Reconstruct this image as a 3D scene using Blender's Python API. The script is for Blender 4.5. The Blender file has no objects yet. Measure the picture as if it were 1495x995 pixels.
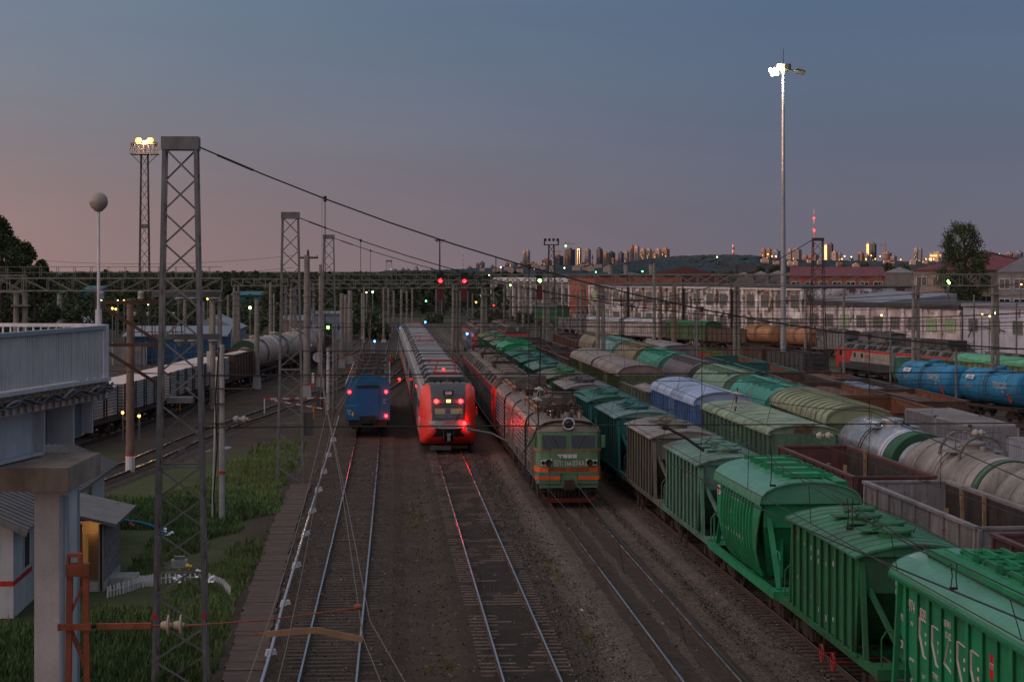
import bpy, bmesh, math, random
from mathutils import Vector, Matrix, Euler
R = math.radians
rnd = random.Random(7)
scn = bpy.context.scene
COL = scn.collection
# ---------------------------------------------------------------- camera
F, HZ, CXP, HC = 2800.0, 395.0, 747.5, 11.3
YAW = R(3.86); CY, SY = math.cos(YAW), math.sin(YAW)
cam_d = bpy.data.cameras.new('camera'); cam = bpy.data.objects.new('camera', cam_d); COL.objects.link(cam)
cam.location = (0, 0, HC); cam.rotation_euler = (R(90), 0, -YAW)
cam_d.sensor_width = 36; cam_d.lens = 36 * F / 1495; cam_d.shift_y = -(497.5 - HZ) / 1495
cam_d.clip_start = 0.5; cam_d.clip_end = 30000
scn.camera = cam
# ---------------------------------------------------------------- sky and afterglow
SUN_AZ = R(-106)          # measured from +Y towards +X: the sun went down to the left, a little behind
w = bpy.data.worlds.new('World'); scn.world = w; w.use_nodes = True
nt = w.node_tree; nt.nodes.clear()
N = nt.nodes.new; L = nt.links.new
out = N('ShaderNodeOutputWorld'); bg = N('ShaderNodeBackground'); L(bg.outputs[0], out.inputs[0])
tc = N('ShaderNodeTexCoord'); sep = N('ShaderNodeSeparateXYZ'); L(tc.outputs['Generated'], sep.inputs[0])
ramp = N('ShaderNodeValToRGB'); L(sep.outputs['Z'], ramp.inputs[0])
cr = ramp.color_ramp
stops = [(0.0, (.140, .097, .100)), (.03, (.130, .098, .104)), (.06, (.106, .102, .120)), (.10, (.080, .108, .144)),
         (.15, (.068, .110, .162)), (.35, (.10, .135, .18)), (1.0, (.14, .16, .19))]
while len(cr.elements) < len(stops): cr.elements.new(.5)
for e, (p, c) in zip(cr.elements, stops): e.position = p; e.color = (*c, 1)
ramp2 = N('ShaderNodeValToRGB'); L(sep.outputs['Z'], ramp2.inputs[0]); cr2 = ramp2.color_ramp
stops2 = [(0.0, (.092, .082, .104)), (.03, (.082, .083, .112)), (.08, (.062, .084, .128)), (.14, (.051, .086, .144)), (.35, (.085, .12, .17)), (1.0, (.14, .16, .19))]
while len(cr2.elements) < len(stops2): cr2.elements.new(.5)
for e, (p, c) in zip(cr2.elements, stops2): e.position = p; e.color = (*c, 1)
def dotdir(az, el=0):
    n = N('ShaderNodeVectorMath'); n.operation = 'DOT_PRODUCT'; L(tc.outputs['Generated'], n.inputs[0])
    n.inputs[1].default_value = (math.sin(az) * math.cos(el), math.cos(az) * math.cos(el), math.sin(el)); return n.outputs['Value']
def mth(op, a, b=None, c=None):
    n = N('ShaderNodeMath'); n.operation = op
    for i, x in enumerate((a, b, c)):
        if x is None: continue
        if isinstance(x, (int, float)): n.inputs[i].default_value = x
        else: L(x, n.inputs[i])
    return n.outputs[0]
def mixc(blend, fac, a, b):
    n = N('ShaderNodeMix'); n.data_type = 'RGBA'; n.blend_type = blend
    for i, x in ((0, fac), (6, a), (7, b)):
        if isinstance(x, (int, float)): n.inputs[i].default_value = x
        elif isinstance(x, tuple): n.inputs[i].default_value = (*x, 1)
        else: L(x, n.inputs[i])
    return n.outputs[2]
side = mth('MULTIPLY_ADD', dotdir(SUN_AZ), .5, .5)            # 1 towards the afterglow, 0 away from it
low = mth('POWER', mth('SUBTRACT', 1.0, mth('ABSOLUTE', sep.outputs['Z'])), 5.0)
cl_ = mth('MINIMUM', mth('MAXIMUM', mth('MULTIPLY_ADD', side, -5.6, 2.52), 0.0), 1.0)
cool = mixc('MIX', cl_, ramp.outputs[0], ramp2.outputs[0])
glow = mth('MULTIPLY', mth('POWER', side, 4.8), low)
warm = mixc('ADD', 1.0, cool, mixc('MULTIPLY', 1.0, (2.3, 1.25, .88), glow))
lift = mth('MULTIPLY', mth('POWER', mth('MAXIMUM', dotdir(SUN_AZ, R(45)), 0.0), 2.6), .55)
warm = mixc('ADD', 1.0, warm, mixc('MULTIPLY', 1.0, (1.0, .84, .76), lift))
sky = N('ShaderNodeTexSky'); sky.sky_type = 'NISHITA'; sky.sun_disc = False
sky.sun_elevation = R(2.0); sky.sun_rotation = SUN_AZ; sky.air_density = 1.4; sky.dust_density = 2
tot = mixc('ADD', 1.0, warm, mixc('MULTIPLY', 1.0, sky.outputs[0], (.006, .006, .006)))
cn = N('ShaderNodeTexNoise'); mpw = N('ShaderNodeMapping'); mpw.inputs['Scale'].default_value = (1.5, 1.5, 9); L(tc.outputs['Generated'], mpw.inputs[0]); L(mpw.outputs[0], cn.inputs['Vector']); cn.inputs['Scale'].default_value = 2.2; cn.inputs['Detail'].default_value = 5
tot = mixc('MULTIPLY', 1.0, tot, mth('MULTIPLY_ADD', cn.outputs['Fac'], .22, .89))
L(tot, bg.inputs[0]); bg.inputs[1].default_value = 1.0
sl = bpy.data.lights.new('sun', 'SUN'); sl.energy = 2.0; sl.angle = R(.55); sl.color = (1.0, .50, .26)
so = bpy.data.objects.new('sun', sl); COL.objects.link(so)
sd = Vector((math.sin(SUN_AZ) * math.cos(R(2)), math.cos(SUN_AZ) * math.cos(R(2)), math.sin(R(2))))
so.rotation_euler = sd.to_track_quat('Z', 'Y').to_euler(); so.location = (-60, 0, 60)
vs = scn.view_settings; vs.view_transform = 'Standard'; vs.look = 'None'; vs.exposure = 0.70; vs.gamma = 1
try: scn.cycles.use_denoising = True
except Exception: pass

# ---------------------------------------------------------------- placing
def PD(px, d, z=0.0):
    """world point seen in column px at distance d, at height z"""
    r = (px - CXP) / F * d
    return Vector((r * CY + d * SY, -r * SY + d * CY, z))
def P(px, py, z=0.0):
    return PD(px, F * (HC - z) / (py - HZ), z)
def ZAT(py, d): return HC - (py - HZ) * d / F
def gz(x, y):
    t = min(1, max(0, (x - 33) / 9)); t = t * t * (3 - 2 * t)
    u = min(1, max(0, (y - 70) / 50))
    return -2.2 * t * u
# ---------------------------------------------------------------- mesh helper
class MB:
    def __init__(s): s.v = []; s.f = []
    def add(s, vs, fs):
        o = len(s.v); s.v += [tuple(v) for v in vs]; s.f += [tuple(i + o for i in f) for f in fs]; return s
    def box(s, x0, x1, y0, y1, z0, z1):
        return s.add([(x0,y0,z0),(x1,y0,z0),(x1,y1,z0),(x0,y1,z0),(x0,y0,z1),(x1,y0,z1),(x1,y1,z1),(x0,y1,z1)],
                     [(3,2,1,0),(4,5,6,7),(0,1,5,4),(1,2,6,5),(2,3,7,6),(3,0,4,7)])
    def hexa(s, p): return s.add(p, [(3,2,1,0),(4,5,6,7),(0,1,5,4),(1,2,6,5),(2,3,7,6),(3,0,4,7)])
    def bar(s, p, q, w, h=None):
        p = Vector(p); q = Vector(q); d = (q - p)
        if d.length < 1e-6: return s
        d.normalize(); h = h or w
        up = Vector((0,0,1)) if abs(d.z) < .95 else Vector((0,1,0))
        a = d.cross(up).normalized() * (w / 2); b = a.cross(d).normalized() * (h / 2)
        return s.hexa([p-a-b, p+a-b, p+a+b, p-a+b, q-a-b, q+a-b, q+a+b, q-a+b])
    def tube(s, p, q, r, n=8, r2=None, cap=True):
        p = Vector(p); q = Vector(q); d = (q - p).normalized(); r2 = r if r2 is None else r2
        up = Vector((0,0,1)) if abs(d.z) < .95 else Vector((0,1,0))
        a = d.cross(up).normalized(); b = a.cross(d)
        vs = [];
        for c, rr in ((p, r), (q, r2)):
            for i in range(n):
                t = 2 * math.pi * i / n; vs.append(c + a * math.cos(t) * rr + b * math.sin(t) * rr)
        fs = [(i, (i+1) % n, n + (i+1) % n, n + i) for i in range(n)]
        if cap: fs += [tuple(range(n))[::-1], tuple(range(n, 2*n))]
        return s.add(vs, fs)
    def path(s, pts, r, n=5):
        for a, b in zip(pts[:-1], pts[1:]): s.tube(a, b, r, n, cap=False)
        return s
    def lathe(s, c, axis, prof, n=16):
        """prof: (t along axis, radius)"""
        c = Vector(c); d = Vector(axis).normalized()
        up = Vector((0,0,1)) if abs(d.z) < .95 else Vector((0,1,0))
        a = d.cross(up).normalized(); b = a.cross(d); vs = []; fs = []
        for t, r in prof:
            for i in range(n):
                th = 2 * math.pi * i / n; vs.append(c + d * t + a * math.cos(th) * r + b * math.sin(th) * r)
        for k in range(len(prof) - 1):
            for i in range(n):
                j = (i + 1) % n; fs.append((k*n+i, k*n+j, (k+1)*n+j, (k+1)*n+i))
        fs += [tuple(range(n))[::-1], tuple(range((len(prof)-1)*n, len(prof)*n))]
        return s.add(vs, fs)
    def prism(s, prof, lo, hi, axis='y'):
        n = len(prof)
        def pt(a, b, t): return (a, t, b) if axis == 'y' else (t, a, b) if axis == 'x' else (a, b, t)
        vs = [pt(a, b, lo) for a, b in prof] + [pt(a, b, hi) for a, b in prof]
        fs = [(i, (i+1) % n, n + (i+1) % n, n + i) for i in range(n)] + [tuple(range(n))[::-1], tuple(range(n, 2*n))]
        return s.add(vs, fs)
    def shell(s, prof, lo, hi, th=.05):
        """open profile in XZ given a thickness, run along Y"""
        n = len(prof)
        p2 = [(a, b - th) for a, b in prof][::-1]
        for i in range(n - 1):
            a, b = prof[i], prof[i+1]; c, d = prof[i+1][0], prof[i+1][1] - th; e, f = prof[i][0], prof[i][1] - th
            s.hexa([(e,lo,f),(c,lo,d),(c,hi,d),(e,hi,f),(a[0],lo,a[1]),(b[0],lo,b[1]),(b[0],hi,b[1]),(a[0],hi,a[1])])
        return s
    def mesh(s, name, smooth=False):
        me = bpy.data.meshes.new(name); me.from_pydata(s.v, [], s.f); me.update()
        if smooth:
            me.shade_smooth(); me.set_sharp_from_angle(angle=.65)
        return me
CACHE = {}
def cm(key, fn, smooth=False):
    if key not in CACHE:
        b = MB(); fn(b); CACHE[key] = b.mesh(key if isinstance(key, str) else str(key[0]), smooth)
    return CACHE[key]
SPLIT_NAMES = {'end_strut','handrail','strap','wheelset','equipment_box','cab_side','end_frame','side_sill','eave','eave_rail','rail_band','side_cover','side_lip','sill','hose','step','floodlight','railing','top_rail','roof_arch','cross_tie','side_sheet','roof_walk','frame','track_guard','coupler_recess','window_bands_','handwheel','downpipe','dome','frame_leg','mid_rail','marker_or_added_light','spike','rear_rail','guard_bar','block','lower_stripe','roof_block_'}
SPL = {}
def split_mesh(me):
    if me.name in SPL: return SPL[me.name]
    par = list(range(len(me.vertices)))
    def fd(i):
        while par[i] != i: par[i] = par[par[i]]; i = par[i]
        return i
    for p in me.polygons:
        v0 = fd(p.vertices[0])
        for v in p.vertices[1:]:
            r_ = fd(v)
            if r_ != v0: par[r_] = v0
    isl = {}
    for p in me.polygons: isl.setdefault(fd(p.vertices[0]), []).append(p.index)
    boxes = []
    for k, ps in isl.items():
        vs = [me.vertices[v].co for q in ps for v in me.polygons[q].vertices]
        boxes.append([[min(v[i] for v in vs) for i in range(3)], [max(v[i] for v in vs) for i in range(3)], ps])
    n = len(boxes); g = list(range(n))
    if n > 400: SPL[me.name] = [me]; return [me]
    def fg(i):
        while g[i] != i: i = g[i]
        return i
    for i in range(n):
        for j in range(i):
            if all(boxes[i][0][c] <= boxes[j][1][c] + .09 and boxes[j][0][c] <= boxes[i][1][c] + .09 for c in range(3)): g[fg(i)] = fg(j)
    grp = {}
    for i in range(n): grp.setdefault(fg(i), []).extend(boxes[i][2])
    if len(grp) < 2 or len(grp) > 24: SPL[me.name] = [me]; return [me]
    out_ = []
    for ps in grp.values():
        mp = {}; fs = []
        for q in sorted(ps): fs.append([mp.setdefault(v, len(mp)) for v in me.polygons[q].vertices])
        m2 = bpy.data.meshes.new(me.name + '_piece'); m2.from_pydata([me.vertices[v].co[:] for v in mp], [], fs); m2.update(); out_.append(m2)
    SPL[me.name] = out_; return out_
def O(name, me, m, parent=None, loc=(0,0,0), rz=0.0, kind=None, label=None):
    if isinstance(me, MB): me = me.mesh(name)
    if name in SPLIT_NAMES and parent is not None and kind is None:
        ms_ = split_mesh(me)
        if len(ms_) > 1: return [O_(name, q_, m, parent, loc, rz, kind, label) for q_ in ms_][0]
    return O_(name, me, m, parent, loc, rz, kind, label)
def O_(name, me, m, parent=None, loc=(0,0,0), rz=0.0, kind=None, label=None):
    o = bpy.data.objects.new(name, me); COL.objects.link(o)
    if parent is not None: o.parent = parent
    o.location = loc; o.rotation_euler = (0, 0, rz)
    if m is not None:
        if not me.materials: me.materials.append(m)
        elif me.materials[0] != m:
            o.material_slots[0].link = 'OBJECT'; o.material_slots[0].material = m
    if kind: o['kind'] = kind
    if label: o['label'] = label
    return o
def tag(o, label, cat, group=None):
    o['label'] = label; o['category'] = cat
    if group: o['group'] = group
    return o
def thing(name, label, cat, loc=(0,0,0), rz=0.0, group=None):
    o = bpy.data.objects.new(name, None); COL.objects.link(o); o.empty_display_size = .3
    o.location = loc; o.rotation_euler = (0, 0, rz); return tag(o, label, cat, group)
ORD = ['nearest','second','third','fourth','fifth','sixth','seventh','eighth','ninth','tenth','eleventh','twelfth','thirteenth','fourteenth','fifteenth','sixteenth','seventeenth','eighteenth','nineteenth','twentieth','twenty-first','twenty-second','twenty-third','twenty-fourth','twenty-fifth','twenty-sixth','twenty-seventh','twenty-eighth','twenty-ninth','thirtieth','thirty-first','thirty-second','thirty-third','thirty-fourth','thirty-fifth','thirty-sixth','thirty-seventh','thirty-eighth','thirty-ninth','fortieth']
LORD = ['leftmost'] + ORD[1:]
# ---------------------------------------------------------------- materials
MATS = {}
def mat(name, col, rough=.6, metal=0.0, var=.25, scale=1.2, streak=0.0, rust=0.0, bump=0.0, emit=0.0, ecol=None,
        dirt=(.05,.042,.036), dirta=0.0, spec=.5, bscale=None, fine=0.0):
    if name in MATS: return MATS[name]
    m = bpy.data.materials.new(name); MATS[name] = m; m.use_nodes = True
    t = m.node_tree; b = t.nodes['Principled BSDF']; n = t.nodes.new; l = t.links.new
    b.inputs['Roughness'].default_value = rough; b.inputs['Metallic'].default_value = metal
    b.inputs['Specular IOR Level'].default_value = spec if (rough < .4 or metal > .3) else min(spec, .22)
    b.inputs['Base Color'].default_value = (*col, 1)
    if emit:
        b.inputs['Emission Color'].default_value = (*(ecol or col), 1); b.inputs['Emission Strength'].default_value = emit
    if var == 0 and not bump: return m
    c = n('ShaderNodeTexCoord'); oi = n('ShaderNodeObjectInfo'); ad = n('ShaderNodeVectorMath'); ad.operation = 'MULTIPLY_ADD'
    cb = n('ShaderNodeCombineXYZ')
    for i in range(3): l(oi.outputs['Random'], cb.inputs[i])
    ad.inputs[1].default_value = (37, 61, 23); l(cb.outputs[0], ad.inputs[0]); l(c.outputs['Object'], ad.inputs[2])
    def noise(sc, vec=None, det=5, rg=.6):
        q = n('ShaderNodeTexNoise'); q.inputs['Scale'].default_value = sc; q.inputs['Detail'].default_value = det
        q.inputs['Roughness'].default_value = rg; l(vec or ad.outputs[0], q.inputs['Vector']); return q.outputs['Fac']
    def rng(x, a, bb, lo=0., hi=1.):
        q = n('ShaderNodeMapRange'); q.inputs['From Min'].default_value = a; q.inputs['From Max'].default_value = bb
        q.inputs['To Min'].default_value = lo; q.inputs['To Max'].default_value = hi; l(x, q.inputs['Value']); return q.outputs[0]
    def mx(f, a, bb):
        q = n('ShaderNodeMix'); q.data_type = 'RGBA'
        for i, x in ((0, f), (6, a), (7, bb)):
            if isinstance(x, (tuple, list)): q.inputs[i].default_value = (*x, 1)
            elif isinstance(x, float): q.inputs[i].default_value = x
            else: l(x, q.inputs[i])
        return q.outputs[2]
    cur = mx(rng(noise(scale), .3, .7), tuple(x * (1 - var) for x in col), tuple(min(.95, x * (1 + var)) for x in col))
    if fine: cur = mx(rng(noise(scale * 18, det=2), .35, .75, 0., fine), cur, tuple(min(.95, x * 1.9 + .02) for x in col))
    if streak:
        mp = n('ShaderNodeMapping'); mp.inputs['Scale'].default_value = (5, 5, .35); l(ad.outputs[0], mp.inputs[0])
        cur = mx(rng(noise(1.3, mp.outputs[0], 4), .48, .72, 0., streak), cur, dirt)
    if dirta: cur = mx(rng(noise(scale * .45, det=6), .42, .68, 0., dirta), cur, dirt)
    if rust: cur = mx(rng(noise(scale * .8, det=8, rg=.7), .64 - rust * .2, .70 - rust * .2, 0., .9), cur, (.105, .05, .03))
    l(cur, b.inputs['Base Color'])
    rr = rng(noise(scale * 2.1), .3, .7, max(.04, rough - .12), min(1, rough + .14)); l(rr, b.inputs['Roughness'])
    if bump:
        bp = n('ShaderNodeBump'); bp.inputs['Strength'].default_value = bump; bp.inputs['Distance'].default_value = .03
        l(noise(bscale or scale * 6, det=6), bp.inputs['Height']); l(bp.outputs[0], b.inputs['Normal'])
    return m
def paint(name, col, **k):
    a = dict(rough=.55, var=.24, scale=.9, streak=.6, dirta=.5, rust=.16, bump=.08, fine=.12); a.update(k); return mat(name, col, **a)
def lamp(name, col, s): return mat(name, tuple(min(.9, c * .6) for c in col), rough=.3, var=0, emit=s, ecol=col)
def point(parent_loc, col, power, r=.1, name='lamp_light'):
    l = bpy.data.lights.new(name, 'POINT'); l.energy = power; l.color = col; l.shadow_soft_size = r
    o = bpy.data.objects.new(name, l); COL.objects.link(o); o.location = parent_loc; return o
G = dict(
 green=paint('green_paint', (.020,.15,.058)), bright=paint('bright_green_paint', (.016,.23,.095), rust=.02, dirta=.3, streak=.4),
 teal=paint('teal_paint', (.02,.13,.12)), mint=paint('faded_mint_paint', (.10,.22,.17)), sea=paint('sea_green_paint', (.055,.2,.15)),
 olive=paint('olive_paint', (.13,.135,.07)), greyg=paint('grey_olive_paint', (.13,.125,.10)), grey=paint('wagon_grey_paint', (.2,.195,.2)),
 ltgrey=paint('pale_grey_paint', (.34,.33,.34)), dkgrey=paint('dark_grey_paint', (.07,.07,.075)), blue=paint('blue_wagon_paint', (.10,.2,.42)),
 tblue=paint('tank_blue_paint', (.02,.21,.40), rust=0, dirta=.35), maroon=paint('maroon_paint', (.13,.05,.052), rust=.25),
 brown=paint('brown_wagon_paint', (.105,.06,.045), rust=.4), rustin=paint('rusty_steel', (.16,.06,.035), rust=.5), orange=paint('faded_orange_paint', (.42,.2,.1)),
 locog=paint('loco_green_paint', (.11,.21,.115), rust=0, streak=.25, dirta=.2), locoside=paint('dirty_loco_side_paint', (.17,.14,.12), rust=0, streak=.45, rough=.3),
 stripe=paint('orange_stripe_paint', (.8,.12,.02), rust=0, streak=.2, dirta=.15), locoteal=paint('loco_teal_paint', (.09,.2,.16), rust=0, streak=.2, dirta=.1),
 red=paint('red_loco_paint', (.5,.035,.03), rust=0, streak=.15, dirta=.15), redg=mat('glossy_red_paint', (.85,.045,.035), rough=.3, var=.08),
 lgrey=paint('loco_grey_paint', (.22,.21,.2), rust=0), bluel=paint('deep_blue_paint', (.014,.10,.22), rust=0, streak=.15, dirta=.1),
 roofdk=mat('dark_roof_paint', (.055,.05,.048), rough=.75, dirta=.4), roofbr=mat('brown_roof_dirt', (.11,.09,.075), rough=.8, var=.35, scale=2, dirta=.4),
 black=mat('black_steel', (.022,.02,.02), rough=.7, var=.4), rustd=mat('rusty_bogie_steel', (.05,.033,.027), rough=.85, var=.5, scale=3),
 glass=mat('dark_glass', (.012,.014,.02), rough=.08, var=0, spec=.9), silver=mat('silver_tank_paint', (.42,.43,.46), rough=.3, metal=.55, var=.15, dirta=.35, streak=.3),
 dirtytank=paint('weathered_tank_paint', (.27,.24,.22), rust=.05, streak=.5), white=paint('white_paint', (.6,.58,.6), rust=0, streak=.25, dirta=.25),
 bandgreen=paint('tank_band_green', (.02,.09,.045), rust=0), wood=mat('raw_timber', (.3,.19,.11), rough=.85, var=.3, scale=4),
 conc=mat('pole_concrete', (.24,.21,.19), rough=.9, var=.22, scale=2, streak=.35, bump=.15), concl=mat('pale_concrete', (.38,.36,.35), rough=.9, var=.18, scale=2, streak=.3, bump=.12),
 steel=mat('tower_steel', (.155,.15,.155), rough=.6, var=.3, scale=2, rust=.15), steeld=mat('dark_tower_steel', (.06,.048,.045), rough=.7, var=.3, rust=.2),
 gantry=mat('galvanised_steel', (.2,.185,.175), rough=.6, var=.25, scale=2), wire=mat('wire', (.03,.027,.027), rough=.6, var=0),
 wirel=mat('pale_wire', (.17,.13,.11), rough=.5, var=0), insul=mat('insulator_porcelain', (.35,.3,.25), rough=.25, var=.2), insulb=mat('brown_insulator', (.09,.035,.02), rough=.3, var=.2),
 rustpole=paint('red_oxide_paint', (.30,.075,.035), rust=.2), ptext=mat('white_lettering', (.55,.52,.52), rough=.6, var=0),
 redlamp=lamp('red_tail_lamp', (1,.005,.006), 34), redlow=lamp('red_marker_lamp', (1,.015,.012), 6), amber=lamp('amber_lamp', (1,.42,.06), 6), warmw=lamp('warm_window', (1,.62,.28), 1.1),
 greenl=lamp('green_signal_lamp', (.25,1,.1), 14), greenc=lamp('green_yard_lamp', (.1,1,.35), 7), bluelamp=lamp('blue_signal_lamp', (.03,.22,1), 16), whitel=lamp('white_floodlight', (1,.95,.8), 25), yel=lamp('yellow_floodlight', (1,.55,.16), 3.2),
 yardw=lamp('pale_yard_lamp', (.8,1,.45), 5),
)
# ---------------------------------------------------------------- ground, tracks
def build_ground():
    xs = [-9000,-4000,-1500,-600,-250,-120,-70] + [x for x in range(-50, 30, 4)] + [x*1.0 for x in range(30, 46, 2)] + [50,60,75,95,120,160,250,600,1500,4000,9000]
    ys = [-200,-60,0,30] + list(range(44, 120, 4)) + list(range(120, 420, 20)) + [450,600,900,1500,3000,6000,12000,20000]
    v = []; f = []
    for y in ys:
        for x in xs:
            z = -.30 + gz(x, y)
            if 44 < y < 400 and abs(x) < 60: z += rnd.uniform(-.035, .035)
            v.append((x, y, z))
    nx = len(xs)
    for j in range(len(ys)-1):
        for i in range(nx-1): a = j*nx+i; f.append((a, a+1, a+nx+1, a+nx))
    me = bpy.data.meshes.new('ground'); me.from_pydata(v, [], f); me.shade_smooth()
    m = bpy.data.materials.new('yard_soil'); m.use_nodes = True; t = m.node_tree; n = t.nodes.new; l = t.links.new; b = t.nodes['Principled BSDF']
    c = n('ShaderNodeTexCoord'); s = n('ShaderNodeSeparateXYZ'); l(c.outputs['Object'], s.inputs[0])
    def noise(sc, det=6, rg=.6, st=None):
        q = n('ShaderNodeTexNoise'); q.inputs['Scale'].default_value = sc; q.inputs['Detail'].default_value = det; q.inputs['Roughness'].default_value = rg
        if st:
            mp = n('ShaderNodeMapping'); mp.inputs['Scale'].default_value = st; l(c.outputs['Object'], mp.inputs[0]); l(mp.outputs[0], q.inputs['Vector'])
        else: l(c.outputs['Object'], q.inputs['Vector'])
        return q.outputs['Fac']
    def rng(x, a, bb, lo=0., hi=1.):
        q = n('ShaderNodeMapRange'); q.inputs['From Min'].default_value = a; q.inputs['From Max'].default_value = bb
        q.inputs['To Min'].default_value = lo; q.inputs['To Max'].default_value = hi; l(x, q.inputs['Value']); return q.outputs[0]
    def mx(fc, a, bb):
        q = n('ShaderNodeMix'); q.data_type = 'RGBA'
        for i, x in ((0, fc), (6, a), (7, bb)):
            if isinstance(x, tuple): q.inputs[i].default_value = (*x, 1)
            else: l(x, q.inputs[i])
        return q.outputs[2]
    def mul(a, bb):
        q = n('ShaderNodeMath'); q.operation = 'MULTIPLY'; l(a, q.inputs[0]); l(bb, q.inputs[1]); return q.outputs[0]
    soil = mx(rng(noise(.35), .3, .7), (.048, .032, .023), (.105, .070, .052))
    soil = mx(rng(noise(3.0, st=(.25, 1.4, 1)), .45, .7, 0., .6), soil, (.035, .027, .024))
    soil = mx(rng(noise(10, 5, .85), .4, .62, 0., .75), soil, (.035, .027, .024)); soil = mx(rng(noise(6, 4, .8), .60, .74, 0., .85), soil, (.26, .2, .165))
    stone = mx(rng(noise(11, 5, .85), .38, .64), (.038, .027, .022), (.22, .17, .14)); stone = mx(rng(noise(.8, 3), .4, .65, 0., .35), stone, (.05, .038, .030))
    bx = mul(rng(s.outputs['X'], 5.6, 6.8), rng(s.outputs['X'], 13.8, 12.6))
    cur = mx(bx, soil, stone)
    def near(c0):
        q = n('ShaderNodeMath'); q.operation = 'SUBTRACT'; l(s.outputs['X'], q.inputs[0]); q.inputs[1].default_value = c0
        p = n('ShaderNodeMath'); p.operation = 'ABSOLUTE'; l(q.outputs[0], p.inputs[0]); return p.outputs[0]
    for c0, amt in ((-1.35, .35), (4.1, .75), (13.6, .7), (9.0, .25)):
        w_ = mul(rng(near(c0), 1.9, 1.0, 0., amt), rng(noise(.9, 4), .3, .55, .35, 1.)); cur = mx(w_, cur, (.026, .019, .016))
    gx = rng(s.outputs['X'], -5.4, -7.2)
    gy = mul(gx, mul(rng(noise(.12, 3), .36, .46), rng(s.outputs['Y'], 132, 114)))
    cur = mx(gy, cur, mx(rng(noise(1.5), .3, .7), (.045, .058, .022), (.075, .085, .035)))
    far = rng(s.outputs['Y'], 330, 420); cur = mx(far, cur, mx(rng(noise(.02), .3, .7), (.03, .045, .02), (.07, .065, .045)))
    gr = mul(mul(rng(s.outputs['X'], 34, 38), rng(s.outputs['Y'], 210, 230)), rng(noise(.15), .36, .5)); cur = mx(gr, cur, (.045, .07, .025))
    l(cur, b.inputs['Base Color']); b.inputs['Roughness'].default_value = .95; b.inputs['Specular IOR Level'].default_value = .2
    bp = n('ShaderNodeBump'); bp.inputs['Strength'].default_value = .7; bp.inputs['Distance'].default_value = .06
    l(noise(7, 8, .75), bp.inputs['Height']); l(bp.outputs[0], b.inputs['Normal'])
    O('ground', me, m, kind='structure'); return m
soil_m = build_ground()
m_rail = mat('rail_head_steel', (.55,.53,.52), rough=.22, metal=1.0, var=.12, scale=.4)
m_web = mat('rail_rust', (.075,.042,.03), rough=.85, var=.3, scale=3)
m_slw = mat('wood_sleeper', (.066,.048,.038), rough=.9, var=.45, scale=2.2, fine=.4)
m_slc = mat('concrete_sleeper', (.115,.08,.064), rough=.9, var=.3, scale=2, fine=.3)
m_bal = mat('ballast_stone', (.095,.070,.056), rough=.95, var=.35, scale=1.2, fine=.95, bump=1.0, bscale=14)
m_bald = mat('oily_ballast', (.040,.027,.021), rough=.9, var=.45, scale=2, fine=.5, bump=.9, bscale=16)
m_stone = mat('loose_stone', (.17,.145,.13), rough=.95, var=.35, scale=9)
def interp(pts, y):
    if y <= pts[0][1]: a, b = pts[0], pts[1]
    elif y >= pts[-1][1]: a, b = pts[-2], pts[-1]
    else:
        for a, b in zip(pts[:-1], pts[1:]):
            if a[1] <= y <= b[1]: break
    t = (y - a[1]) / (b[1] - a[1]); return a[0] + (b[0] - a[0]) * t, math.atan2(-(b[0] - a[0]), b[1] - a[1])
def smoothpts(pts, k=4):
    """Catmull-Rom so tracks bend smoothly; pts (x,y)"""
    o = []; p = [pts[0]] + list(pts) + [pts[-1]]
    for i in range(1, len(p) - 2):
        a, b, c, d = p[i-1], p[i], p[i+1], p[i+2]
        for j in range(k):
            t = j / k
            o.append(tuple(.5 * (2*b[q] + (c[q]-a[q])*t + (2*a[q]-5*b[q]+4*c[q]-d[q])*t*t + (3*b[q]-a[q]-3*c[q]+d[q])*t**3) for q in (0,1)))
    o.append(tuple(pts[-1])); return o
SLP = cm('sleeper', lambda b: b.hexa([(-1.35,-.13,-.16),(1.35,-.13,-.16),(1.35,.13,-.16),(-1.35,.13,-.16),(-1.33,-.10,0),(1.33,-.10,0),(1.33,.10,0),(-1.33,.10,0)]))
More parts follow.
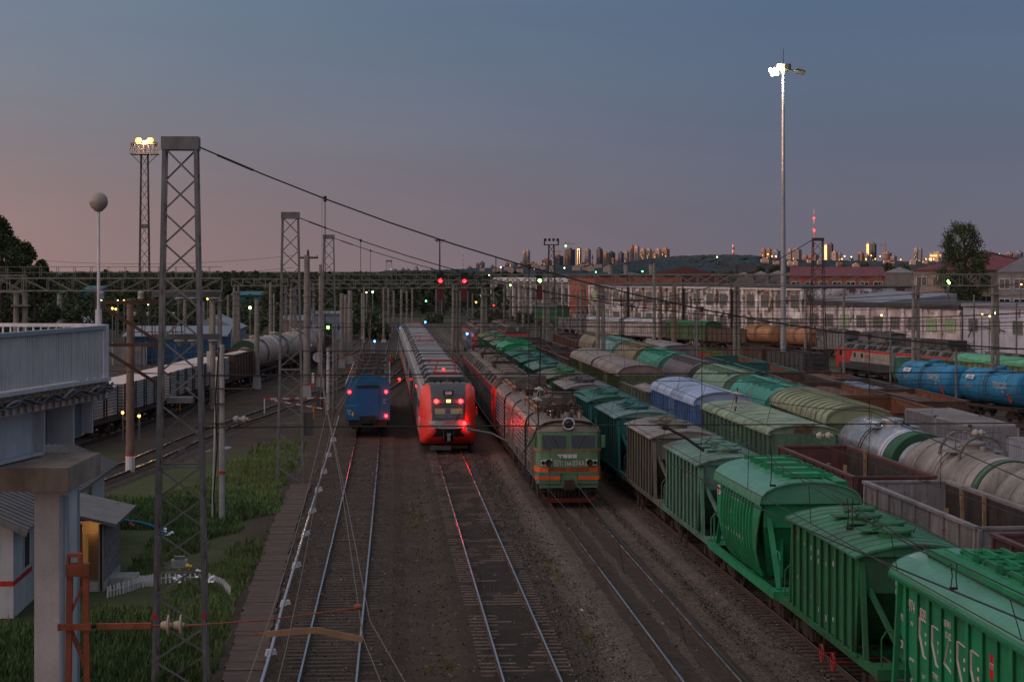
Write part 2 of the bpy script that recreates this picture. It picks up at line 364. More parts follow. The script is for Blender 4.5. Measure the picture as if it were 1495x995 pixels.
def track(pts, sl=None, near=0, ballast=m_bal, bw=1.75, top=-.135, jitter=.0, bz=-.17, z0=0.0, cz=0.0, oil=False):
    pts = smoothpts(pts)
    t = bpy.data.objects.new('railway_track', None); COL.objects.link(t); t['kind'] = 'structure'
    rails = []; n = len(pts)
    nrm = []
    for i in range(n):
        a = Vector(pts[max(0, i-1)]); b = Vector(pts[min(n-1, i+1)]); d = (b - a).normalized(); nrm.append(Vector((d.y, -d.x)))
    def sweep(prof):
        m = MB(); vs = []; fs = []; k = len(prof)
        for i in range(n):
            for u, z in prof:
                q = Vector(pts[i]) + nrm[i] * u; vs.append((q.x, q.y, z + z0 + gz(q.x, q.y)))
        for i in range(n-1):
            for j in range(k):
                jj = (j+1) % k; fs.append((i*k+j, i*k+jj, (i+1)*k+jj, (i+1)*k+j))
        return m.add(vs, fs)
    for s in (-1, 1):
        c = s * .795
        r = O('rail', sweep([(c-.07,-.15),(c+.07,-.15),(c+.02,-.12),(c+.016,-.045),(c+.036,-.03),(c+.036,-.004),(c-.036,-.004),(c-.036,-.03),(c-.016,-.045),(c-.02,-.12)]), m_web, t)
        O('rail_head', sweep([(c-.031,-.003),(c+.031,-.003),(c+.028,.002),(c-.028,.002)]), m_rail, r)
    if ballast is not None:
        m = MB(); vs = []; fs = []; prof = [-bw-.6, -bw, -bw*.62, -.45, 0, .45, bw*.62, bw, bw+.6]
        L_ = []
        for i in range(n - 1):
            seg = (Vector(pts[i+1]) - Vector(pts[i])).length; kk = max(1, int(seg / 1.2)) if pts[i][1] < 140 else max(1, int(seg / 6))
            for j in range(kk): L_.append((Vector(pts[i]).lerp(Vector(pts[i+1]), j / kk), nrm[i]))
        L_.append((Vector(pts[-1]), nrm[-1]))
        for q, nn in L_:
            for u in prof:
                p = q + nn * (u + (rnd.uniform(-.05, .05) if abs(u) > 1.5 else 0))
                z = (bz + (cz if abs(u) < .7 else 0)) if abs(u) <= bw else -.34
                vs.append((p.x, p.y, z + rnd.uniform(-.018, .018) + z0 + gz(p.x, p.y)))
        k = len(prof)
        for i in range(len(L_)-1):
            for j in range(k-1): fs.append((i*k+j, i*k+j+1, (i+1)*k+j+1, (i+1)*k+j))
        m.add(vs, fs); O('ballast', m, ballast, t, kind='stuff')
    if oil:
        for c0, w0 in ((-.42,.26),(.42,.26),(-1.05,.13),(1.05,.16)):
            m = MB(); vs = []; fs = []
            for i, (q, nn) in enumerate(L_):
                for u in (-1, 1):
                    p = q + nn * (c0 + u * w0 * rnd.uniform(.75, 1.25)); vs.append((p.x, p.y, bz + cz + .022 + z0 + gz(p.x, p.y)))
            for i in range(len(L_)-1): fs.append((i*2, i*2+1, i*2+3, i*2+2))
            m.add(vs, fs); O('oil_strip', m, m_bald, t, kind='stuff')
    if sl is not None:
        d = 0; cnt = 0; far = MB(); tot = 0
        for i in range(n-1):
            a = Vector(pts[i]); b = Vector(pts[i+1]); seg = (b - a).length; an = math.atan2(-(b-a).x, (b-a).y)
            while d < seg:
                q = a.lerp(b, d / seg); zz = top + z0 + gz(q.x, q.y) + rnd.uniform(-.012, .008)
                if cnt < near and q.y > 44:
                    o = O('sleeper', SLP, sl, t, (q.x + rnd.uniform(-jitter, jitter), q.y, zz), an + rnd.uniform(-jitter, jitter) * .25); cnt += 1
                elif q.y > 44 and q.y < 260:
                    ca, sa = math.cos(an), math.sin(an)
                    pp = [(q.x + u*ca - v*sa, q.y + u*sa + v*ca, zz + w_) for w_ in (-.12, 0) for u, v in ((-1.33,-.1),(1.33,-.1),(1.33,.1),(-1.33,.1))]
                    far.hexa(pp)
                d += .55
            d -= seg
        if far.v: O('sleeper', far, sl, t, kind='stuff')
    return t
T_LEFT = [(-1.62,30),(-1.52,53),(-1.25,90),(-1.02,130),(-1.0,170),(-1.6,230),(-2.6,320)]
T_RED = [(4.13,30),(4.13,60),(4.11,119),(4.05,200),(3.9,260),(3.6,420)]
T_VL = [(9.08,30),(9.05,60),(8.95,92),(8.9,130),(8.8,180),(8.6,260),(8.2,420)]
T_HOP = [(14.0,30),(13.9,50),(13.55,80),(13.2,110),(12.9,150),(12.7,200),(12.6,260),(12.4,420)]
T_GON = [(19.9,30),(19.7,55),(19.3,80),(18.8,110),(18.3,140),(17.6,190),(16.9,230),(16.4,420)]
T_C = [(23.2,30),(23.2,70),(23.3,95),(23.7,130),(23.6,170),(23.0,230),(22,420)]
T_D = [(29.4,30),(29.3,80),(30.0,120),(31.2,165),(30.6,200),(28.5,300)]
T_E = [(35.2,30),(35.5,120),(36.8,170),(37,220),(36,330)]
T_TK = [(62,110),(56,150),(51.6,176),(49,190),(46.5,205),(43,235),(38,300)]
T_BG = [(62,180),(53.3,223),(49.6,245),(44,280),(36,350)]
T_LO = [(74,170),(66,214),(62.9,232),(59.7,250),(54,285),(44,350)]
T_LG = [(72,165),(65,195),(61.6,212),(58,232),(50,275),(42,330)]
T_W = [(88,250),(70,305),(61.4,329),(51,355),(39.5,385),(28,430)]
T_L2 = [(-24,60),(-15.6,107),(-12.3,136),(-8.97,158),(-2.8,201),(0.6,240),(2,330)]
T_L3 = [(-36,60),(-23.6,112),(-19.6,136),(-14.9,184),(-12.0,211),(-8.2,236),(-4.6,270),(-3,330)]
track(T_LEFT, m_slw, 120, soil_m, top=-.145, jitter=.12, bz=-.158)
track(T_RED, m_slc, 130, soil_m, top=-.138, bz=-.152, cz=.018)
track(T_VL, None, 0, soil_m, bz=-.13, oil=True)
dk = MB()
for s in (-1, 1):                                   # two oily strips beside the rails of the locomotive's track
    pass
track(T_HOP, m_slc, 110, soil_m, top=-.125, bz=-.15)
for tp in (T_GON, T_C, T_D, T_E): track(tp, m_slw, 0, m_bald)
for tp in (T_TK, T_BG, T_LO, T_LG, T_W): track(tp, None, 0, m_bald)
track(T_L2, m_slw, 60, m_bald, bz=-.19); track(T_L3, m_slw, 0, m_bald)
track([(-1.0,175),(2.5,215),(4.0,250),(4.2,300)], m_slw, 0, m_bald, z0=.004)
track([(8.7,190),(6.5,240),(4.5,300),(3,420)], m_slw, 0, m_bald, z0=.003)
track([(12.7,235),(10,290),(7,360),(5,420)], m_slw, 0, m_bald, z0=.002)
track([(-4.5,190),(-3,215),(1.5,250),(3.8,290),(4.5,330)], m_slw, 0, m_bald, z0=.006)
# loose stones on the near ground
def stones(cnt, m_stone, lab):
    m = MB()
    for _ in range(cnt):
        y = rnd.uniform(50, 120); x = rnd.uniform(-4, 13.5)
        if rnd.random() < .55: x = rnd.uniform(5.3, 12.8)
        s = rnd.uniform(.025, .055) * (1.7 if rnd.random() < .02 else 1); z = -.29 + s * .3
        dc = min(abs(x - c) for c in (-1.4, 4.1, 9.0, 13.8)); z = -.158 if dc < 1.75 else (-.158 - (dc-1.75)*.24 if dc < 2.35 else -.30)
        pts = [(x + rnd.uniform(-s, s), y + rnd.uniform(-s, s), z + rnd.uniform(0, s)) for _ in range(3)] + [(x, y, z + s), (x + s, y, z - .02)]
        m.add(pts, [(0,1,3),(1,2,3),(2,0,3),(0,4,3),(4,1,3)])
    o = O('gravel', m, m_stone, kind='stuff'); tag(o, lab, 'gravel')
stones(20000, m_stone, 'scattered pale ballast stones between the near tracks')
stones(16000, mat('dark_stone', (.045,.034,.028), rough=.95, var=.3, scale=9), 'scattered dark ballast stones between the near tracks')
stones(900, mat('white_litter', (.4,.38,.36), rough=.9, var=.3, scale=9), 'bits of pale litter and stone between the near tracks')
# plank walkway on the left
t = bpy.data.objects.new('walkway', None); COL.objects.link(t); t['kind'] = 'structure'
m_slab = mat('walkway_slab', (.085,.058,.050), rough=.9, var=.25, scale=2, fine=.3, bump=.3)
SLB = cm('slab', lambda b: b.box(-.56, .56, -.285, .285, -.06, 0))
y = 44.0
while y < 104:
    x = -3.85 - .010 * (y - 50) + .25 * math.sin(y * .06)
    O('slab', SLB, m_slab, t, (x + rnd.uniform(-.05, .05), y, -.215 + rnd.uniform(-.012, .012)), rnd.uniform(-.03, .03)); y += .60
# long white conduit on blocks
t = thing('conduit', 'long shiny pale pipe on small white blocks beside the left track', 'pipe', (-3.0, 44, 0))
pp = [(-.32 + (-.05 if yy > 60 else 0), yy - 44, .02 - .03 * math.sin(yy)) for yy in range(44, 150, 7)]
O('pipe', MB().path(pp, .055, 8), mat('pale_glossy_pipe', (.5,.5,.56), rough=.15, metal=.6, var=.1), t)
for yy in (48, 57.8, 66.4, 75, 84, 92, 101, 110, 120, 131): O('block', cm('pipe_block', lambda b: b.hexa([(-.2,-.16,-.3),(.2,-.16,-.3),(.2,.16,-.3),(-.2,.16,-.3),(-.13,-.11,-.03),(.13,-.11,-.03),(.13,.11,-.03),(-.13,.11,-.03)])), G['white'], t, (-.33, yy - 44, 0), .2)
# ---------------------------------------------------------------- grass
def grass(name, n, area, h0, h1, m, label, avoid=None, sz=.03):
    b = MB(); c = 0
    while c < n:
        x, y = area()
        if avoid and avoid(x, y): continue
        c += 1; z = -.31 + gz(x, y)
        for _ in range(3):
            a = rnd.uniform(0, 6.3); h = rnd.uniform(h0, h1); lx, ly = rnd.uniform(-.5, .5) * h, rnd.uniform(-.5, .5) * h
            dx, dy = math.cos(a) * sz, math.sin(a) * sz; ox, oy = rnd.uniform(-.1, .1), rnd.uniform(-.1, .1)
            b.add([(x+ox-dx, y+oy-dy, z), (x+ox+dx, y+oy+dy, z), (x+ox+lx*.6+dx*.7, y+oy+ly*.6+dy*.7, z+h*.6), (x+ox+lx, y+oy+ly, z+h)], [(0,1,2),(0,2,3)])
    o = O(name, b, m, kind='stuff'); tag(o, label, 'grass'); return o
m_gr = mat('meadow_grass', (.105,.15,.05), rough=.8, var=.6, scale=.45, fine=.5, dirt=(.13,.10,.05), dirta=.5)
m_gd = mat('dark_weeds', (.065,.11,.038), rough=.8, var=.5, scale=.7)
m_gy = mat('yellow_weeds', (.22,.17,.03), rough=.8, var=.4, scale=.7)
def lawn_avoid(x, y):
    if -20.5 < x < -9.7 and 63 < y < 87: return True
    if x > -5.0 + .2 * math.sin(y * .35): return True
    if y > 98 and (x < -10.2 + (y-104)*.115 + .4*math.sin(y*.8) or x > -5.4 - .3*math.sin(y) or rnd.random() < (y-98)/40): return True
    pth = -9.6 + (y - 64) * .17 if y > 66 else -99            # trodden path
    if x > -5.9 and rnd.random() < (x + 5.9) * .7: return True
    if math.sin(x*1.3 + y*.4) + math.sin(y*.9 - x*.7) > 1.5 and rnd.random() < .6: return True
    return (66 < y < 92 and abs(x - pth) < .9 + .35 * math.sin(y)) or (62 < y < 73 and -11 < x < -7.6 and y > 66)
grass('tall_grass', 46000, lambda: (rnd.uniform(-16, -4.9), rnd.uniform(46, 131)), .08, .36, m_gr, 'green meadow grass around the lattice tower on the left', lawn_avoid)
grass('tall_grass', 5000, lambda: (rnd.gauss(-9, 2.2), rnd.gauss(56, 4)), .2, .55, m_gd, 'darker weeds below the footbridge column', lawn_avoid, .05)
grass('tall_grass', 5000, lambda: (rnd.gauss(-10, 2.2), rnd.gauss(88, 5)), .15, .5, m_gd, 'tall dark weeds at the far edge of the lawn', lawn_avoid, .06)
def weeds():
    k = rnd.choice([(-3.0,56,.5,2),(-2.7,61,.3,1),(.3,52,.5,.5),(2.6,75,.5,6),(6.6,74,.35,2.2),(-6.2,110,1.2,4),(1.5,90,.6,4),(2.2,56,.6,.6),(6.1,60,.3,.8),(-2.8,50,.4,1.5)])
    return rnd.gauss(k[0], k[2]), rnd.gauss(k[1], k[3])
grass('low_weeds', 1400, weeds, .03, .13, mat('track_weeds', (.12,.12,.03), rough=.8, var=.5), 'small yellow green weeds between the tracks')
grass('tall_grass', 4500, lambda: (rnd.uniform(38, 56), rnd.uniform(255, 345)), .2, .6, m_gr, 'green grass strip behind the rusty open wagons', None, .12)
grass('tall_grass', 3000, lambda: (rnd.uniform(-34, -20), rnd.uniform(150, 185)), .15, .4, m_gr, 'thin grass in front of the blue sheds', None, .08)
grass('tall_grass', 700, lambda: (rnd.gauss(-6.6, .9), rnd.gauss(118, 6)), .1, .35, m_gr, 'grass fringe below the second lattice tower', None, .05)
# puddle-like pale patches beside the left track
# ---------------------------------------------------------------- wagons
def bogie_mesh():
    return cm('bogie', lambda b: (b.box(-1.06,-.9,-1.2,1.2,.4,.62), b.box(.9,1.06,-1.2,1.2,.4,.62), b.box(-1.08,-.88,-.4,.4,.3,.8), b.box(.88,1.08,-.4,.4,.3,.8),
        b.box(-1,1,-.22,.22,.5,.82), [b.box(s*1.0-.13, s*1.0+.13, e*.925-.18, e*.925+.18, .3, .62) for s in (-1,1) for e in (-1,1)],
        [b.tube((s*.98, .15*e, .32), (s*.98, .15*e, .62), .09, 6) for s in (-1,1) for e in (-1,1)]))
def wheel_mesh():
    return cm('wheel', lambda b: b.lathe((0,0,0), (1,0,0), [(-.07,.36),(-.07,.47),(.05,.475),(.05,.5),(.08,.5),(.08,.1)], 16))
def wheelset_parts(parent, detail, y):
    bg = O('bogie', bogie_mesh(), G['rustd'], parent, (0, y, 0)); w = wheel_mesh()
    if detail:
        for s in (-1, 1):
            for e in (-1, 1): O('wheel', w, G['rustd'], bg, (s*.76, e*.925, .475), 0 if s < 0 else math.pi)
    else:
        O('wheelset', cm('wheelset', lambda b: [(b.tube((-.83, e*.925, .475), (-.7, e*.925, .475), .475, 12), b.tube((.7, e*.925, .475), (.83, e*.925, .475), .475, 12)) for e in (-1,1)]), G['rustd'], bg)
def underframe(t, half, m, detail, plat=True):
    O('underframe', cm(('underframe', half, plat), lambda b: (b.box(-.22,.22,-half,half,.82,1.12), b.box(-1.5,-1.38,-half+.5,half-.5,1.02,1.24), b.box(1.38,1.5,-half+.5,half-.5,1.02,1.24),
        b.box(-1.5,1.5,-half+.3,-half+.5,.98,1.26), b.box(-1.5,1.5,half-.5,half-.3,.98,1.26),
        [b.box(-1.4,1.4,yy-.08,yy+.08,.95,1.1) for yy in (-2.4,-.8,.8,2.4)], b.tube((-.6,.5,.75),(-.6,1.8,.75),.2,10), b.box(.5,.9,-1.2,-.4,.55,.9),
        b.box(-1.45,1.45,-half+.5,-half+1.3,1.2,1.235) if plat else 0, b.box(-1.45,1.45,half-1.3,half-.5,1.2,1.235) if plat else 0)), m, t)
    for e in (-1, 1):
        O('coupler', cm('coupler', lambda b: (b.box(-.12,.12,-.3,.28,.92,1.14), b.box(-.22,.2,.24,.46,.86,1.2))), G['rustd'], t, (0, e*(half-.05), 0), 0 if e > 0 else math.pi)
        wheelset_parts(t, detail, e * (half - 2.05))
def add_ribs(t, name, key, fn, ys, m, x):
    me = cm(key, fn)
    for yy in ys:
        for s in (-1, 1):
            o = O(name, me, m, t, (0, yy, 0));
            if s > 0: o.rotation_euler = (0, 0, math.pi); 
def hopper(t, m, roofm, detail=1):
    """flat-topped cement hopper with a low gable roof, 12 m over couplers"""
    half = 6.0; underframe(t, half, m if detail else G['rustd'], detail > 1)
    O('hopper_body', cm('hopper_body', lambda b: b.prism([(-4.0,3.86),(4.0,3.86),(4.0,2.9),(3.2,2.1),(2.2,1.35),(-2.2,1.35),(-3.2,2.1),(-4.0,2.9)], -1.47, 1.47, 'x')), m, t)
    O('side_sheet', cm('hopper_side', lambda b: [(b.hexa([(s*1.475,-3.55,1.3),(s*1.51,-3.55,1.3),(s*1.51,3.55,1.3),(s*1.475,3.55,1.3),(s*1.475,-4.01,3.87),(s*1.51,-4.01,3.87),(s*1.51,4.01,3.87),(s*1.475,4.01,3.87)])) for s in (-1,1)]), m, t)
    if detail:
        ys = [-3.45,-2.6,-1.73,-.87,0,.87,1.73,2.6,3.45]
        add_ribs(t, 'rib', 'hopper_rib', lambda b: (b.box(-1.585,-1.505,-.04,.04,1.2,3.86), b.box(-1.60,-1.58,-.09,.09,1.2,3.86)), ys, m, 1.5)
        O('rail_band', cm('hopper_band', lambda b: [b.box(s*1.56-.03, s*1.56+.03, -3.9,3.9, z, z+.07) for s in (-1,1) for z in (1.22,)]), m, t)
    O('end_strut', cm('hopper_strut', lambda b: [(b.bar((s*1.43, e*3.98, 3.7), (s*1.43, e*4.35, 1.2), .13), b.bar((s*1.25, e*4.0, 3.0), (s*.6, e*5.3, 1.25), .11), b.bar((s*1.40,e*3.95,3.0),(s*1.40,e*3.2,1.3),.1)) for s in (-1,1) for e in (-1,1)]), m, t)
    if detail > 1:
        O('handrail', cm('hopper_rail', lambda b: [b.path([(s*1.35,e*5.55,1.2),(s*1.35,e*5.55,2.0),(s*1.2,e*5.5,2.2),(s*.9,e*5.5,2.2),(s*.9,e*5.5,1.2)], .022) for s in (-1,1) for e in (-1,1)]), m, t)
        O('ladder', cm('end_ladder', lambda b: (b.bar((.95,-4.12,1.25),(.95,-4.12,3.85),.045), b.bar((1.3,-4.12,1.25),(1.3,-4.12,3.85),.045), [b.bar((.95,-4.12,z_),(1.3,-4.12,z_),.03) for z_ in [1.4+.3*i for i in range(9)]])), m, t)
        O('handwheel', cm('handwheel', lambda b: [(b.path([(-1.62, yy + .24*math.cos(a*.5236), .62+.24*math.sin(a*.5236)) for a in range(13)], .025), b.path([(-1.62,yy-.24,.62),(-1.62,yy+.24,.62)], .02), b.path([(-1.62,yy,.38),(-1.62,yy,.86)], .02), b.tube((-1.6,yy,.62),(-1.2,yy,.62),.03)) for yy in (-1.6, -.35)]), paint('handwheel_red', (.33,.03,.03)) if detail > 2 else G['rustd'], t)
    rp = [(-1.66,3.86),(-1.2,4.02),(-.6,4.14),(0,4.18),(.6,4.14),(1.2,4.02),(1.66,3.86)]
    rf = O('roof', cm('hopper_roof', lambda b: (b.shell(rp, -4.17, 4.17, .05), b.prism(rp[:], -4.1, -4.04), b.prism(rp[:], 4.04, 4.1),
        [b.shell([(x_, z_ + .015) for x_, z_ in rp], yy, yy+.04, .02) for yy in [-4.15 + i * .69 for i in range(13)]])), roofm, t)
    for i, yy in enumerate((-2.4, -.85, .7, 2.25)):
        O('hatch', cm('round_hatch', lambda b: (b.lathe((0,0,0),(0,0,1),[(0,.44),(.17,.44),(.17,.50),(.23,.48),(.27,.2),(.27,.05)],18), b.bar((-.6,0,.2),(-.35,0,.3),.06), b.path([(.5,0,.1),(.62,0,.42)], .02))), m, rf, (.12 if i % 2 else -.12, yy, 4.13), i * .4)
    O('roof_walk', cm('roof_walk', lambda b: [b.box(-.85,-.35,yy-.3,yy+.3,4.19,4.23) for yy in (-1.6,0,1.5)]), m, rf)
def arch_profile(w, z0, h, n=12, p=1.0):
    return [(-w * math.cos(math.pi * i / n), z0 + h * math.sin(math.pi * i / n) ** p) for i in range(n + 1)]
def round_hopper(t, m, roofm, detail=1):
    """newer grain hopper with bulging sides and arched roof"""
    half = 6.0; underframe(t, half, m, detail > 1)
    side = [(-1.2,1.25),(-1.42,1.6),(-1.58,2.1),(-1.63,2.7),(-1.6,3.3),(-1.52,3.75)]
    full = side + [(-x_, z_) for x_, z_ in reversed(side)]
    O('hopper_body', cm('rh_body', lambda b: (b.prism(full, -2.4, 2.4), b.hexa([(-1.45,-3.75,3.0),(1.45,-3.75,3.0),(1.45,3.75,3.0),(-1.45,3.75,3.0),(-1.5,-3.75,4.0),(1.5,-3.75,4.0),(1.5,3.75,4.0),(-1.5,3.75,4.0)]),
        [b.hexa([(-1.1,e*2.2,1.25),(1.1,e*2.2,1.25),(1.1,e*2.5,1.25),(-1.1,e*2.5,1.25),(-1.44,e*2.2,3.02),(1.44,e*2.2,3.02),(1.44,e*3.7,3.02),(-1.44,e*3.7,3.02)]) for e in (-1,1)])), m, t)
    O('side_sheet', cm('rh_side', lambda b: [b.hexa([(s*a[0],-ya,a[1]),(s*(a[0]-.04),-ya,a[1]),(s*(a[0]-.04),ya,a[1]),(s*a[0],ya,a[1]),(s*c[0],-yc,c[1]),(s*(c[0]-.04),-yc,c[1]),(s*(c[0]-.04),yc,c[1]),(s*c[0],yc,c[1])])
        for s in (-1,1) for a, c, ya, yc in [((1.22,1.25),(1.44,1.6),2.6,2.8),((1.44,1.6),(1.60,2.1),2.8,3.05),((1.60,2.1),(1.65,2.7),3.05,3.4),((1.65,2.7),(1.62,3.3),3.4,3.65),((1.62,3.3),(1.54,3.85),3.65,3.85)]]), m, t)
    if detail:
        add_ribs(t, 'rib', 'rh_rib', lambda b: [b.bar((a[0]-.06,0,a[1]), (c[0]-.06,0,c[1]), .09, .12) for a, c in zip(side[:-1], side[1:])], [-2.5 + .5*i for i in range(11)], m, 1.6)
    O('end_strut', cm('rh_strut', lambda b: [(b.bar((s*1.3,e*3.7,3.3),(s*1.3,e*5.2,1.25),.16,.1), b.box(s*.8-.03,s*.8+.03,min(e*2.5,e*3.4),max(e*2.5,e*3.4),1.3,2.9)) for s in (-1,1) for e in (-1,1)]), m, t)
    O('side_sill', cm('rh_sill', lambda b: [b.box(s*1.55-.05,s*1.55+.05,-5.7,5.7,1.02,1.26) for s in (-1,1)]), m, t)
    rp = arch_profile(1.68, 3.78, .74, 12, .8)
    rf = O('roof', cm('rh_roof', lambda b: (b.shell(rp, -4.05, 4.05, .05), b.prism(rp, -3.95, -3.9), b.prism(rp, 3.9, 3.95)), True), roofm, t)
    for yy in (-2.6, -.9, .8, 2.5):
        O('hatch', cm('long_hatch', lambda b: (b.box(-.5,.5,-.42,.42,0,.14), b.box(-.56,.56,-.48,.48,.14,.2), b.box(-.85,.85,.5,.56,.1,.24), b.box(-.85,.85,-.56,-.5,.1,.24))), m, rf, (.1, yy, 4.44))
    O('roof_walk', cm('rh_walk', lambda b: (b.box(.85,1.25,-3.8,3.8,4.45,4.49), [b.box(.83,1.27,yy-.02,yy+.02,4.25,4.45) for yy in (-3.7,-2,0,2,3.7)])), m, rf)
    if detail > 1:
        O('handrail', cm('rh_rail', lambda b: [b.path([(s*1.35,e*5.6,1.25),(s*1.35,e*5.6,2.2),(s*1.3,e*5.2,2.4),(s*1.3,e*4.8,2.4)], .03) for s in (-1,1) for e in (-1,1)]), m, t)
def mineral_hopper(t, m, roofm, detail=2):
    """big bright hopper nearest the camera"""
    half = 6.0; underframe(t, half, G['dkgrey'], 1)
    O('hopper_body', cm('mh_body', lambda b: b.prism([(-5.3,3.9),(5.3,3.9),(5.3,3.1),(3.0,1.25),(-3.0,1.25),(-5.3,3.1)], -1.50, 1.50, 'x')), m, t)
    O('side_sheet', cm('mh_side', lambda b: [b.hexa([(s*1.50,-3.4,1.15),(s*1.54,-3.4,1.15),(s*1.54,3.4,1.15),(s*1.50,3.4,1.15),(s*1.50,-5.35,3.0),(s*1.54,-5.35,3.0),(s*1.54,5.35,3.0),(s*1.50,5.35,3.0)]) and
        b.box(min(s*1.50,s*1.54),max(s*1.50,s*1.54),-5.35,5.35,3.0,3.92) for s in (-1,1)]), m, t)
    ys = [-4.3,-3.35,-2.4,-1.45,-.5,.5,1.45,2.4,3.35,4.3]
    for yy in ys:
        z0 = 1.15 if abs(yy) < 3.4 else 2.0
        for s in (-1, 1):
            O('rib', cm(('mh_rib', z0, s), lambda b: (b.box(min(s*1.54,s*1.61),max(s*1.54,s*1.61),-.04,.04,z0,3.85), b.box(min(s*1.605,s*1.625),max(s*1.605,s*1.625),-.10,.10,z0,3.85))), m, t, (0, yy, 0))
    O('end_strut', cm('mh_strut', lambda b: [(b.bar((s*1.6, e*4.75, 3.9), (s*1.6, e*5.25, 1.15), .14), b.bar((s*1.2,e*5.3,3.1),(s*1.2,e*5.5,1.2),.1)) for s in (-1,1) for e in (-1,1)]), m, t)
    O('eave_rail', cm('mh_eave', lambda b: [b.box(s*1.66-.06,s*1.66+.06,-5.45,5.45,3.84,3.97) for s in (-1,1)]), m, t)
    rp = arch_profile(1.72, 3.90, .62, 16, .85)
    rf = O('roof', cm('mh_roof', lambda b: (b.shell(rp, -5.4, 5.4, .05), b.prism(rp, -5.38, -5.3), b.prism(rp, 5.3, 5.38)), True), roofm, t)
    O('roof_walk', cm('mh_walk', lambda b: (b.box(-.95,-.45,-4.6,4.7,4.56,4.60), b.box(-.97,-.93,-4.6,4.7,4.5,4.62), b.box(-.47,-.43,-4.6,4.7,4.5,4.62), [b.box(-.95,-.45,yy-.03,yy+.03,4.3,4.55) for yy in (-4.4,-3.3,-2.2,-1.1,0,1.1,2.2,3.3,4.5)])), m, rf)
    for yy in (-3.4, -1.7, 0, 1.7, 3.4):
        O('hatch', cm('mh_hatch', lambda b: (b.box(-.35,.85,-.5,.5,-.05,.06), [b.tube((-.3,e,.12),(.95,e,.12),.05,6) for e in (-.5,.5)], [b.box(x_-.04,x_+.04,-.55,.55,.05,.2) for x_ in (-.2,.3,.8)], b.box(-.35,-.2,-.62,-.5,-.1,.25), b.box(.8,.95,-.62,-.5,-.1,.25))), m, rf, (0, yy, 4.52))
def gondola(t, m, inner, detail=1, stakes=0, load=None, L_=13.9):
    half = L_/2; hb = half - .55; underframe(t, half, G['rustd'], 0, False)
    O('floor', cm(('g_floor', hb), lambda b: b.box(-1.46,1.46,-hb,hb,1.24,1.30)), inner, t)
    O('side_wall', cm(('g_side', hb), lambda b: (b.box(-1.56,-1.50,-hb,hb,1.2,3.4),)), m, t)
    o = O('side_wall', CACHE[('g_side', hb)], m, t, (0,0,0), math.pi)
    for s in (-1, 1): O('lining', cm(('g_lin', hb), lambda b: b.box(-1.498,-1.49,-hb+.05,hb-.05,1.3,3.36)), inner, t, (0,0,0), 0 if s < 0 else math.pi)
    for e in (0, 1): O('end_wall', cm(('g_end', hb), lambda b: (b.box(-1.56,1.56,hb,hb+.06,1.2,3.4), [b.box(-1.5,1.5,hb+.06,hb+.14,z,z+.1) for z in (1.6,2.2,2.8)], b.box(-1.56,-1.44,hb+.06,hb+.16,1.2,3.4), b.box(1.44,1.56,hb+.06,hb+.16,1.2,3.4))), m, t, (0,0,0), math.pi*e)
    O('top_rail', cm(('g_top', hb), lambda b: (b.box(-1.66,-1.48,-hb-.08,hb+.08,3.4,3.5), b.box(1.48,1.66,-hb-.08,hb+.08,3.4,3.5), b.box(-1.47,1.47,hb-.04,hb+.12,3.4,3.49), b.box(-1.47,1.47,-hb-.12,-hb+.04,3.4,3.49))), m, t)
    if detail:
        add_ribs(t, 'rib', 'g_rib', lambda b: (b.hexa([(-1.70,-.09,1.15),(-1.56,-.09,1.15),(-1.56,.09,1.15),(-1.70,.09,1.15),(-1.62,-.09,3.4),(-1.56,-.09,3.4),(-1.56,.09,3.4),(-1.62,.09,3.4)])), [(-hb+.1) + i * (2*hb-.2)/8 for i in range(9)], m, 1.6)
    else:
        O('rib', cm(('g_ribs', hb), lambda b: [b.box(s*1.63-.07, s*1.63+.07, yy-.08, yy+.08, 1.2, 3.4) for s in (-1,1) for yy in [(-hb+.1) + i * (2*hb-.2)/8 for i in range(9)]]), m, t)
    for i in range(stakes):
        yy = -hb + 1.0 + (2*hb-2) * (i + rnd.random()*.6) / stakes; s = rnd.choice((-1, -1, 1))
        st = O('stake', cm('stake', lambda b: b.box(-.06,.06,-.05,.05,1.3,3.7)), G['wood'], t, (s*1.36, yy, rnd.uniform(-.25,.1))); st.rotation_euler = (rnd.uniform(-.05,.05), rnd.uniform(-.06,.06), 0)
    if load is not None:
        b = MB(); n1, n2 = 26, 8; vs = []; fs = []
        for i in range(n1):
            for j in range(n2):
                yy = -hb+.1+(2*hb-.2)*i/(n1-1); xx = -1.46+2.92*j/(n2-1)
                vs.append((xx, yy, 2.95 + .35*math.sin(math.pi*j/(n2-1)) + rnd.uniform(-.1,.1)))
        for i in range(n1-1):
            for j in range(n2-1): fs.append((i*n2+j, i*n2+j+1, (i+1)*n2+j+1, (i+1)*n2+j))
        b.add(vs, fs); O('load', b, load, t)
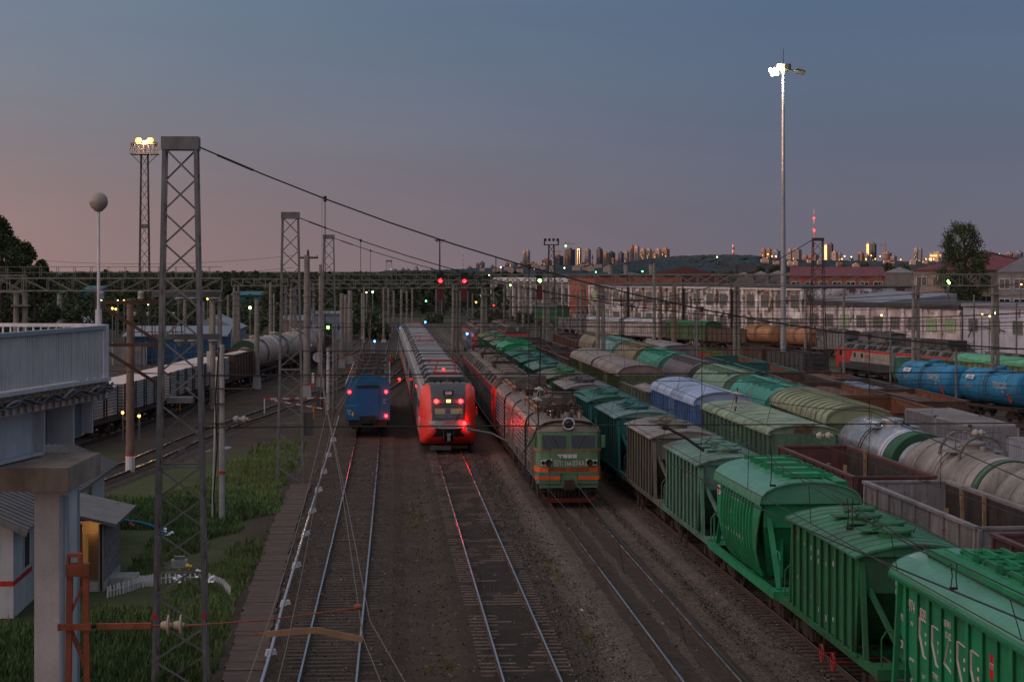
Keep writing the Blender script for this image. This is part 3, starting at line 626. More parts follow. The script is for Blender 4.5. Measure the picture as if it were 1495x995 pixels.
def boxcar(t, m, roofm, detail=1, L_=14.7, arch=.7, ribs=7, door=True, ribroof=False, low=0, sidelow=False):
    half = L_/2; hb = half - .5; top = 3.85 - low; underframe(t, half, G['rustd'], 0, False)
    O('side_wall', cm(('b_body', hb, low), lambda b: b.box(-1.50,1.50,-hb,hb,1.2,top)), m, t)
    if detail:
        ys = [(-hb+.12) + i*(2*hb-.24)/(2*ribs) for i in range(2*ribs+1)]
        ys = [y_ for y_ in ys if not (door and abs(y_) < 1.0)]
        add_ribs(t, 'rib', ('b_rib', low), lambda b: b.box(-1.60,-1.50,-.06,.06,1.2,top), ys, m, 1.6)
    if door:
        for s in (0, 1): O('door', cm(('b_door', low), lambda b: (b.box(-1.60,-1.52,-1.05,1.05,1.3,top-.15), b.box(-1.63,-1.6,-1.05,1.05,2.2,2.3), b.box(-1.66,-1.60,-2.2,2.2,1.25,1.31), b.box(-1.66,-1.60,-2.2,2.2,top-.12,top-.06))), m, t, (0,0,0), math.pi*s)
    rp = arch_profile(1.66, top, arch, 12, .8)
    def rf(b):
        b.shell(rp, -hb-.12, hb+.12, .05); b.prism(rp, -hb, -hb+.05); b.prism(rp, hb-.05, hb)
        n = 13
        for i in range(n):
            yy = -hb - .05 + (2*hb+.1) * i / (n-1)
            b.shell([(x_*1.01, z_ + (.07 if ribroof else .012)) for x_, z_ in rp], yy-.05, yy+(.12 if ribroof else -.01), .06)
    O('roof', cm(('b_roof', hb, arch, low, ribroof), rf), roofm, t)
    O('eave', cm(('b_eave', hb, low), lambda b: [b.box(s*1.60-.07, s*1.60+.07, -hb-.1, hb+.1, top-.06, top+.02) for s in (-1,1)]), roofm, t)
def arch_hopper(t, m, sidem, detail=1):
    """tall rounded covered hopper, hatches along both shoulders"""
    half = 7.0; hb = 6.1; underframe(t, half, G['rustd'], 0)
    lo = [(-1.2,1.3),(-1.50,1.9),(-1.55,3.0)]; full = lo + [(-x_, z_) for x_, z_ in reversed(lo)]
    O('hopper_body', cm('ah_body', lambda b: b.prism(full, -hb+.4, hb-.4)), sidem, t)
    rp = arch_profile(1.62, 3.0, 1.55, 16, .9)
    rf = O('roof', cm('ah_roof', lambda b: (b.shell(rp, -hb, hb, .05), b.prism(rp, -hb+.02, -hb+.08), b.prism(rp, hb-.08, hb-.02)), True), m, t)
    h = cm('ah_hatch', lambda b: (b.box(-.28,.28,-.32,.32,0,.16), b.box(-.33,.33,-.1,.1,.1,.24), b.tube((-.3,0,.2),(-.62,0,.05),.03,5)))
    for i in range(6):
        for s in (-1, 1): O('hatch', h, m, rf, (s*.62, -4.6+i*1.85, 4.38), 0 if s < 0 else math.pi)
    O('roof_walk', cm('ah_walk', lambda b: b.box(-.22,.22,-hb+.2,hb-.2,4.60,4.64)), m, rf)
    O('end_frame', cm('ah_end', lambda b: [(b.bar((s*1.3,e*hb,3.0),(s*1.3,e*(hb+.4),1.2),.1), b.box(-1.4,1.4,min(e*hb,e*(hb-.06)),max(e*hb,e*(hb-.06)),2.8,3.02)) for s in (-1,1) for e in (-1,1)]), sidem, t)
    if detail: add_ribs(t, 'rib', 'ah_rib', lambda b: b.bar((-1.53,0,1.9),(-1.58,0,3.0),.07,.07), [-5+i*1.0 for i in range(11)], sidem, 1.5)
def tank(t, m, detail=1, L_=12.0, r=1.5, bands=None, rings=0, arches=False, strap=True, framem=None):
    half = L_/2; hb = half - .7; cz = 1.3 + r
    underframe(t, half, framem or G['rustd'], detail > 1, True)
    prof = [(-hb,.1),(-hb+.03,r*.55),(-hb+.12,r*.85),(-hb+.3,r*.97),(-hb+.5,r),(hb-.5,r),(hb-.3,r*.97),(hb-.12,r*.85),(hb-.03,r*.55),(hb,.1)]
    body = O('tank_shell', cm(('tank', L_, r), lambda b: b.lathe((0,0,cz),(0,1,0),prof,40), True), m, t)
    for y0, y1, bm in (bands or []):
        O('band', cm(('tband', y0, y1, r), lambda b: b.lathe((0,0,cz),(0,1,0),[(y0,r+.002),(y0,r+.008),(y1,r+.008),(y1,r+.002)],40), True), bm, body)
    if rings: O('weld_ring', cm(('trings', L_, rings), lambda b: [b.lathe((0,0,cz),(0,1,0),[(yy-.03,r),(yy-.02,r+.02),(yy+.02,r+.02),(yy+.03,r)],40) for yy in [-hb+.6+(2*hb-1.2)*i/(rings-1) for i in range(rings)]]), m, body)
    O('dome', cm(('tdome', r), lambda b: (b.lathe((0,0,cz+r-.12),(0,0,1),[(0,.45),(.3,.45),(.3,.52),(.38,.5),(.44,.15),(.44,.02)],18), b.box(.4,1.1,-.6,.6,cz+r-.12,cz+r-.08), b.box(-1.1,-.4,-.6,.6,cz+r-.12,cz+r-.08), b.tube((0,-1.3,cz+r-.1),(0,-1.3,cz+r+.2),.12,8))), m, body)
    O('ladder', cm(('tladder', r), lambda b: [(b.path([(s*(r*math.sin(a)+.12*math.sin(a)), y_, cz+(r+.12)*math.cos(a)) for a in [0.25+.2*i for i in range(10)]], .03), ) for s in (-1,1) for y_ in (-.22,.22)] + [b.bar((s*(r+.12)*math.sin(a), -.22, cz+(r+.12)*math.cos(a)), (s*(r+.12)*math.sin(a), .22, cz+(r+.12)*math.cos(a)), .03) for s in (-1,1) for a in [.35+.2*i for i in range(9)]]), G['steeld'] if not arches else G['dirtytank'], body)
    if strap: O('strap', cm(('tstrap', L_, r), lambda b: [b.lathe((0,0,cz),(0,1,0),[(yy-.05,r),(yy-.05,r+.03),(yy+.05,r+.03),(yy+.05,r)],32) for yy in (-half+2.6, half-2.6)]), m, body)
    if arches:
        O('roof_arch', cm(('tarch', r), lambda b: [b.path([(.95*math.cos(a), yy, cz+r-.35+.95*math.sin(a)) for a in [math.pi*i/10 for i in range(11)]], .07, 8) for yy in (-1.3, 1.3)] + [b.path([(x_, -1.3, cz+r+z_), (x_, 1.3, cz+r+z_)], .035, 6) for x_, z_ in ((-.6,.35),(.6,.35),(0,.58))] + [b.path([(-.9,yy,cz+r+.05),(-.9,yy,cz+r+.7),(.9,yy,cz+r+.7),(.9,yy,cz+r+.05)],.025) for yy in (-.7,.7)]), G['steel'], body)
    return body
# ---------------------------------------------------------------- text
def text(name, s, m, parent, loc, size, rot, ext=.004, sx=1.0):
    c = bpy.data.curves.new('t', 'FONT'); c.body = s; c.size = size; c.extrude = ext; c.align_x = 'CENTER'; c.align_y = 'CENTER'; c.resolution_u = 3
    o = bpy.data.objects.new('t', c); COL.objects.link(o)
    dg = bpy.context.evaluated_depsgraph_get(); dg.update()
    me = bpy.data.meshes.new_from_object(o.evaluated_get(dg)); bpy.data.objects.remove(o); bpy.data.curves.remove(c)
    o = O(name, me, m, parent, loc); o.rotation_euler = rot; o.scale = (sx, 1, 1); return o
def side_text(name, s, m, parent, x, y, z, size, sx=1.0):      # on the -X side, read from the left of the wagon
    return text(name, s, m, parent, (x, y, z), size, (R(90), 0, R(-90)), sx=sx)
def front_text(name, s, m, parent, x, y, z, size, sx=1.0):     # on the -Y face
    return text(name, s, m, parent, (x, y, z), size, (R(90), 0, 0), sx=sx)
# ---------------------------------------------------------------- pantograph and roof gear
def panto(parent, y, z, up=.35, m=None):
    m = m or G['rustd']
    def f(b):
        b.box(-.9,.9,-.95,-.87,0,.08); b.box(-.9,.9,.87,.95,0,.08); b.box(-.9,-.82,-.95,.95,0,.08); b.box(.82,.9,-.95,.95,0,.08)
        for s in (-1,1):
            b.tube((s*.7,-.8,.1),(s*.6,.75,up*.55),.035,6); b.tube((s*.7,.8,.1),(s*.6,-.75,up*.55),.035,6)
            b.tube((s*.6,.75,up*.55),(s*.45,-.1,up),.03,6); b.tube((s*.6,-.75,up*.55),(s*.45,.1,up),.03,6)
        for yy in (-.14,.14): b.path([(-1.1,yy,up-.15),(-.8,yy,up),(.8,yy,up),(1.1,yy,up-.15)], .035, 6)
    o = O('pantograph', cm(('panto', up), f), m, parent, (0, y, z))
    for s in (-1,1):
        for e in (-1,1): O('insulator', cm('roof_insulator', lambda b: b.lathe((0,0,-.3),(0,0,1),[(0,.06),(.05,.12),(.09,.06),(.13,.12),(.17,.06),(.21,.12),(.25,.06),(.3,.05)],10)), G['insulb'], o, (s*.8, e*.9, 0))
    return o
def front_shell(halfw, top, bottom, corner, bulge, lean, lean_z, n=9, power=4):
    """rounded front surface: grid over x,z with a rounded outline; returns verts rows for a nose whose tip faces -Y"""
    rows = []
    return rows
# ---------------------------------------------------------------- green electric locomotive (two sections)
def green_section(t, front=True, d=0, y0=0.0, fe=True):
    """front at y0 facing -Y, 15.6 m long body"""
    L_ = 15.7
    gs = 1.57
    body = O('body', MB().prism([(-gs,1.15),(gs,1.15),(gs,3.55),(1.42,3.78),(-1.42,3.78),(-gs,3.55)], y0 + (.55 if front else 0), y0 + L_), G['locoside'], t)
    rp = [(-1.50,3.60),(-1.42,3.80),(-1.15,3.98),(-.7,4.08),(0,4.12),(.7,4.08),(1.15,3.98),(1.42,3.80),(1.50,3.60)]
    roof = O('roof', MB().shell(rp, y0 + (.5 if front else 0), y0 + L_, .05), mat('loco_roof_paint', (.17,.13,.115), rough=.55, var=.25, scale=1.5, dirta=.3), t)
    # corrugations run along the side
    for k in range(7):
        z = 1.75 + k * .24
        for s in (-1, 1): O('corrugation', MB().hexa([(s*gs,y0+3.2,z),(s*(gs+.035),y0+3.2,z+.02),(s*(gs+.035),y0+L_-.5,z+.02),(s*gs,y0+L_-.5,z),(s*gs,y0+3.2,z+.09),(s*(gs+.035),y0+3.2,z+.07),(s*(gs+.035),y0+L_-.5,z+.07),(s*gs,y0+L_-.5,z+.09)]), G['locoside'], body)
    for s in (-1, 1):
        for yy in (4.0, 8.6, 12.4): O('louvre', MB().box(min(s*1.575,s*1.60),max(s*1.575,s*1.60), y0+yy, y0+yy+1.1, 1.3, 1.68), G['roofdk'], body)
        O('door', MB().box(min(s*1.57,s*1.592),max(s*1.57,s*1.592), y0+2.1, y0+2.75, 1.3, 3.35), G['locoside'], body)
        O('handrail', MB().path([(s*1.66,y0+2.02,1.3),(s*1.66,y0+2.02,3.0)], .02).path([(s*1.66,y0+2.85,1.3),(s*1.66,y0+2.85,3.0)], .02), G['steel'], body)
        O('downpipe', MB().path([(s*1.2,y0+6.3,4.02),(s*1.5,y0+6.3,3.8),(s*1.62,y0+6.3,3.5),(s*1.62,y0+6.3,1.2)], .045, 6), G['black'], body)
    if front:
        # cab with chamfered corners
        pl = [(-1.57,.55),(-1.40,.12),(-1.0,.02),(1.0,.02),(1.40,.12),(1.57,.55)]
        def slab(z0, z1, ins=0.0, lean=0.0):
            b = MB(); vs = []
            for z, ex in ((z0, 0), (z1, lean)):
                vs += [(x_ * (1 - ins), y0 + y_ + ex, z) for x_, y_ in pl] + [(1.57*(1-ins), y0+1.2, z), (-1.57*(1-ins), y0+1.2, z)]
            n = 8; return b.add(vs, [(i,(i+1)%n,n+(i+1)%n,n+i) for i in range(n)] + [tuple(range(n))[::-1], tuple(range(n,2*n))])
        cab = O('cab', slab(1.55, 2.62, .002), G['locog'], t)
        O('cab_front', slab(2.62, 3.52, .004, .14), G['locog'], cab)
        O('visor', slab(2.60, 2.70, -.03), mat('visor_tan', (.42,.17,.08), rough=.6, var=.2), cab)
        O('orange_band', slab(1.62, 1.84, -.012), G['stripe'], cab)
        # dome roof over the cab
        b = MB(); vs = []; fs = []; ny, nx = 6, 11
        for j in range(ny):
            u = j / (ny-1); yy = y0 + .14 + 1.0 * u
            for i in range(nx):
                a = -1 + 2*i/(nx-1); xx = a*1.53*(1 if u > 0 else .97); h = (4.12 - .42*abs(a)**2.6 - 3.5) * (1-(1-u)**2.6)
                vs.append((xx, yy + .25*abs(a)**3*(1-u), 3.5 + h))
        for j in range(ny-1):
            for i in range(nx-1): fs.append((j*nx+i, j*nx+i+1, (j+1)*nx+i+1, (j+1)*nx+i))
        b.add(vs, fs); O('cab_roof', b.mesh('cab_roof', True), mat('loco_cab_roof', (.13,.095,.07), rough=.35, var=.25, scale=2), roof)
        O('rain_strip', slab(3.50, 3.56, -.02, 0).mesh('rain_strip'), mat('loco_trim_green', (.11,.18,.10), rough=.5, var=.15), cab, (0,.12,0))
        for s in (-1, 1):
            fr = O('window_frame', MB().box(-.64,.64,-.03,.04,-.38,.38), mat('loco_trim_green', (.11,.18,.10)), cab, (s*.70, y0+.065, 3.06)); fr.rotation_euler = (R(-8.8), 0, 0)
            O('windscreen', MB().box(-.58,.58,-.045,-.03,-.32,.32), G['glass'], fr)
            O('wiper', MB().bar((s*.1,-.06,.3),(s*-.2,-.06,-.25),.02), G['black'], fr)
            O('side_window', MB().box(min(s*1.575,s*1.588),max(s*1.575,s*1.588), y0+.75, y0+1.55, 2.75, 3.4), G['glass'], cab)
            O('mirror', MB().box(min(s*1.6,s*1.8),max(s*1.6,s*1.8), y0+.45, y0+.52, 2.75, 3.35), G['locog'], cab)
            hl = O('headlight', MB().hexa([(-.34,0,-.15),(.2,0,-.17),(.2,.08,-.17),(-.34,.08,-.11),(-.34,0,.11),(.2,0,.17),(.2,.08,.17),(-.34,.08,.11)]), G['white'], cab, (s*1.02, y0-.06, 2.08)); hl.scale = (-s, 1, 1)
            O('lens', MB().lathe((.03,-.005,0),(0,-1,0),[(0,.16),(.06,.165),(.07,.14),(.02,.05)],16), G['black'], hl); O('lens', MB().lathe((-.24,-.005,0),(0,-1,0),[(0,.09),(.05,.09),(.06,.06),(.02,.02)],12), G['black'], hl)
            x0, x1 = (s*.42, s*1.56)
            sk = O('apron', MB().hexa([(s*.42,y0+.0,1.05),(s*1.42,y0+.03,1.05),(s*1.56,y0+.5,1.05),(s*.42,y0+.5,1.05),(s*.42,y0-.04,1.60),(s*1.46,y0+.0,1.60),(s*1.60,y0+.5,1.60),(s*.42,y0+.5,1.60)]), G['locoteal'], cab)
            O('orange_band', MB().hexa([(s*.42,y0-.05,1.24),(s*1.45,y0-.01,1.24),(s*1.60,y0+.49,1.24),(s*.42,y0+.49,1.24),(s*.42,y0-.06,1.42),(s*1.46,y0-.02,1.42),(s*1.61,y0+.49,1.42),(s*.42,y0+.49,1.42)]), G['stripe'], sk)
            O('step', MB().path([(s*1.3,y0+.2,1.05),(s*1.3,y0+.2,.4),(s*.95,y0+.2,.4),(s*.95,y0+.2,1.05)], .025).bar((s*.95,y0+.2,.7),(s*1.3,y0+.2,.7),.06), G['rustd'], cab)
        O('door', MB().box(-.4,.4,y0+.06,y0+.10,1.0,1.6), G['locog'], cab)
        O('headlamp', MB().lathe((0,y0+.62,3.93),(0,-1,0),[(0,.18),(.35,.27),(.5,.30),(.54,.30),(.55,.25),(.45,.23),(.35,.1)],24), G['white'], roof)
        O('lens', MB().lathe((0,y0+.26,3.93),(0,-1,0),[(0,.235),(.1,.24),(.12,.2),(.14,.06)],24), G['glass'], roof)
        for i, (a, ww) in enumerate([(-.42,.2),(-.18,.2),(.05,.2),(.28,.2)]): O('emblem', (MB().box(-.10,.10,-.02,0,-.09,.09) if i else MB().box(-.13,.13,-.02,0,.01,.09).box(-.03,.03,-.02,0,-.1,.1)), G['ptext'], cab, (a, y0-.002, 2.38))
        front_text('number', 'ВЛ11ᴹ-074А'.replace('ᴹ','м'), G['ptext'], cab, 0, y0-.014, 2.02, .37, .72)
        O('buffer_beam', MB().box(-1.4,1.4,y0+.1,y0+.4,.85,1.08), G['locog'], t)
        O('coupler', MB().box(-.16,.16,y0-.35,y0+.2,.88,1.2).box(-.28,.24,y0-.5,y0-.3,.82,1.28), G['rustd'], t)
        O('track_guard', MB().hexa([(-1.05,y0+.1,.14),(1.05,y0+.1,.14),(1.05,y0+.4,.14),(-1.05,y0+.4,.14),(-1.25,y0+.0,.34),(1.25,y0+.0,.34),(1.25,y0+.4,.34),(-1.25,y0+.4,.34)]), mat('dull_red_guard', (.22,.045,.03), rough=.7, dirta=.5), t)
        O('guard_bar', MB().add([], []) if 0 else (lambda b: [b.bar((x_*.17,y0+.05,.34),(x_*.17,y0+.1,.86),.05) for x_ in range(-6,7)] and b)(MB()), G['black'], t)
    # running gear
    for yy in (3.1, 12.6):
        bg = O('bogie', cm('loco_bogie', lambda b: (b.box(-1.3,-1.12,-2.1,2.1,.45,.8), b.box(1.12,1.3,-2.1,2.1,.45,.8), b.box(-1.2,1.2,-.4,.4,.5,.9), [b.box(s*1.28-.12,s*1.28+.12,e*1.5-.25,e*1.5+.25,.3,.9) for s in (-1,1) for e in (-1,1)], [b.tube((s*1.3,q,.5),(s*1.3,q,1.05),.1,8) for s in (-1,1) for q in (-.8,.8)])), G['rustd'], t, (0, y0+yy, 0))
        for s in (-1, 1):
            for e in (-1, 1): O('wheel', cm('loco_wheel', lambda b: b.lathe((0,0,0),(1,0,0),[(-.07,.5),(-.07,.6),(.05,.61),(.05,.64),(.08,.64),(.08,.1)],20)), G['rustd'], bg, (s*.76, e*1.5, .61))
    for yy in (6.0, 7.2, 8.4, 9.6): O('equipment_box', cm('loco_box', lambda b: (b.box(-1.4,-.8,0,.9,.45,1.14), b.box(.8,1.4,0,.9,.45,1.14))), G['black'], t, (0, y0+yy, 0))
    # roof equipment
    if front: panto(roof, y0+3.1, 4.48, .75)
    rb = random.Random(3)
    for s in (-1, 1):
        for yy in (5.2, 8.6, 11.8):
            tr = O('busbar', MB().bar((s*1.05,y0+yy,4.36),(s*1.05,y0+yy+2.2,4.36),.16,.06).bar((s*1.05-.2,y0+yy,4.25),(s*1.05-.2,y0+yy+2.2,4.25),.05).bar((s*1.05,y0+yy+.3,4.0),(s*1.05,y0+yy+.3,4.4),.06).bar((s*1.05,y0+yy+1.8,4.0),(s*1.05,y0+yy+1.8,4.4),.06), G['orange'] if s < 0 else G['steel'], roof)
    for k in range(26):
        xx, yy = rb.uniform(-.9,.9), y0 + rb.uniform(1.4, 6.2)
        O('roof_fitting', MB().tube((xx,yy,4.0),(xx,yy,4.0+rb.uniform(.15,.5)), rb.uniform(.05,.13), 8, rb.uniform(.04,.12)), rb.choice([G['insulb'],G['steeld'],G['insul'],G['rustd']]), roof)
    for k in range(16):
        a = Vector((rb.uniform(-1,1), y0+rb.uniform(1.4,6), 4.3+rb.uniform(0,.3))); c = a + Vector((rb.uniform(-.5,.5), rb.uniform(-.9,.9), rb.uniform(-.15,.3)))
        O('roof_rod', MB().tube(a, c, .028, 5), rb.choice([G['steel'],G['rustpole'],G['steeld']]), roof)
    for xx in (-.25,):
        O('resistor_housing', MB().box(-.95,.35,y0+6.6,y0+8.0,4.05,4.75), G['roofbr'], roof); O('resistor_housing', MB().box(.1,1.1,y0+8.8,y0+10.2,4.05,4.85), G['roofbr'], roof)
    O('roof_hatch', MB().box(-.8,.8,y0+11.4,y0+14.2,4.05,4.3), G['roofdk'], roof)
def loco_place(pts, d, half=0):
    y = d
    for _ in range(3): x, h = interp(pts, y); y = (d - x * SY) / CY
    x, h = interp(pts, y); return (x, y, gz(x, y)), h
sp = {k: smoothpts(v) for k, v in dict(LEFT=T_LEFT, RED=T_RED, VL=T_VL, HOP=T_HOP, GON=T_GON, C=T_C, D=T_D, E=T_E, TK=T_TK, BG=T_BG, LO=T_LO, LG=T_LG, W=T_W, L2=T_L2, L3=T_L3).items()}
loc, h = loco_place(sp['VL'], 92.3)
t = thing('locomotive', 'green electric locomotive with orange stripes, number on its nose and cluttered roof', 'locomotive', loc, h)
green_section(t, True, y0=0)
loc2, h2 = loco_place(sp['VL'], 109.0)
t = thing('locomotive', 'dirty green rear locomotive section coupled behind the one with orange nose stripes', 'locomotive', loc2, h2)
green_section(t, False, y0=0)
# ---------------------------------------------------------------- angular grey-red freight locomotives
def angular_section(t, L_, cab_near=True, sidem=None, roofm=None, gear=True, face_left=False, upm=None, topz=3.55):
    """origin at near end, runs to +Y"""
    sidem = sidem or G['lgrey']; roofm = roofm or mat('loco_roof_brown_grey', (.17,.135,.115), rough=.6, var=.25, scale=1.5, dirta=.3)
    w_ = 1.56
    prof = [(-w_,1.0),(w_,1.0),(w_,topz),(-w_,topz)]
    y0 = 1.3 if cab_near else .1
    body = O('body', MB().prism(prof, y0, L_), sidem, t)
    O('lower_side', MB().prism([(-w_-.012,1.0),(w_+.012,1.0),(w_+.012,2.0),(-w_-.012,2.0)], y0, L_-.01), G['dkgrey'], body)
    O('red_cornice', MB().prism([(-w_-.015,topz-.28),(w_+.015,topz-.28),(w_+.015,topz),(-w_-.015,topz)], y0+.01, L_-.02), G['red'], body)
    rp = [(-w_,topz),(-1.05,topz+.62),(-.35,topz+.72),(.35,topz+.72),(1.05,topz+.62),(w_,topz)]
    roof = O('roof', MB().prism(rp + [(0, topz-.05)], y0+.3, L_-.1), roofm, t)
    # sloping filter louvres on both roof shoulders
    n = int((L_-y0-2.2) / 1.1)
    for i in range(n):
        yy = y0 + 1.2 + i*1.1
        for s in (-1, 1):
            O('louvre', cm(('ang_louvre', topz), lambda b: (b.hexa([(-1.50,0,topz+.10),(-1.14,0,topz+.54),(-1.14,.72,topz+.54),(-1.50,.72,topz+.10),(-1.56,0,topz+.14),(-1.20,0,topz+.60),(-1.20,.72,topz+.60),(-1.56,.72,topz+.14)]))),
              G['black'] if i % 3 else roofm, roof, (0, yy + (0 if s < 0 else .72), 0), 0 if s < 0 else math.pi)
        if i % 2: O('window', MB().box(-w_-.03, -w_-.013, yy, yy+.45, 2.6, 3.05), G['black'], body)
    if gear:
        O('busbar', MB().bar((.3,y0+1.5,topz+1.0),(.3,L_-1,topz+1.0),.09).bar((-.5,y0+1.5,topz+.9),(-.5,L_-1,topz+.9),.05), G['steeld'], roof)
        panto(roof, L_-3.0, topz+1.02, .5)
    for yy in ([i for i in (2.5, 5.4, 8.5, 11.2) if i < L_-4]):
        O('roof_box', MB().box(-.7,.7,y0+yy,y0+yy+1.5,topz+.7,topz+.95), roofm, roof)
    for e, yy in ((0, 3.3), (1, L_-3.3)):
        bg = O('bogie', cm('loco_bogie', lambda b: 0), G['rustd'], t, (0, yy, 0))
        for s in (-1, 1):
            for q in (-1, 1): O('wheel', CACHE['loco_wheel'], G['rustd'], bg, (s*.76, q*1.5, .61))
    O('equipment_box', MB().box(-1.35,1.35,L_*.4,L_*.6,.45,1.02), G['black'], t)
    if cab_near:
        cab = O('cab', MB().add([(-w_,.45,1.0),(w_,.45,1.0),(w_,1.3,1.0),(-w_,1.3,1.0), (-w_+.05,.05,2.3),(w_-.05,.05,2.3),(w_,1.3,2.3),(-w_,1.3,2.3), (-w_+.12,.6,topz+.02),(w_-.12,.6,topz+.02),(w_,1.3,topz+.02),(-w_,1.3,topz+.02)],
            [(3,2,1,0),(0,1,5,4),(1,2,6,5),(2,3,7,6),(3,0,4,7),(4,5,9,8),(5,6,10,9),(6,7,11,10),(7,4,8,11),(8,9,10,11)]), G['red'], t)
        O('cab_side', MB().box(-w_-.016,-w_,1.3,3.6,2.0,topz).hexa([(w_,1.3,1.75),(w_+.016,1.3,1.75),(w_+.016,4.4,1.75),(w_,4.4,1.75),(w_,1.3,topz),(w_+.016,1.3,topz),(w_+.016,5.9,topz),(w_,5.9,topz)]).hexa([(-w_-.015,3.6,2.0),(-w_,3.6,2.0),(-w_,3.9,2.0),(-w_-.015,3.9,2.0),(-w_-.015,3.6,topz),(-w_,3.6,topz),(-w_,4.9,topz),(-w_-.015,4.9,topz)]), G['red'], cab)
        O('windscreen', MB().hexa([(-1.3,.06,2.5),(1.3,.06,2.5),(1.3,.2,2.5),(-1.3,.2,2.5),(-1.2,.40,3.25),(1.2,.40,3.25),(1.2,.55,3.25),(-1.2,.55,3.25)]), G['glass'], cab)
        O('cab_brow', MB().hexa([(-w_+.1,.45,topz+.0),(w_-.1,.45,topz+.0),(w_,1.7,topz+.0),(-w_,1.7,topz+.0),(-.95,1.1,topz+.72),(.95,1.1,topz+.72),(1.05,1.7,topz+.72),(-1.05,1.7,topz+.72)]), G['roofdk'], cab)
        O('headlamp', MB().lathe((0,.78,topz+.38),(0,-1,.1),[(0,.2),(.2,.24),(.22,.2)],16), G['ltgrey'], cab)
        O('side_window', MB().box(-w_-.03,-w_-.017,1.5,2.3,2.65,3.25), G['glass'], cab); O('door', MB().box(-w_-.03,-w_-.017,2.7,3.2,1.6,3.3), G['red'], cab)
    return body, roof
for k, (d, cabn, lab) in enumerate([(126.0, True, 'angular brown roofed locomotive section directly behind the green locomotive'), (143.2, False, 'middle section of the long angular locomotive between train and green hoppers'), (158.5, False, 'rear section of the long angular brown roofed locomotive')]):
    loc, h = loco_place(sp['VL'], d); t = thing('locomotive', lab, 'locomotive', loc, h)
    angular_section(t, 15.2 if not cabn else 16.7, cabn, mat('sooty_side_grey', (.15,.12,.115), rough=.55, dirta=.3, streak=.4))
loc, h = loco_place(sp['HOP'], 233); t = thing('locomotive', 'red locomotive facing the camera at the far end of the green hopper row', 'locomotive', loc, h)
angular_section(t, 17, True, G['lgrey'])
loc, h = loco_place(sp['HOP'], 250.5); t = thing('locomotive', 'rear section behind the red locomotive at the far end of the hopper row', 'locomotive', loc, h)
angular_section(t, 16, False, G['lgrey'])
loc, h = loco_place(sp['GON'], 240); t = thing('locomotive', 'far red and grey locomotive right of the one ending the green hopper row', 'locomotive', loc, h)
angular_section(t, 17, True, G['lgrey'])
loc, h = loco_place(sp['GON'], 257.5); t = thing('locomotive', 'rear section of the far locomotive behind the dark open wagons', 'locomotive', loc, h)
angular_section(t, 17, False, G['lgrey'])
# far right red-grey locomotive: its cab is at the FAR end
for k, (d, flip, lab) in enumerate([(250, True, 'red and grey locomotive section with red cab, before the long white workshop'), (232.3, False, 'second section of the red and grey locomotive behind the teal open wagon'), (214.6, False, 'near section of the red and grey locomotive above the green arched wagon')]):
    (x, y, z), h = loco_place(sp['LO'], d); t = thing('locomotive', lab, 'locomotive', (x, y, z), h + (math.pi if 1 else 0))
    m_ = mat('beige_grey_loco', (.36,.31,.28), rough=.5, dirta=.25, streak=.25)
    body, roof = angular_section(t, 17.2, flip, m_, mat('loco_roof_grey', (.13,.125,.125), rough=.6, dirta=.3), True)
    if flip: # windows and cab detail on the side that now faces the camera
        O('side_window', MB().box(1.577,1.59,1.5,2.3,2.65,3.25), G['glass'], body); O('door', MB().box(1.577,1.60,2.7,3.2,1.6,3.3), G['red'], body)
        for yy in (6.0, 8.2): O('window', MB().box(1.56,1.60,yy,yy+.6,2.55,3.1), G['black'], body)
        O('window_frame', MB().box(1.56,1.585,5.9,6.7,2.45,3.2), m_, body)
        text('emblem', 'ржд', G['red'], body, (1.585, 10.3, 2.85), .8, (R(90), 0, R(90)))
# ---------------------------------------------------------------- red and grey commuter train
def train_outline(hw, z0, z1, r0, r1, n=6):
    """rounded rectangle outline in XZ, counter-clockwise from lower left"""
    o = []
    for cx, cz, a0, r in ((-hw+r0, z0+r0, 180, r0), (hw-r0, z0+r0, 270, r0), (hw-r1, z1-r1, 0, r1), (-hw+r1, z1-r1, 90, r1)):
        for i in range(n+1): a = R(a0 + 90*i/n); o.append((cx + r*math.cos(a), cz + r*math.sin(a)))
    return o
def nose(hw, z0, z1, r0, r1, depth, lean, leanz, rings=9, power=3.4):
    """returns verts/faces of rounded nose; tip at y=0, joins body at y=depth(+lean)"""
    o = train_outline(hw, z0, z1, r0, r1); n = len(o); cx, cz = 0, (z0+z1)/2; vs = [(0, lean*max(0, cz-leanz), cz)]; fs = []
    for k in range(1, rings+1):
        s = (k/rings)**.75
        for x, z in o:
            X, Z = cx + (x-cx)*s, cz + (z-cz)*s
            vs.append((X, depth*(s**power) + lean*max(0, Z-leanz)*(1-s**6*.0), Z))
    for i in range(n): fs.append((0, 1+i, 1+(i+1)%n))
    for k in range(rings-1):
        for i in range(n): a = 1+k*n+i; b = 1+k*n+(i+1)%n; fs.append((a, a+n, b+n, b))
    return vs, fs, n, rings
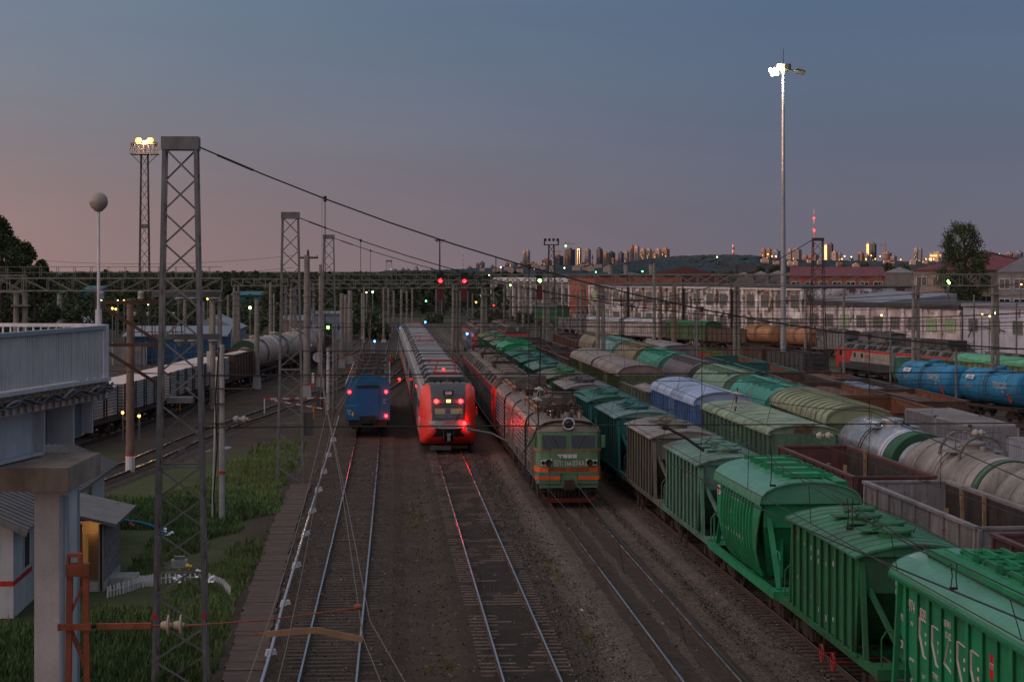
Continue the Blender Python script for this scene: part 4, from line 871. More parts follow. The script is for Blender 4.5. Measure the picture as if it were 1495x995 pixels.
def commuter_train():
    pts = sp['RED']
    cars = 5
    ms = mat('train_side_grey', (.30,.29,.31), rough=.35, var=.1, streak=.15); mr = mat('train_roof_grey', (.23,.22,.225), rough=.6, var=.2, dirta=.3)
    mdark = mat('train_front_grey', (.07,.068,.078), rough=.4, var=.08); mfg = mat('train_front_pale', (.33,.31,.33), rough=.4, var=.08)
    d = 119.5
    for c in range(cars):
        (x, y, z), h = loco_place(pts, d)
        lead = c == 0; L_ = 25.6 if not lead else 25.6
        t = thing('commuter_train', 'red nosed commuter train with tail lamps lit' if lead else 'grey carriage with dark roof boxes, %s in the red nosed commuter train' % ORD[c] , 'train', (x, y, z), h, None if lead else 'carriages of the red nosed train')
        y0 = 2.3 if lead else .15
        o = train_outline(1.74, .42, 4.12, .16, .5)
        body = O('body', MB().prism(o, y0, L_-.15).mesh('body', True), ms, t)
        O('skirt', MB().box(-1.66,1.66,y0+.2,L_-.4,.2,.44), G['black'], t)
        O('lower_stripe', MB().prism([(-1.752,.6),(1.752,.6),(1.752,.95),(-1.752,.95)], y0+.1, L_-.2), G['redg'], body)
        wi = cm('train_window', lambda b: b.box(-1.76,-1.735,-.75,.75,2.0,2.95))
        for i in range(8):
            yy = 4.2 + i*2.5
            if i in (2, 5):
                for s in (0, 1): O('door', cm('train_door', lambda b: (b.box(-1.765,-1.738,-.65,.65,.75,2.95), b.box(-1.77,-1.76,-.02,.02,.75,2.95))), mat('train_door_grey', (.2,.2,.22), rough=.4, var=.1), body, (0, yy, 0), math.pi*s)
            else:
                for s in (0, 1): O('window', wi, G['glass'], body, (0, yy, 0), math.pi*s)
        roof = O('roof', MB().prism([(-1.35,4.05),(1.35,4.05),(1.2,4.16),(-1.2,4.16)], y0+.1, L_-.3), mr, t)
        rs = random.Random(c)
        pos = [3.6, 8.6, 14.2, 19.6] if lead else [1.2, 6.4, 12.0, 17.6, 21.8]
        for i, yy in enumerate(pos):
            ll = 3.2 if (i + c) % 2 else 2.4
            bx = O('roof_box', MB().prism([(-1.45,4.08),(1.45,4.08),(1.15,4.50),(-1.15,4.50)], yy, yy+ll), mdark, roof)
            O('lid', MB().hexa([(-1.05,yy+.15,4.502),(1.05,yy+.15,4.502),(1.05,yy+ll-.15,4.502),(-1.05,yy+ll-.15,4.502),(-.95,yy+.3,4.58),(.95,yy+.3,4.58),(.95,yy+ll-.3,4.58),(-.95,yy+ll-.3,4.58)]), mr, bx)
        O('side_cover', MB().hexa([(-1.62,y0,3.95),(-1.45,y0,4.0),(-1.45,L_-.2,4.0),(-1.62,L_-.2,3.95),(-1.60,y0,4.0),(-1.45,y0,4.25),(-1.45,L_-.2,4.25),(-1.60,L_-.2,4.0)]).hexa([(1.45,y0,3.95),(1.62,y0,3.95),(1.62,L_-.2,3.95),(1.45,L_-.2,3.95),(1.45,y0,4.25),(1.60,y0,4.0),(1.60,L_-.2,4.0),(1.45,L_-.2,4.25)]), mr, roof)
        if c in (0, 2, 4):
            panto(roof, (6.9 if c == 0 else 11), 4.5, .55 if c else .9, mat('panto_red', (.4,.03,.03), rough=.5))
        if lead:
            for k in range(5): O('roof_insulator', MB().tube((-.8+.4*k,2.9,4.1),(-.8+.4*k,2.9,4.38),.07,8), G['ltgrey'] if k in (2,) else G['black'], roof)
            O('roof_rail', MB().path([(-1.2,2.7,4.25),(-.6,2.6,4.35),(.6,2.6,4.35),(1.2,2.7,4.25)], .035), G['black'], roof)
        for yy in (3.2, L_-3.0):
            bg = O('bogie', bogie_mesh(), G['black'], t, (0, yy, 0))
            for s in (-1,1):
                for e in (-1,1): O('wheel', wheel_mesh(), G['rustd'], bg, (s*.76, e*.925, .475))
        if lead:
            vs, fs, n, rg = nose(1.74, .42, 4.12, .3, .55, 1.25, .42, 2.35, 14, 4.2)
            full = list(vs)
            b0 = len(full); k = 1+(rg-1)*n
            for i in range(n): full.append((o_ := train_outline(1.74,.42,4.12,.16,.5))[i][0:1] + (2.32,) + (o_[i][1],))
            fs = list(fs) + [(k+i, b0+i, b0+(i+1)%n, k+(i+1)%n) for i in range(n)]
            me = bpy.data.meshes.new('nose'); me.from_pydata(full, [], fs); me.update()
            for mm in (G['redg'], mdark, mfg, G['black']): me.materials.append(mm)
            # finer grid so that the colour fields have clean edges
            bm = bmesh.new(); bm.from_mesh(me)
            bmesh.ops.subdivide_edges(bm, edges=bm.edges[:], cuts=2, use_grid_fill=True)
            for f in bm.faces:
                c_ = f.calc_center_median(); ax = abs(c_.x); z_ = c_.z; f.smooth = True; mi = 0
                if c_.y < 2.4:
                    if z_ > 2.05 and ax < 1.02 + .05*(z_-2.0): mi = 1
                    elif 1.50 < z_ <= 2.05 and ax < 1.05 - (2.05-z_)*.2: mi = 2
                    elif z_ <= 1.50 and z_ > .62 and ax < .62 + .22*(z_-.6): mi = 3
                f.material_index = mi
            bm.to_mesh(me); bm.free()
            ns = bpy.data.objects.new('nose', me); COL.objects.link(ns); ns.parent = t
            yf = lambda z_: .42*max(0, z_-2.35)
            def plate(nm, x0, x1, z0, z1, m, off=.03, dep=.03, par=ns):
                return O(nm, MB().hexa([(x0,yf(z0)-off,z0),(x1,yf(z0)-off,z0),(x1,yf(z0)-off+dep,z0),(x0,yf(z0)-off+dep,z0),(x0,yf(z1)-off,z1),(x1,yf(z1)-off,z1),(x1,yf(z1)-off+dep,z1),(x0,yf(z1)-off+dep,z1)]), m, par)
            ws = plate('windscreen', -.93, .93, 2.02, 3.0, G['glass'], .04)
            plate('cab_interior', -.86, .86, 2.38, 2.72, mat('lit_cab', (.05,.045,.04), rough=.6, var=.5, scale=5, emit=.06, ecol=(1,.72,.42)), .052, .01, ws)
            plate('cab_interior', -.22, .12, 2.40, 2.70, mat('dim_cab', (.05,.06,.09), rough=.5, var=.2), .06, .006, ws)
            plate('dashboard', -.86, .86, 2.12, 2.36, mat('dashboard', (.12,.14,.17), rough=.5, var=.3, scale=3), .05, .008, ws)
            for s in (-1, 1): O('wiper', MB().bar((.35,-.07,1.78),(.83 - .1*(s>0),-.10+.04,2.62),.02), G['black'], ws)
            plate('display_panel', -.98, .98, 3.03, 3.28, mdark, .035)
            plate('route_display', -.13, .13, 3.08, 3.25, mat('display_amber', (.7,.4,.05), rough=.4, var=0, emit=2.2, ecol=(1,.62,.15)), .05)
            plate('route_digit', -.04, -.01, 3.12, 3.21, G['black'], .054, .003); plate('route_digit', .02, .05, 3.12, 3.21, G['black'], .054, .003)
            vent = plate('vent', -.33, .33, 3.5, 3.82, G['black'], .04); plate('vent_glass', -.2, .2, 3.56, 3.76, G['ltgrey'], .05, .01, vent)
            for s in (-1, 1):
                O('tail_lamp', MB().lathe((s*.76, yf(3.15)-.03, 3.15),(0,-1,0),[(0,.14),(.04,.13),(.06,.08),(.06,.01)],16), G['redlamp'], ns)
                O('lamp_bezel', MB().lathe((s*.76, yf(3.15)-.02, 3.15),(0,-1,0),[(0,.16),(.025,.155),(.03,.1)],16), mat('red_bezel', (.5,.02,.02), rough=.3, var=0), ns)
            hl = O('headlight', MB().hexa([(-1.22,.02,1.78),(-.80,-.03,1.70),(-.80,.1,1.70),(-1.22,.15,1.78),(-1.28,.04,1.95),(-.84,-.03,1.86),(-.84,.1,1.86),(-1.28,.15,1.95)]), mat('headlight_glass', (.45,.55,.6), rough=.1, var=.2), ns)
            O('tail_lamp', MB().lathe((.98, 0.03, 1.80),(0,-1,0),[(0,.12),(.04,.12),(.07,.07),(.07,.01)],16), G['redlamp'], ns)
            front_text('emblem', 'ржд', G['redg'], ns, .04, -.012, 1.88, .26)
            O('bumper_lip', MB().path([(-.9,-.02,1.52),(-.5,-.06,1.49),(.5,-.06,1.49),(.9,-.02,1.52)], .03), G['ltgrey'], ns)
            O('coupler', MB().box(-.09,.09,-.28,.1,.72,1.16).box(-.13,.13,-.34,-.24,1.05,1.2), G['steel'], ns)
            O('coupler_recess', MB().box(-.34,-.3,-.03,0,.7,1.4).box(.3,.34,-.03,0,.7,1.4), G['dkgrey'], ns)
            O('hose', MB().path([(-.05,-.2,.8),(-.09,-.3,.6),(-.05,-.3,.35),(.0,-.2,.3)], .02), G['black'], ns)
            O('track_guard', MB().box(-1.15,.15,-.02,.3,.14,.40), G['dkgrey'], t); O('track_guard', MB().box(.15,1.2,.2,.3,.2,.40), G['black'], t)
            for s in (-1, 1): O('mirror', MB().box(min(s*1.78,s*1.86),max(s*1.78,s*1.86),1.6,1.75,2.2,2.7), G['redg'], t)
            O('marker_or_added_light', MB().box(-1.80,-1.755,14.0,14.5,3.2,3.3).box(-1.80,-1.755,14.8,15.2,3.2,3.3), G['redlow'], body)
            O('marker_or_added_light', MB().box(1.755,1.83,8.2,8.9,3.35,3.47), G['redlow'], body); O('roof_marker', MB().box(-.08,.08,10.0,10.2,4.6,4.7), G['redlow'], roof);  # right-hand side marker is added to account for the red glow next door
            M4 = Matrix.Translation((x, y, z)) @ Matrix.Rotation(h, 4, 'Z')
            for q, pw in (((-.76,.16,3.15), 16), ((.76,.16,3.15), 20), ((1.1,-.2,1.80), 11)):
                point(M4 @ Vector(q), (1,.03,.02), pw, .12)
            point(M4 @ Vector((2.1, 8.5, 3.4)), (1,.03,.02), 26, .12)  # added red light that reddens the neighbouring locomotive side
            point(M4 @ Vector((.0, 9.2, 5.3)), (1,.03,.02), 10, .1)
        d += 26.2
commuter_train()
# ---------------------------------------------------------------- blue ended vehicle on the left track
(x, y, z), h = loco_place(sp['LEFT'], 131.5)
t = thing('railcar', 'blue railcar end with three red lamps and a cluttered roof behind it', 'railcar', (x, y, z), h)
prof = [(-1.52,1.05),(1.52,1.05),(1.52,3.3)] + [(1.5*math.cos(a), 3.3+.95*math.sin(a)) for a in [math.pi*i/14 for i in range(1,14)]] + [(-1.52,3.3)]
body = O('end_wall', MB().prism(prof, 0, .35), G['bluel'], t)
O('side_wall', MB().prism([(-1.5,1.05),(1.5,1.05),(1.5,3.55),(-1.5,3.55)], .36, 32), mat('railcar_side', (.25,.15,.17), rough=.4, var=.15), t)
roof = O('roof', MB().prism([(-1.49,3.5),(1.49,3.5),(1.25,3.95),(-1.25,3.95)], .36, 32), G['roofbr'], t)
O('gangway_door', MB().box(-.72,.74,-.06,0,1.35,3.28), mat('gangway_blue', (.022,.09,.24), rough=.6, var=.1), body)
O('gangway_hood', MB().box(-.72,.74,-.10,0,3.28,3.44), G['black'], body)
O('sill', MB().box(-1.5,-.75,-.04,0,1.1,1.2).box(.75,1.5,-.04,0,1.1,1.2), G['bluel'], body)
O('coupler', MB().box(-.55,.55,-.3,.3,.85,1.32).box(-.15,.15,-.7,-.2,.9,1.15), G['black'], t)
O('hose', MB().path([(-.45,-.2,.95),(-.5,-.35,.7),(-.4,-.3,.55)], .04).path([(.5,-.2,.95),(.55,-.35,.7),(.45,-.3,.55)], .04), G['black'], t)
O('underframe', MB().box(-1.3,1.3,.1,31.8,.6,1.04), G['black'], t)
for q in ((-1.25,3.0), (1.25,3.0), (1.25,1.35)): O('tail_lamp', MB().lathe((q[0],-.0,q[1]),(0,-1,0),[(0,.1),(.05,.1),(.07,.06),(.07,.01)],14), G['redlamp'], body); 
point(Matrix.Translation((x, y, z)) @ Matrix.Rotation(h, 4, 'Z') @ Vector((1.25,-.45,1.3)), (1,.03,.02), 12, .1)
point(Matrix.Translation((x, y, z)) @ Matrix.Rotation(h, 4, 'Z') @ Vector((1.25,-.45,3.0)), (1,.03,.02), 5, .1)
O('stripe', MB().box(-1.45,-.8,-.012,0,2.05,2.08), mat('pale_blue_line', (.12,.35,.6), var=0), body)
O('flame_mark', MB().lathe((-1.02,-.005,1.45),(0,0,1),[(-.16,.02),(-.08,.08),(.05,.07),(.2,.01)],8), mat('yellow_mark', (.6,.33,.05), var=0), body)
front_text('lettering', '024', G['ptext'], body, -1.28, -.01, 1.7, .18); front_text('lettering', '78', G['ptext'], body, -1.28, -.01, 1.5, .18)
front_text('lettering', '084 17', G['ptext'], body, 1.2, -.01, 2.45, .11); front_text('lettering', '20.5', G['ptext'], body, 1.15, -.01, 2.25, .12)
rb = random.Random(11)
for k, yy in enumerate((1.6, 6.5, 12.5, 19, 26)):
    panto(roof, yy+1, 4.25, .5, G['steeld'])
    O('roof_box', MB().box(-1.1,1.1,yy+3.0,yy+4.4,3.95,4.35), G['roofdk'], roof)
for k in range(40):
    a = Vector((rb.uniform(-1.1,1.1), rb.uniform(.6,20), 4.0+rb.uniform(0,.3))); c = a + Vector((rb.uniform(-.7,.7), rb.uniform(-.9,.9), rb.uniform(-.1,.3)))
    O('roof_rod', MB().tube(a, c, .035, 5), rb.choice([G['steel'],G['rustpole'],G['steeld'],G['black']]), roof)
O('side_lip', MB().box(-1.53,-1.47,.4,31,3.5,3.62).box(1.47,1.53,.4,31,3.5,3.62), mat('pale_pink_lip', (.5,.38,.38), rough=.35, var=.1), roof)
for yy in (3.2, 13, 19, 28.5):
    bg = O('bogie', bogie_mesh(), G['black'], t, (0, yy, 0))
    for s in (-1,1):
        for e in (-1,1): O('wheel', wheel_mesh(), G['rustd'], bg, (s*.76, e*.925, .475))
# ---------------------------------------------------------------- freight rows
def wagon(kind, row, d, label, group, fn, name='wagon', cat='wagon', dz=0, **k):
    (x, y, z), h = loco_place(sp[row], d)
    t = thing(name, label, cat, (x, y, z + dz), h, group); fn(t, **k); return t
g1 = 'covered hopper wagons right of the green locomotive'
rfm = lambda n, c, **k: paint(n, c, rough=.5, streak=0, dirta=.5, var=.3, bump=.1, **k)
R_GR = rfm('hopper_roof_green', (.045,.17,.09), rust=.05, fine=.25); R_MI = rfm('hopper_roof_mint', (.14,.24,.195), rust=.3); R_GY = rfm('hopper_roof_grey', (.26,.23,.22), rust=.1); R_TE = rfm('hopper_roof_teal', (.05,.17,.135), rust=.05)
R_OL = rfm('hopper_roof_olive', (.2,.2,.14), rust=.2); R_BL = rfm('hopper_roof_bluegrey', (.15,.24,.24), rust=.1); R_YG = rfm('hopper_roof_yellow_green', (.2,.22,.08), rust=.1)  # last tone is a plain yellow green roof colour
R_BR = paint('smooth_green_roof', (.075,.26,.165), rough=.33, rust=0, streak=0, dirta=.15, var=.12)
hw = [  # builder, side, roof, label
 (mineral_hopper, G['bright'], R_BR, 'large bright green hopper wagon with white lettering at the bottom right corner'),
 (hopper, G['green'], R_GR, 'dark green hopper wagon with mottled roof and red handwheels, second from the front'),
 (round_hopper, G['bright'], R_BR, 'bright green hopper wagon with bulging sides and smooth arched roof'),
 (hopper, G['mint'], R_MI, 'faded mint hopper wagon with peeling roof paint'),
 (hopper, G['greyg'], R_GY, 'dull grey hopper wagon between the mint and the teal ones'),
 (hopper, G['teal'], R_BL, 'teal hopper wagon with blue grey roof just behind the dull grey hopper'),
 (hopper, G['teal'], R_TE, 'dark teal hopper wagon beside the nose of the green locomotive'),
 (hopper, G['dkgrey'], R_GY, 'dark hopper wagon with brownish grey roof beside the green locomotive'),
 (hopper, G['green'], R_OL, 'green hopper wagon with olive roof and mossy hatches'),
 (hopper, G['teal'], R_MI, 'teal hopper wagon with pale ribbed roof, tenth in the row'),
 (hopper, G['teal'], R_TE, 'teal green roofed hopper wagon, eleventh in the row'),
 (hopper, G['sea'], R_TE, 'sea green hopper wagon with seams on its roof, twelfth in the row'),
 (round_hopper, G['bright'], paint('vivid_green_roof', (.03,.3,.13), rust=0, streak=0), 'vivid green arched roof hopper wagon far down the row'),
 (hopper, G['green'], R_MI, 'pale roofed hopper wagon behind the vivid green arched one'),
 (hopper, G['green'], R_OL, 'green hopper wagon with olive roof, third from the far end'),
 (hopper, G['sea'], R_YG, 'hopper wagon with yellow green roof, last but one in the row'),
]
for k, (fn, m, rm, lab) in enumerate(hw):
    t = wagon('h', 'HOP', (41.6 if k == 0 else 42.3 + 11.78*k), lab, g1, fn, name='hopper_wagon', m=m, roofm=rm, detail=3 if k == 1 else 2 if k < 6 else 1)
    if k == 0:
        t.scale = (.93, 1, 1); mt = G['ptext']; mp = mat('pink_white_lettering', (.62,.5,.5), rough=.6, var=0)
        X = -1.555
        def st(s, yy, zz, sz, m_=mp): side_text('lettering', s, m_, t, X, yy, zz, sz, .8)
        st('974', 3.9, 3.35, .42); st('8391', 2.9, 3.3, .42); st('ТУ-07', 3.9, 2.95, .12, mt)
        st('ЦЕМЕНТ', 1.0, 3.45, .2); st('15-027', 1.0, 3.2, .22)
        st('РЖД', 4.75, 2.95, .22, mt); st('20', 4.75, 2.3, .28, mt)
        st('ГРУЗ', 2.0, 1.75, .2, mt); st('20.07.2018', 3.9, 2.1, .11, mt); st('ТРАНСТО', 1.9, 2.1, .17); st('ДАТ 1', .95, 2.0, .17, mt); st('ТАРА', -.05, 1.75, .16, mt)
        st('21.5 Т', 2.9, 1.9, .13, mt); st('70 Т', 3.9, 1.6, .16, mt)
        for yy, sh in ((2.9,0), (1.9,1), (.95,2), (0,0), (-.95,0)):      # big angular marks
            b = MB(); w_ = .06
            z0 = 2.75
            for a, c in ([((.32,.48),(-.32,.45)), ((.32,.48),(.32,.05)), ((.32,.05),(.0,-.36)), ((0,-.36),(-.34,-.4))] if sh != 2 else [((.32,-.2),(-.02,.4)), ((-.02,.4),(-.34,.4)), ((.32,-.2),(-.25,-.32)), ((-.25,-.32),(-.32,-.5))]):
                b.bar((X-.002, yy-a[0]*-1, z0+a[1]), (X-.002, yy-c[0]*-1, z0+c[1]), w_, .006)
            b.box(X-.006, X, yy-.22, yy-.1, z0+.12, z0+.2); b.box(X-.006, X, yy-.22, yy-.1, z0-.08, z0)
            O('large_mark', b, mp, t)
        pl = O('plate', MB().box(X-.02, X, 4.85, 5.25, 3.42, 3.78), mat('plate_white', (.6,.58,.6), var=0), t); O('plate_dot', MB().lathe((X-.02,5.05,3.6),(-1,0,0),[(0,.09),(.006,.08)],14), mat('plate_red', (.5,.02,.03), var=0), pl)
        side_text('lettering', 'НК    З', mat('plate_blue', (.04,.05,.3), var=0), pl, X-.022, 5.05, 3.6, .14, .9)
        pl = O('plate', MB().box(X-.02, X, -2.2, -1.9, 2.9, 3.4), mat('plate_red', (.5,.02,.03), var=0), t); side_text('lettering', 'ГП', mat('plate_white', (.6,.58,.6), var=0), pl, X-.025, -2.05, 3.15, .18)
    elif k == 1:
        for yy, zz, s, sz in ((3.02,3.4,'С',.2),(2.15,3.3,'56 7',.16),(1.3,3.3,'543',.22),(1.3,3.02,'8190',.16),(.43,3.3,'5392',.2),(.43,3.05,'1841',.2),(-.43,3.1,'120',.16),(-1.3,3.25,'ЦЕМ',.18),(2.15,2.0,'20',.14),(1.3,1.9,'Т 22',.16),(.43,1.7,'67',.2),(-.43,1.6,'ДР',.2),(-1.3,1.7,'КР 24',.16),(3.0,2.2,'РЖД',.14)): side_text('lettering', s, G['ptext'], t, -1.515, yy, zz, sz, .8)
    elif k == 2:
        for i in range(8):
            for zz in (3.45, 2.95, 2.3): side_text('lettering', rnd.choice(['ТИС','530','8 14','НПК','ГР','70Т','21.4','ЗЕРНО']), mat('pink_white_lettering', (.62,.5,.5)), t, -1.66 if zz < 3.2 else -1.62, 2.25-.5*i, zz, .15, .7)
        pl = O('plate', MB().box(-1.66, -1.62, 2.9, 3.3, 3.3, 3.62), mat('plate_white', (.6,.58,.6)), t); O('plate_dot', MB().box(-1.67,-1.66,3.0,3.2,3.34,3.58), mat('plate_red', (.5,.02,.03)), pl)
    elif k == 3:
        for yy, zz, s in ((3.0,3.3,'РЖД'),(2.15,3.2,'5961'),(1.3,3.2,'203'),(.43,2.4,'ЦЕМ'),(-.43,2.0,'68Т')): side_text('lettering', s, G['ptext'], t, -1.515, yy, zz, .16, .8)
# second row
G2 = 'wagons in the second freight row'
dkin = mat('gondola_inside', (.05,.038,.035), rough=.85, var=.4, scale=1.5)
def place_list(row, items, group):
    for d, fn, lab, k in items:
        nm = k.pop('name', 'wagon'); wagon('x', row, d, lab, group, fn, name=nm, **k)
blind = paint('blind_green', (.09,.17,.115))
place_list('GON', [
 (50.8, gondola, 'maroon open wagon at the right edge in front of the grey open wagon', dict(name='open_wagon', m=G['maroon'], inner=dkin, stakes=2)),
 (65.1, gondola, 'pale grey open wagon with bare timber stakes standing inside', dict(name='open_wagon', m=paint('grey_gondola_paint', (.27,.24,.25), rust=.12, streak=.5), inner=dkin, stakes=5)),
 (79.4, gondola, 'maroon open wagon between the grey open wagon and the long green boxcar', dict(name='open_wagon', m=G['maroon'], inner=dkin, stakes=3)),
 (96.0, boxcar, 'long green boxcar with rust patches on its faded roof', dict(name='boxcar', m=blind, roofm=rfm('faded_green_roof', (.22,.30,.20), rust=.42), L_=17.8, arch=.42, ribs=8, door=False)),
 (114.3, boxcar, 'bright blue boxcar with pale blue arched roof', dict(name='boxcar', m=G['blue'], roofm=rfm('pale_blue_roof', (.30,.38,.55), rust=0), L_=16.2, arch=.72, ribs=9)),
 (129.8, gondola, 'low grey green wagon with covered top behind the blue boxcar', dict(name='open_wagon', m=G['greyg'], inner=R_GY, L_=13.0, load=R_GY)),
 (144.0, boxcar, 'olive green boxcar with brownish arched roof, nearer of the two', dict(name='boxcar', m=paint('olive_boxcar', (.085,.11,.045), rust=.2), roofm=rfm('brown_arched_roof', (.24,.19,.175), rust=.1), L_=15.6, arch=.75, ribs=9)),
 (159.8, boxcar, 'olive green boxcar with brownish arched roof, farther of the two', dict(name='boxcar', m=paint('olive_boxcar', (.085,.11,.045)), roofm=rfm('brown_arched_roof2', (.25,.21,.19), rust=.1), L_=15.6, arch=.75, ribs=9)),
 (175.5, gondola, 'maroon ribbed open wagon beside the far teal hopper roofs', dict(name='open_wagon', m=G['maroon'], inner=dkin)),
 (189.8, gondola, 'maroon open wagon with dark coal load, second of the far ones', dict(name='open_wagon', m=G['maroon'], inner=dkin, load=G['black'])),
 (204.1, gondola, 'dark open wagon with a green end behind the maroon ones', dict(name='open_wagon', m=G['brown'], inner=dkin, load=G['black'])),
 (218.4, gondola, 'farthest dark open wagon in front of the distant red locomotive', dict(name='open_wagon', m=G['dkgrey'], inner=dkin, load=G['black'])),
], G2)
G3 = 'wagons in the third freight row'
place_list('C', [
 (63.6, tank, 'weathered tank wagon cut by the right edge behind the grey open wagon', dict(name='tank_wagon', m=G['dirtytank'], rings=9, detail=2)),
 (75.6, tank, 'dirty beige tank wagon with curved steel arches over its hatch', dict(name='tank_wagon', m=G['dirtytank'], rings=9, arches=True, detail=2, bands=[(-5.0,-4.3,G['bandgreen']),(-4.3,-3.2,mat('cream_band', (.36,.3,.29), rough=.45, var=.2, dirta=.3))])),
 (87.6, tank, 'shiny silver tank wagon with white and dark green bands', dict(name='tank_wagon', m=G['silver'], detail=2, bands=[(-5.2,-3.7,G['bandgreen']),(-3.7,-2.9,mat('lilac_band', (.5,.48,.6), rough=.4, var=.1))])),
 (101.0, boxcar, 'green boxcar with deeply ribbed yellowish arched roof', dict(name='boxcar', m=paint('ribbed_green_box', (.1,.14,.085)), roofm=paint('ribbed_roof_paint', (.24,.27,.17), rust=0, streak=0, dirta=.35), L_=15.2, arch=.85, ribs=9, ribroof=True)),
 (116.8, arch_hopper, 'teal rounded hopper wagon behind the ribbed boxcar', dict(name='hopper_wagon', m=paint('teal_shell', (.05,.27,.21), rust=0, streak=.2), sidem=G['teal'])),
 (131.8, arch_hopper, 'pale green rounded hopper wagon with beige lower side', dict(name='hopper_wagon', m=paint('pale_green_shell', (.16,.27,.18), rust=0, streak=.2), sidem=paint('beige_side', (.42,.34,.27)))),
 (146.5, arch_hopper, 'dark grey rounded hopper wagon behind the pale green one', dict(name='hopper_wagon', m=paint('dark_shell', (.13,.11,.12), rust=0), sidem=G['dkgrey'])),
 (161.2, arch_hopper, 'vivid teal rounded hopper wagon with hatches', dict(name='hopper_wagon', m=paint('vivid_teal_shell', (.04,.27,.19), rust=0), sidem=G['olive'])),
 (176, arch_hopper, 'olive brown rounded hopper wagon beside the brown roofed boxcars', dict(name='hopper_wagon', m=paint('olive_shell', (.21,.175,.10), rust=0), sidem=G['green'])),
 (190.8, arch_hopper, 'pale turquoise rounded hopper wagon farther down the row', dict(name='hopper_wagon', m=paint('turquoise_shell', (.17,.32,.30), rust=0), sidem=G['teal'])),
 (205.5, arch_hopper, 'farthest olive rounded hopper wagon in its row', dict(name='hopper_wagon', m=paint('olive_shell2', (.19,.16,.10), rust=0), sidem=G['olive'])),
 (220, gondola, 'dark open wagon beyond the rounded hoppers', dict(name='open_wagon', m=G['brown'], inner=dkin, load=G['black'])),
 (234.3, gondola, 'second dark open wagon beyond the rounded hoppers', dict(name='open_wagon', m=G['maroon'], inner=dkin, load=G['black'])),
], G3)
# containers on a flat wagon
def container_flat(t, m, n=2, tops=None):
    underframe(t, 7.3, G['rustd'], 0)
    return
def containers(row, d, n, length, labs, m, h=2.5):
    (x, y, z), hh = loco_place(sp[row], d)
    t = thing('flat_wagon', 'flat wagon under the %s containers' % labs[0].split()[1], 'wagon', (x, y, z), hh); underframe(t, n*length/2 + .6, G['rustd'], 0, False)
    O('deck', MB().box(-1.4,1.4,-n*length/2,n*length/2,1.24,1.34), G['rustd'], t)
    M4 = Matrix.Translation((x, y, z)) @ Matrix.Rotation(hh, 4, 'Z')
    for k in range(n):
        p = M4 @ Vector((0, (k-(n-1)/2)*length, 1.345)); c = thing('container', labs[k], 'container', p, hh, 'grey containers on the flat wagon')
        hl = length/2 - .08
        b = O('container_box', MB().box(-1.18,1.18,-hl,hl,.05,h-.03), m, c)
        nn = int(hl*2/.28)
        O('corrugation', MB().add([],[]) if 0 else (lambda q: [q.box(s*1.195-.015, s*1.195+.015, -hl+.2+i*.28, -hl+.34+i*.28, .15, h-.15) for i in range(nn-1) for s in (-1,1)] and q)(MB()), m, b, kind='stuff')
        O('roof_panel', (lambda q: [q.box(-1.1,1.1,-hl+.2+i*.56,-hl+.5+i*.56,h-.03,h+.0) for i in range(int(nn/2))] and q)(MB()), R_GY, b)
        O('frame', (lambda q: ([q.box(s*1.19-.04,s*1.19+.04,e*hl-.06,e*hl+.06,0,h) for s in (-1,1) for e in (-1,1)], [q.box(s*1.19-.035,s*1.19+.035,-hl,hl,zz,zz+.1) for s in (-1,1) for zz in (0,h-.1)]) and q)(MB()), G['ltgrey'], c)
        for s in (-1, 1):
            for e in (-1, 1): O('corner_casting', cm('corner_casting', lambda q: q.box(-.08,.08,-.08,.08,-.03,.1)), G['brown'], c, (s*1.17, e*hl, h-.05))
containers('D', 98.5, 2, 6.1, ['farthest grey container on the flat wagon beside the silver tank', 'nearest grey container on the flat wagon beside the silver tank'][::-1], mat('container_grey', (.27,.25,.28), rough=.55, var=.15, streak=.4, dirta=.2))
containers('D', 80.5, 2, 6.1, ['pale bluish container by the right edge above the tank arches', 'pale bluish container just behind the one by the right edge'], mat('container_pale', (.36,.36,.42), rough=.55, var=.15, streak=.3, dirta=.2))
G4 = 'rusty open wagons in the fourth row'
rin = mat('rusty_inside', (.2,.07,.04), rough=.9, var=.4, scale=1.2, dirta=.4)
boards = mat('brown_boards', (.13,.075,.06), rough=.85, var=.3, scale=2)
place_list('D', [
 (112.5, gondola, 'rusty open wagon behind the grey containers', dict(name='open_wagon', m=G['rustin'], inner=rin)),
 (127, gondola, 'brown open wagon heaped with weathered boards', dict(name='open_wagon', m=G['brown'], inner=rin, load=boards)),
 (141.5, gondola, 'brown open wagon with dark inside near the tall lamp mast', dict(name='open_wagon', m=G['brown'], inner=dkin)),
 (156, gondola, 'rust red open wagon with teal top rail', dict(name='open_wagon', m=G['teal'], inner=rin)),
 (170.5, gondola, 'farther rust red open wagon with teal side', dict(name='open_wagon', m=G['teal'], inner=rin)),
], G4)
place_list('E', [
 (128, gondola, 'open wagon carrying a flat stack of brown planks', dict(name='open_wagon', m=G['brown'], inner=rin, load=boards)),
 (142.5, gondola, 'open wagon heaped with blue grey scrap', dict(name='open_wagon', m=G['dkgrey'], inner=dkin, load=mat('blue_scrap', (.16,.18,.24), rough=.7, var=.5, scale=4, bump=.8))),
 (157, gondola, 'low reddish open wagon behind the dark lattice tower', dict(name='open_wagon', m=G['maroon'], inner=rin, load=boards)),
], 'open wagons in the fifth row')
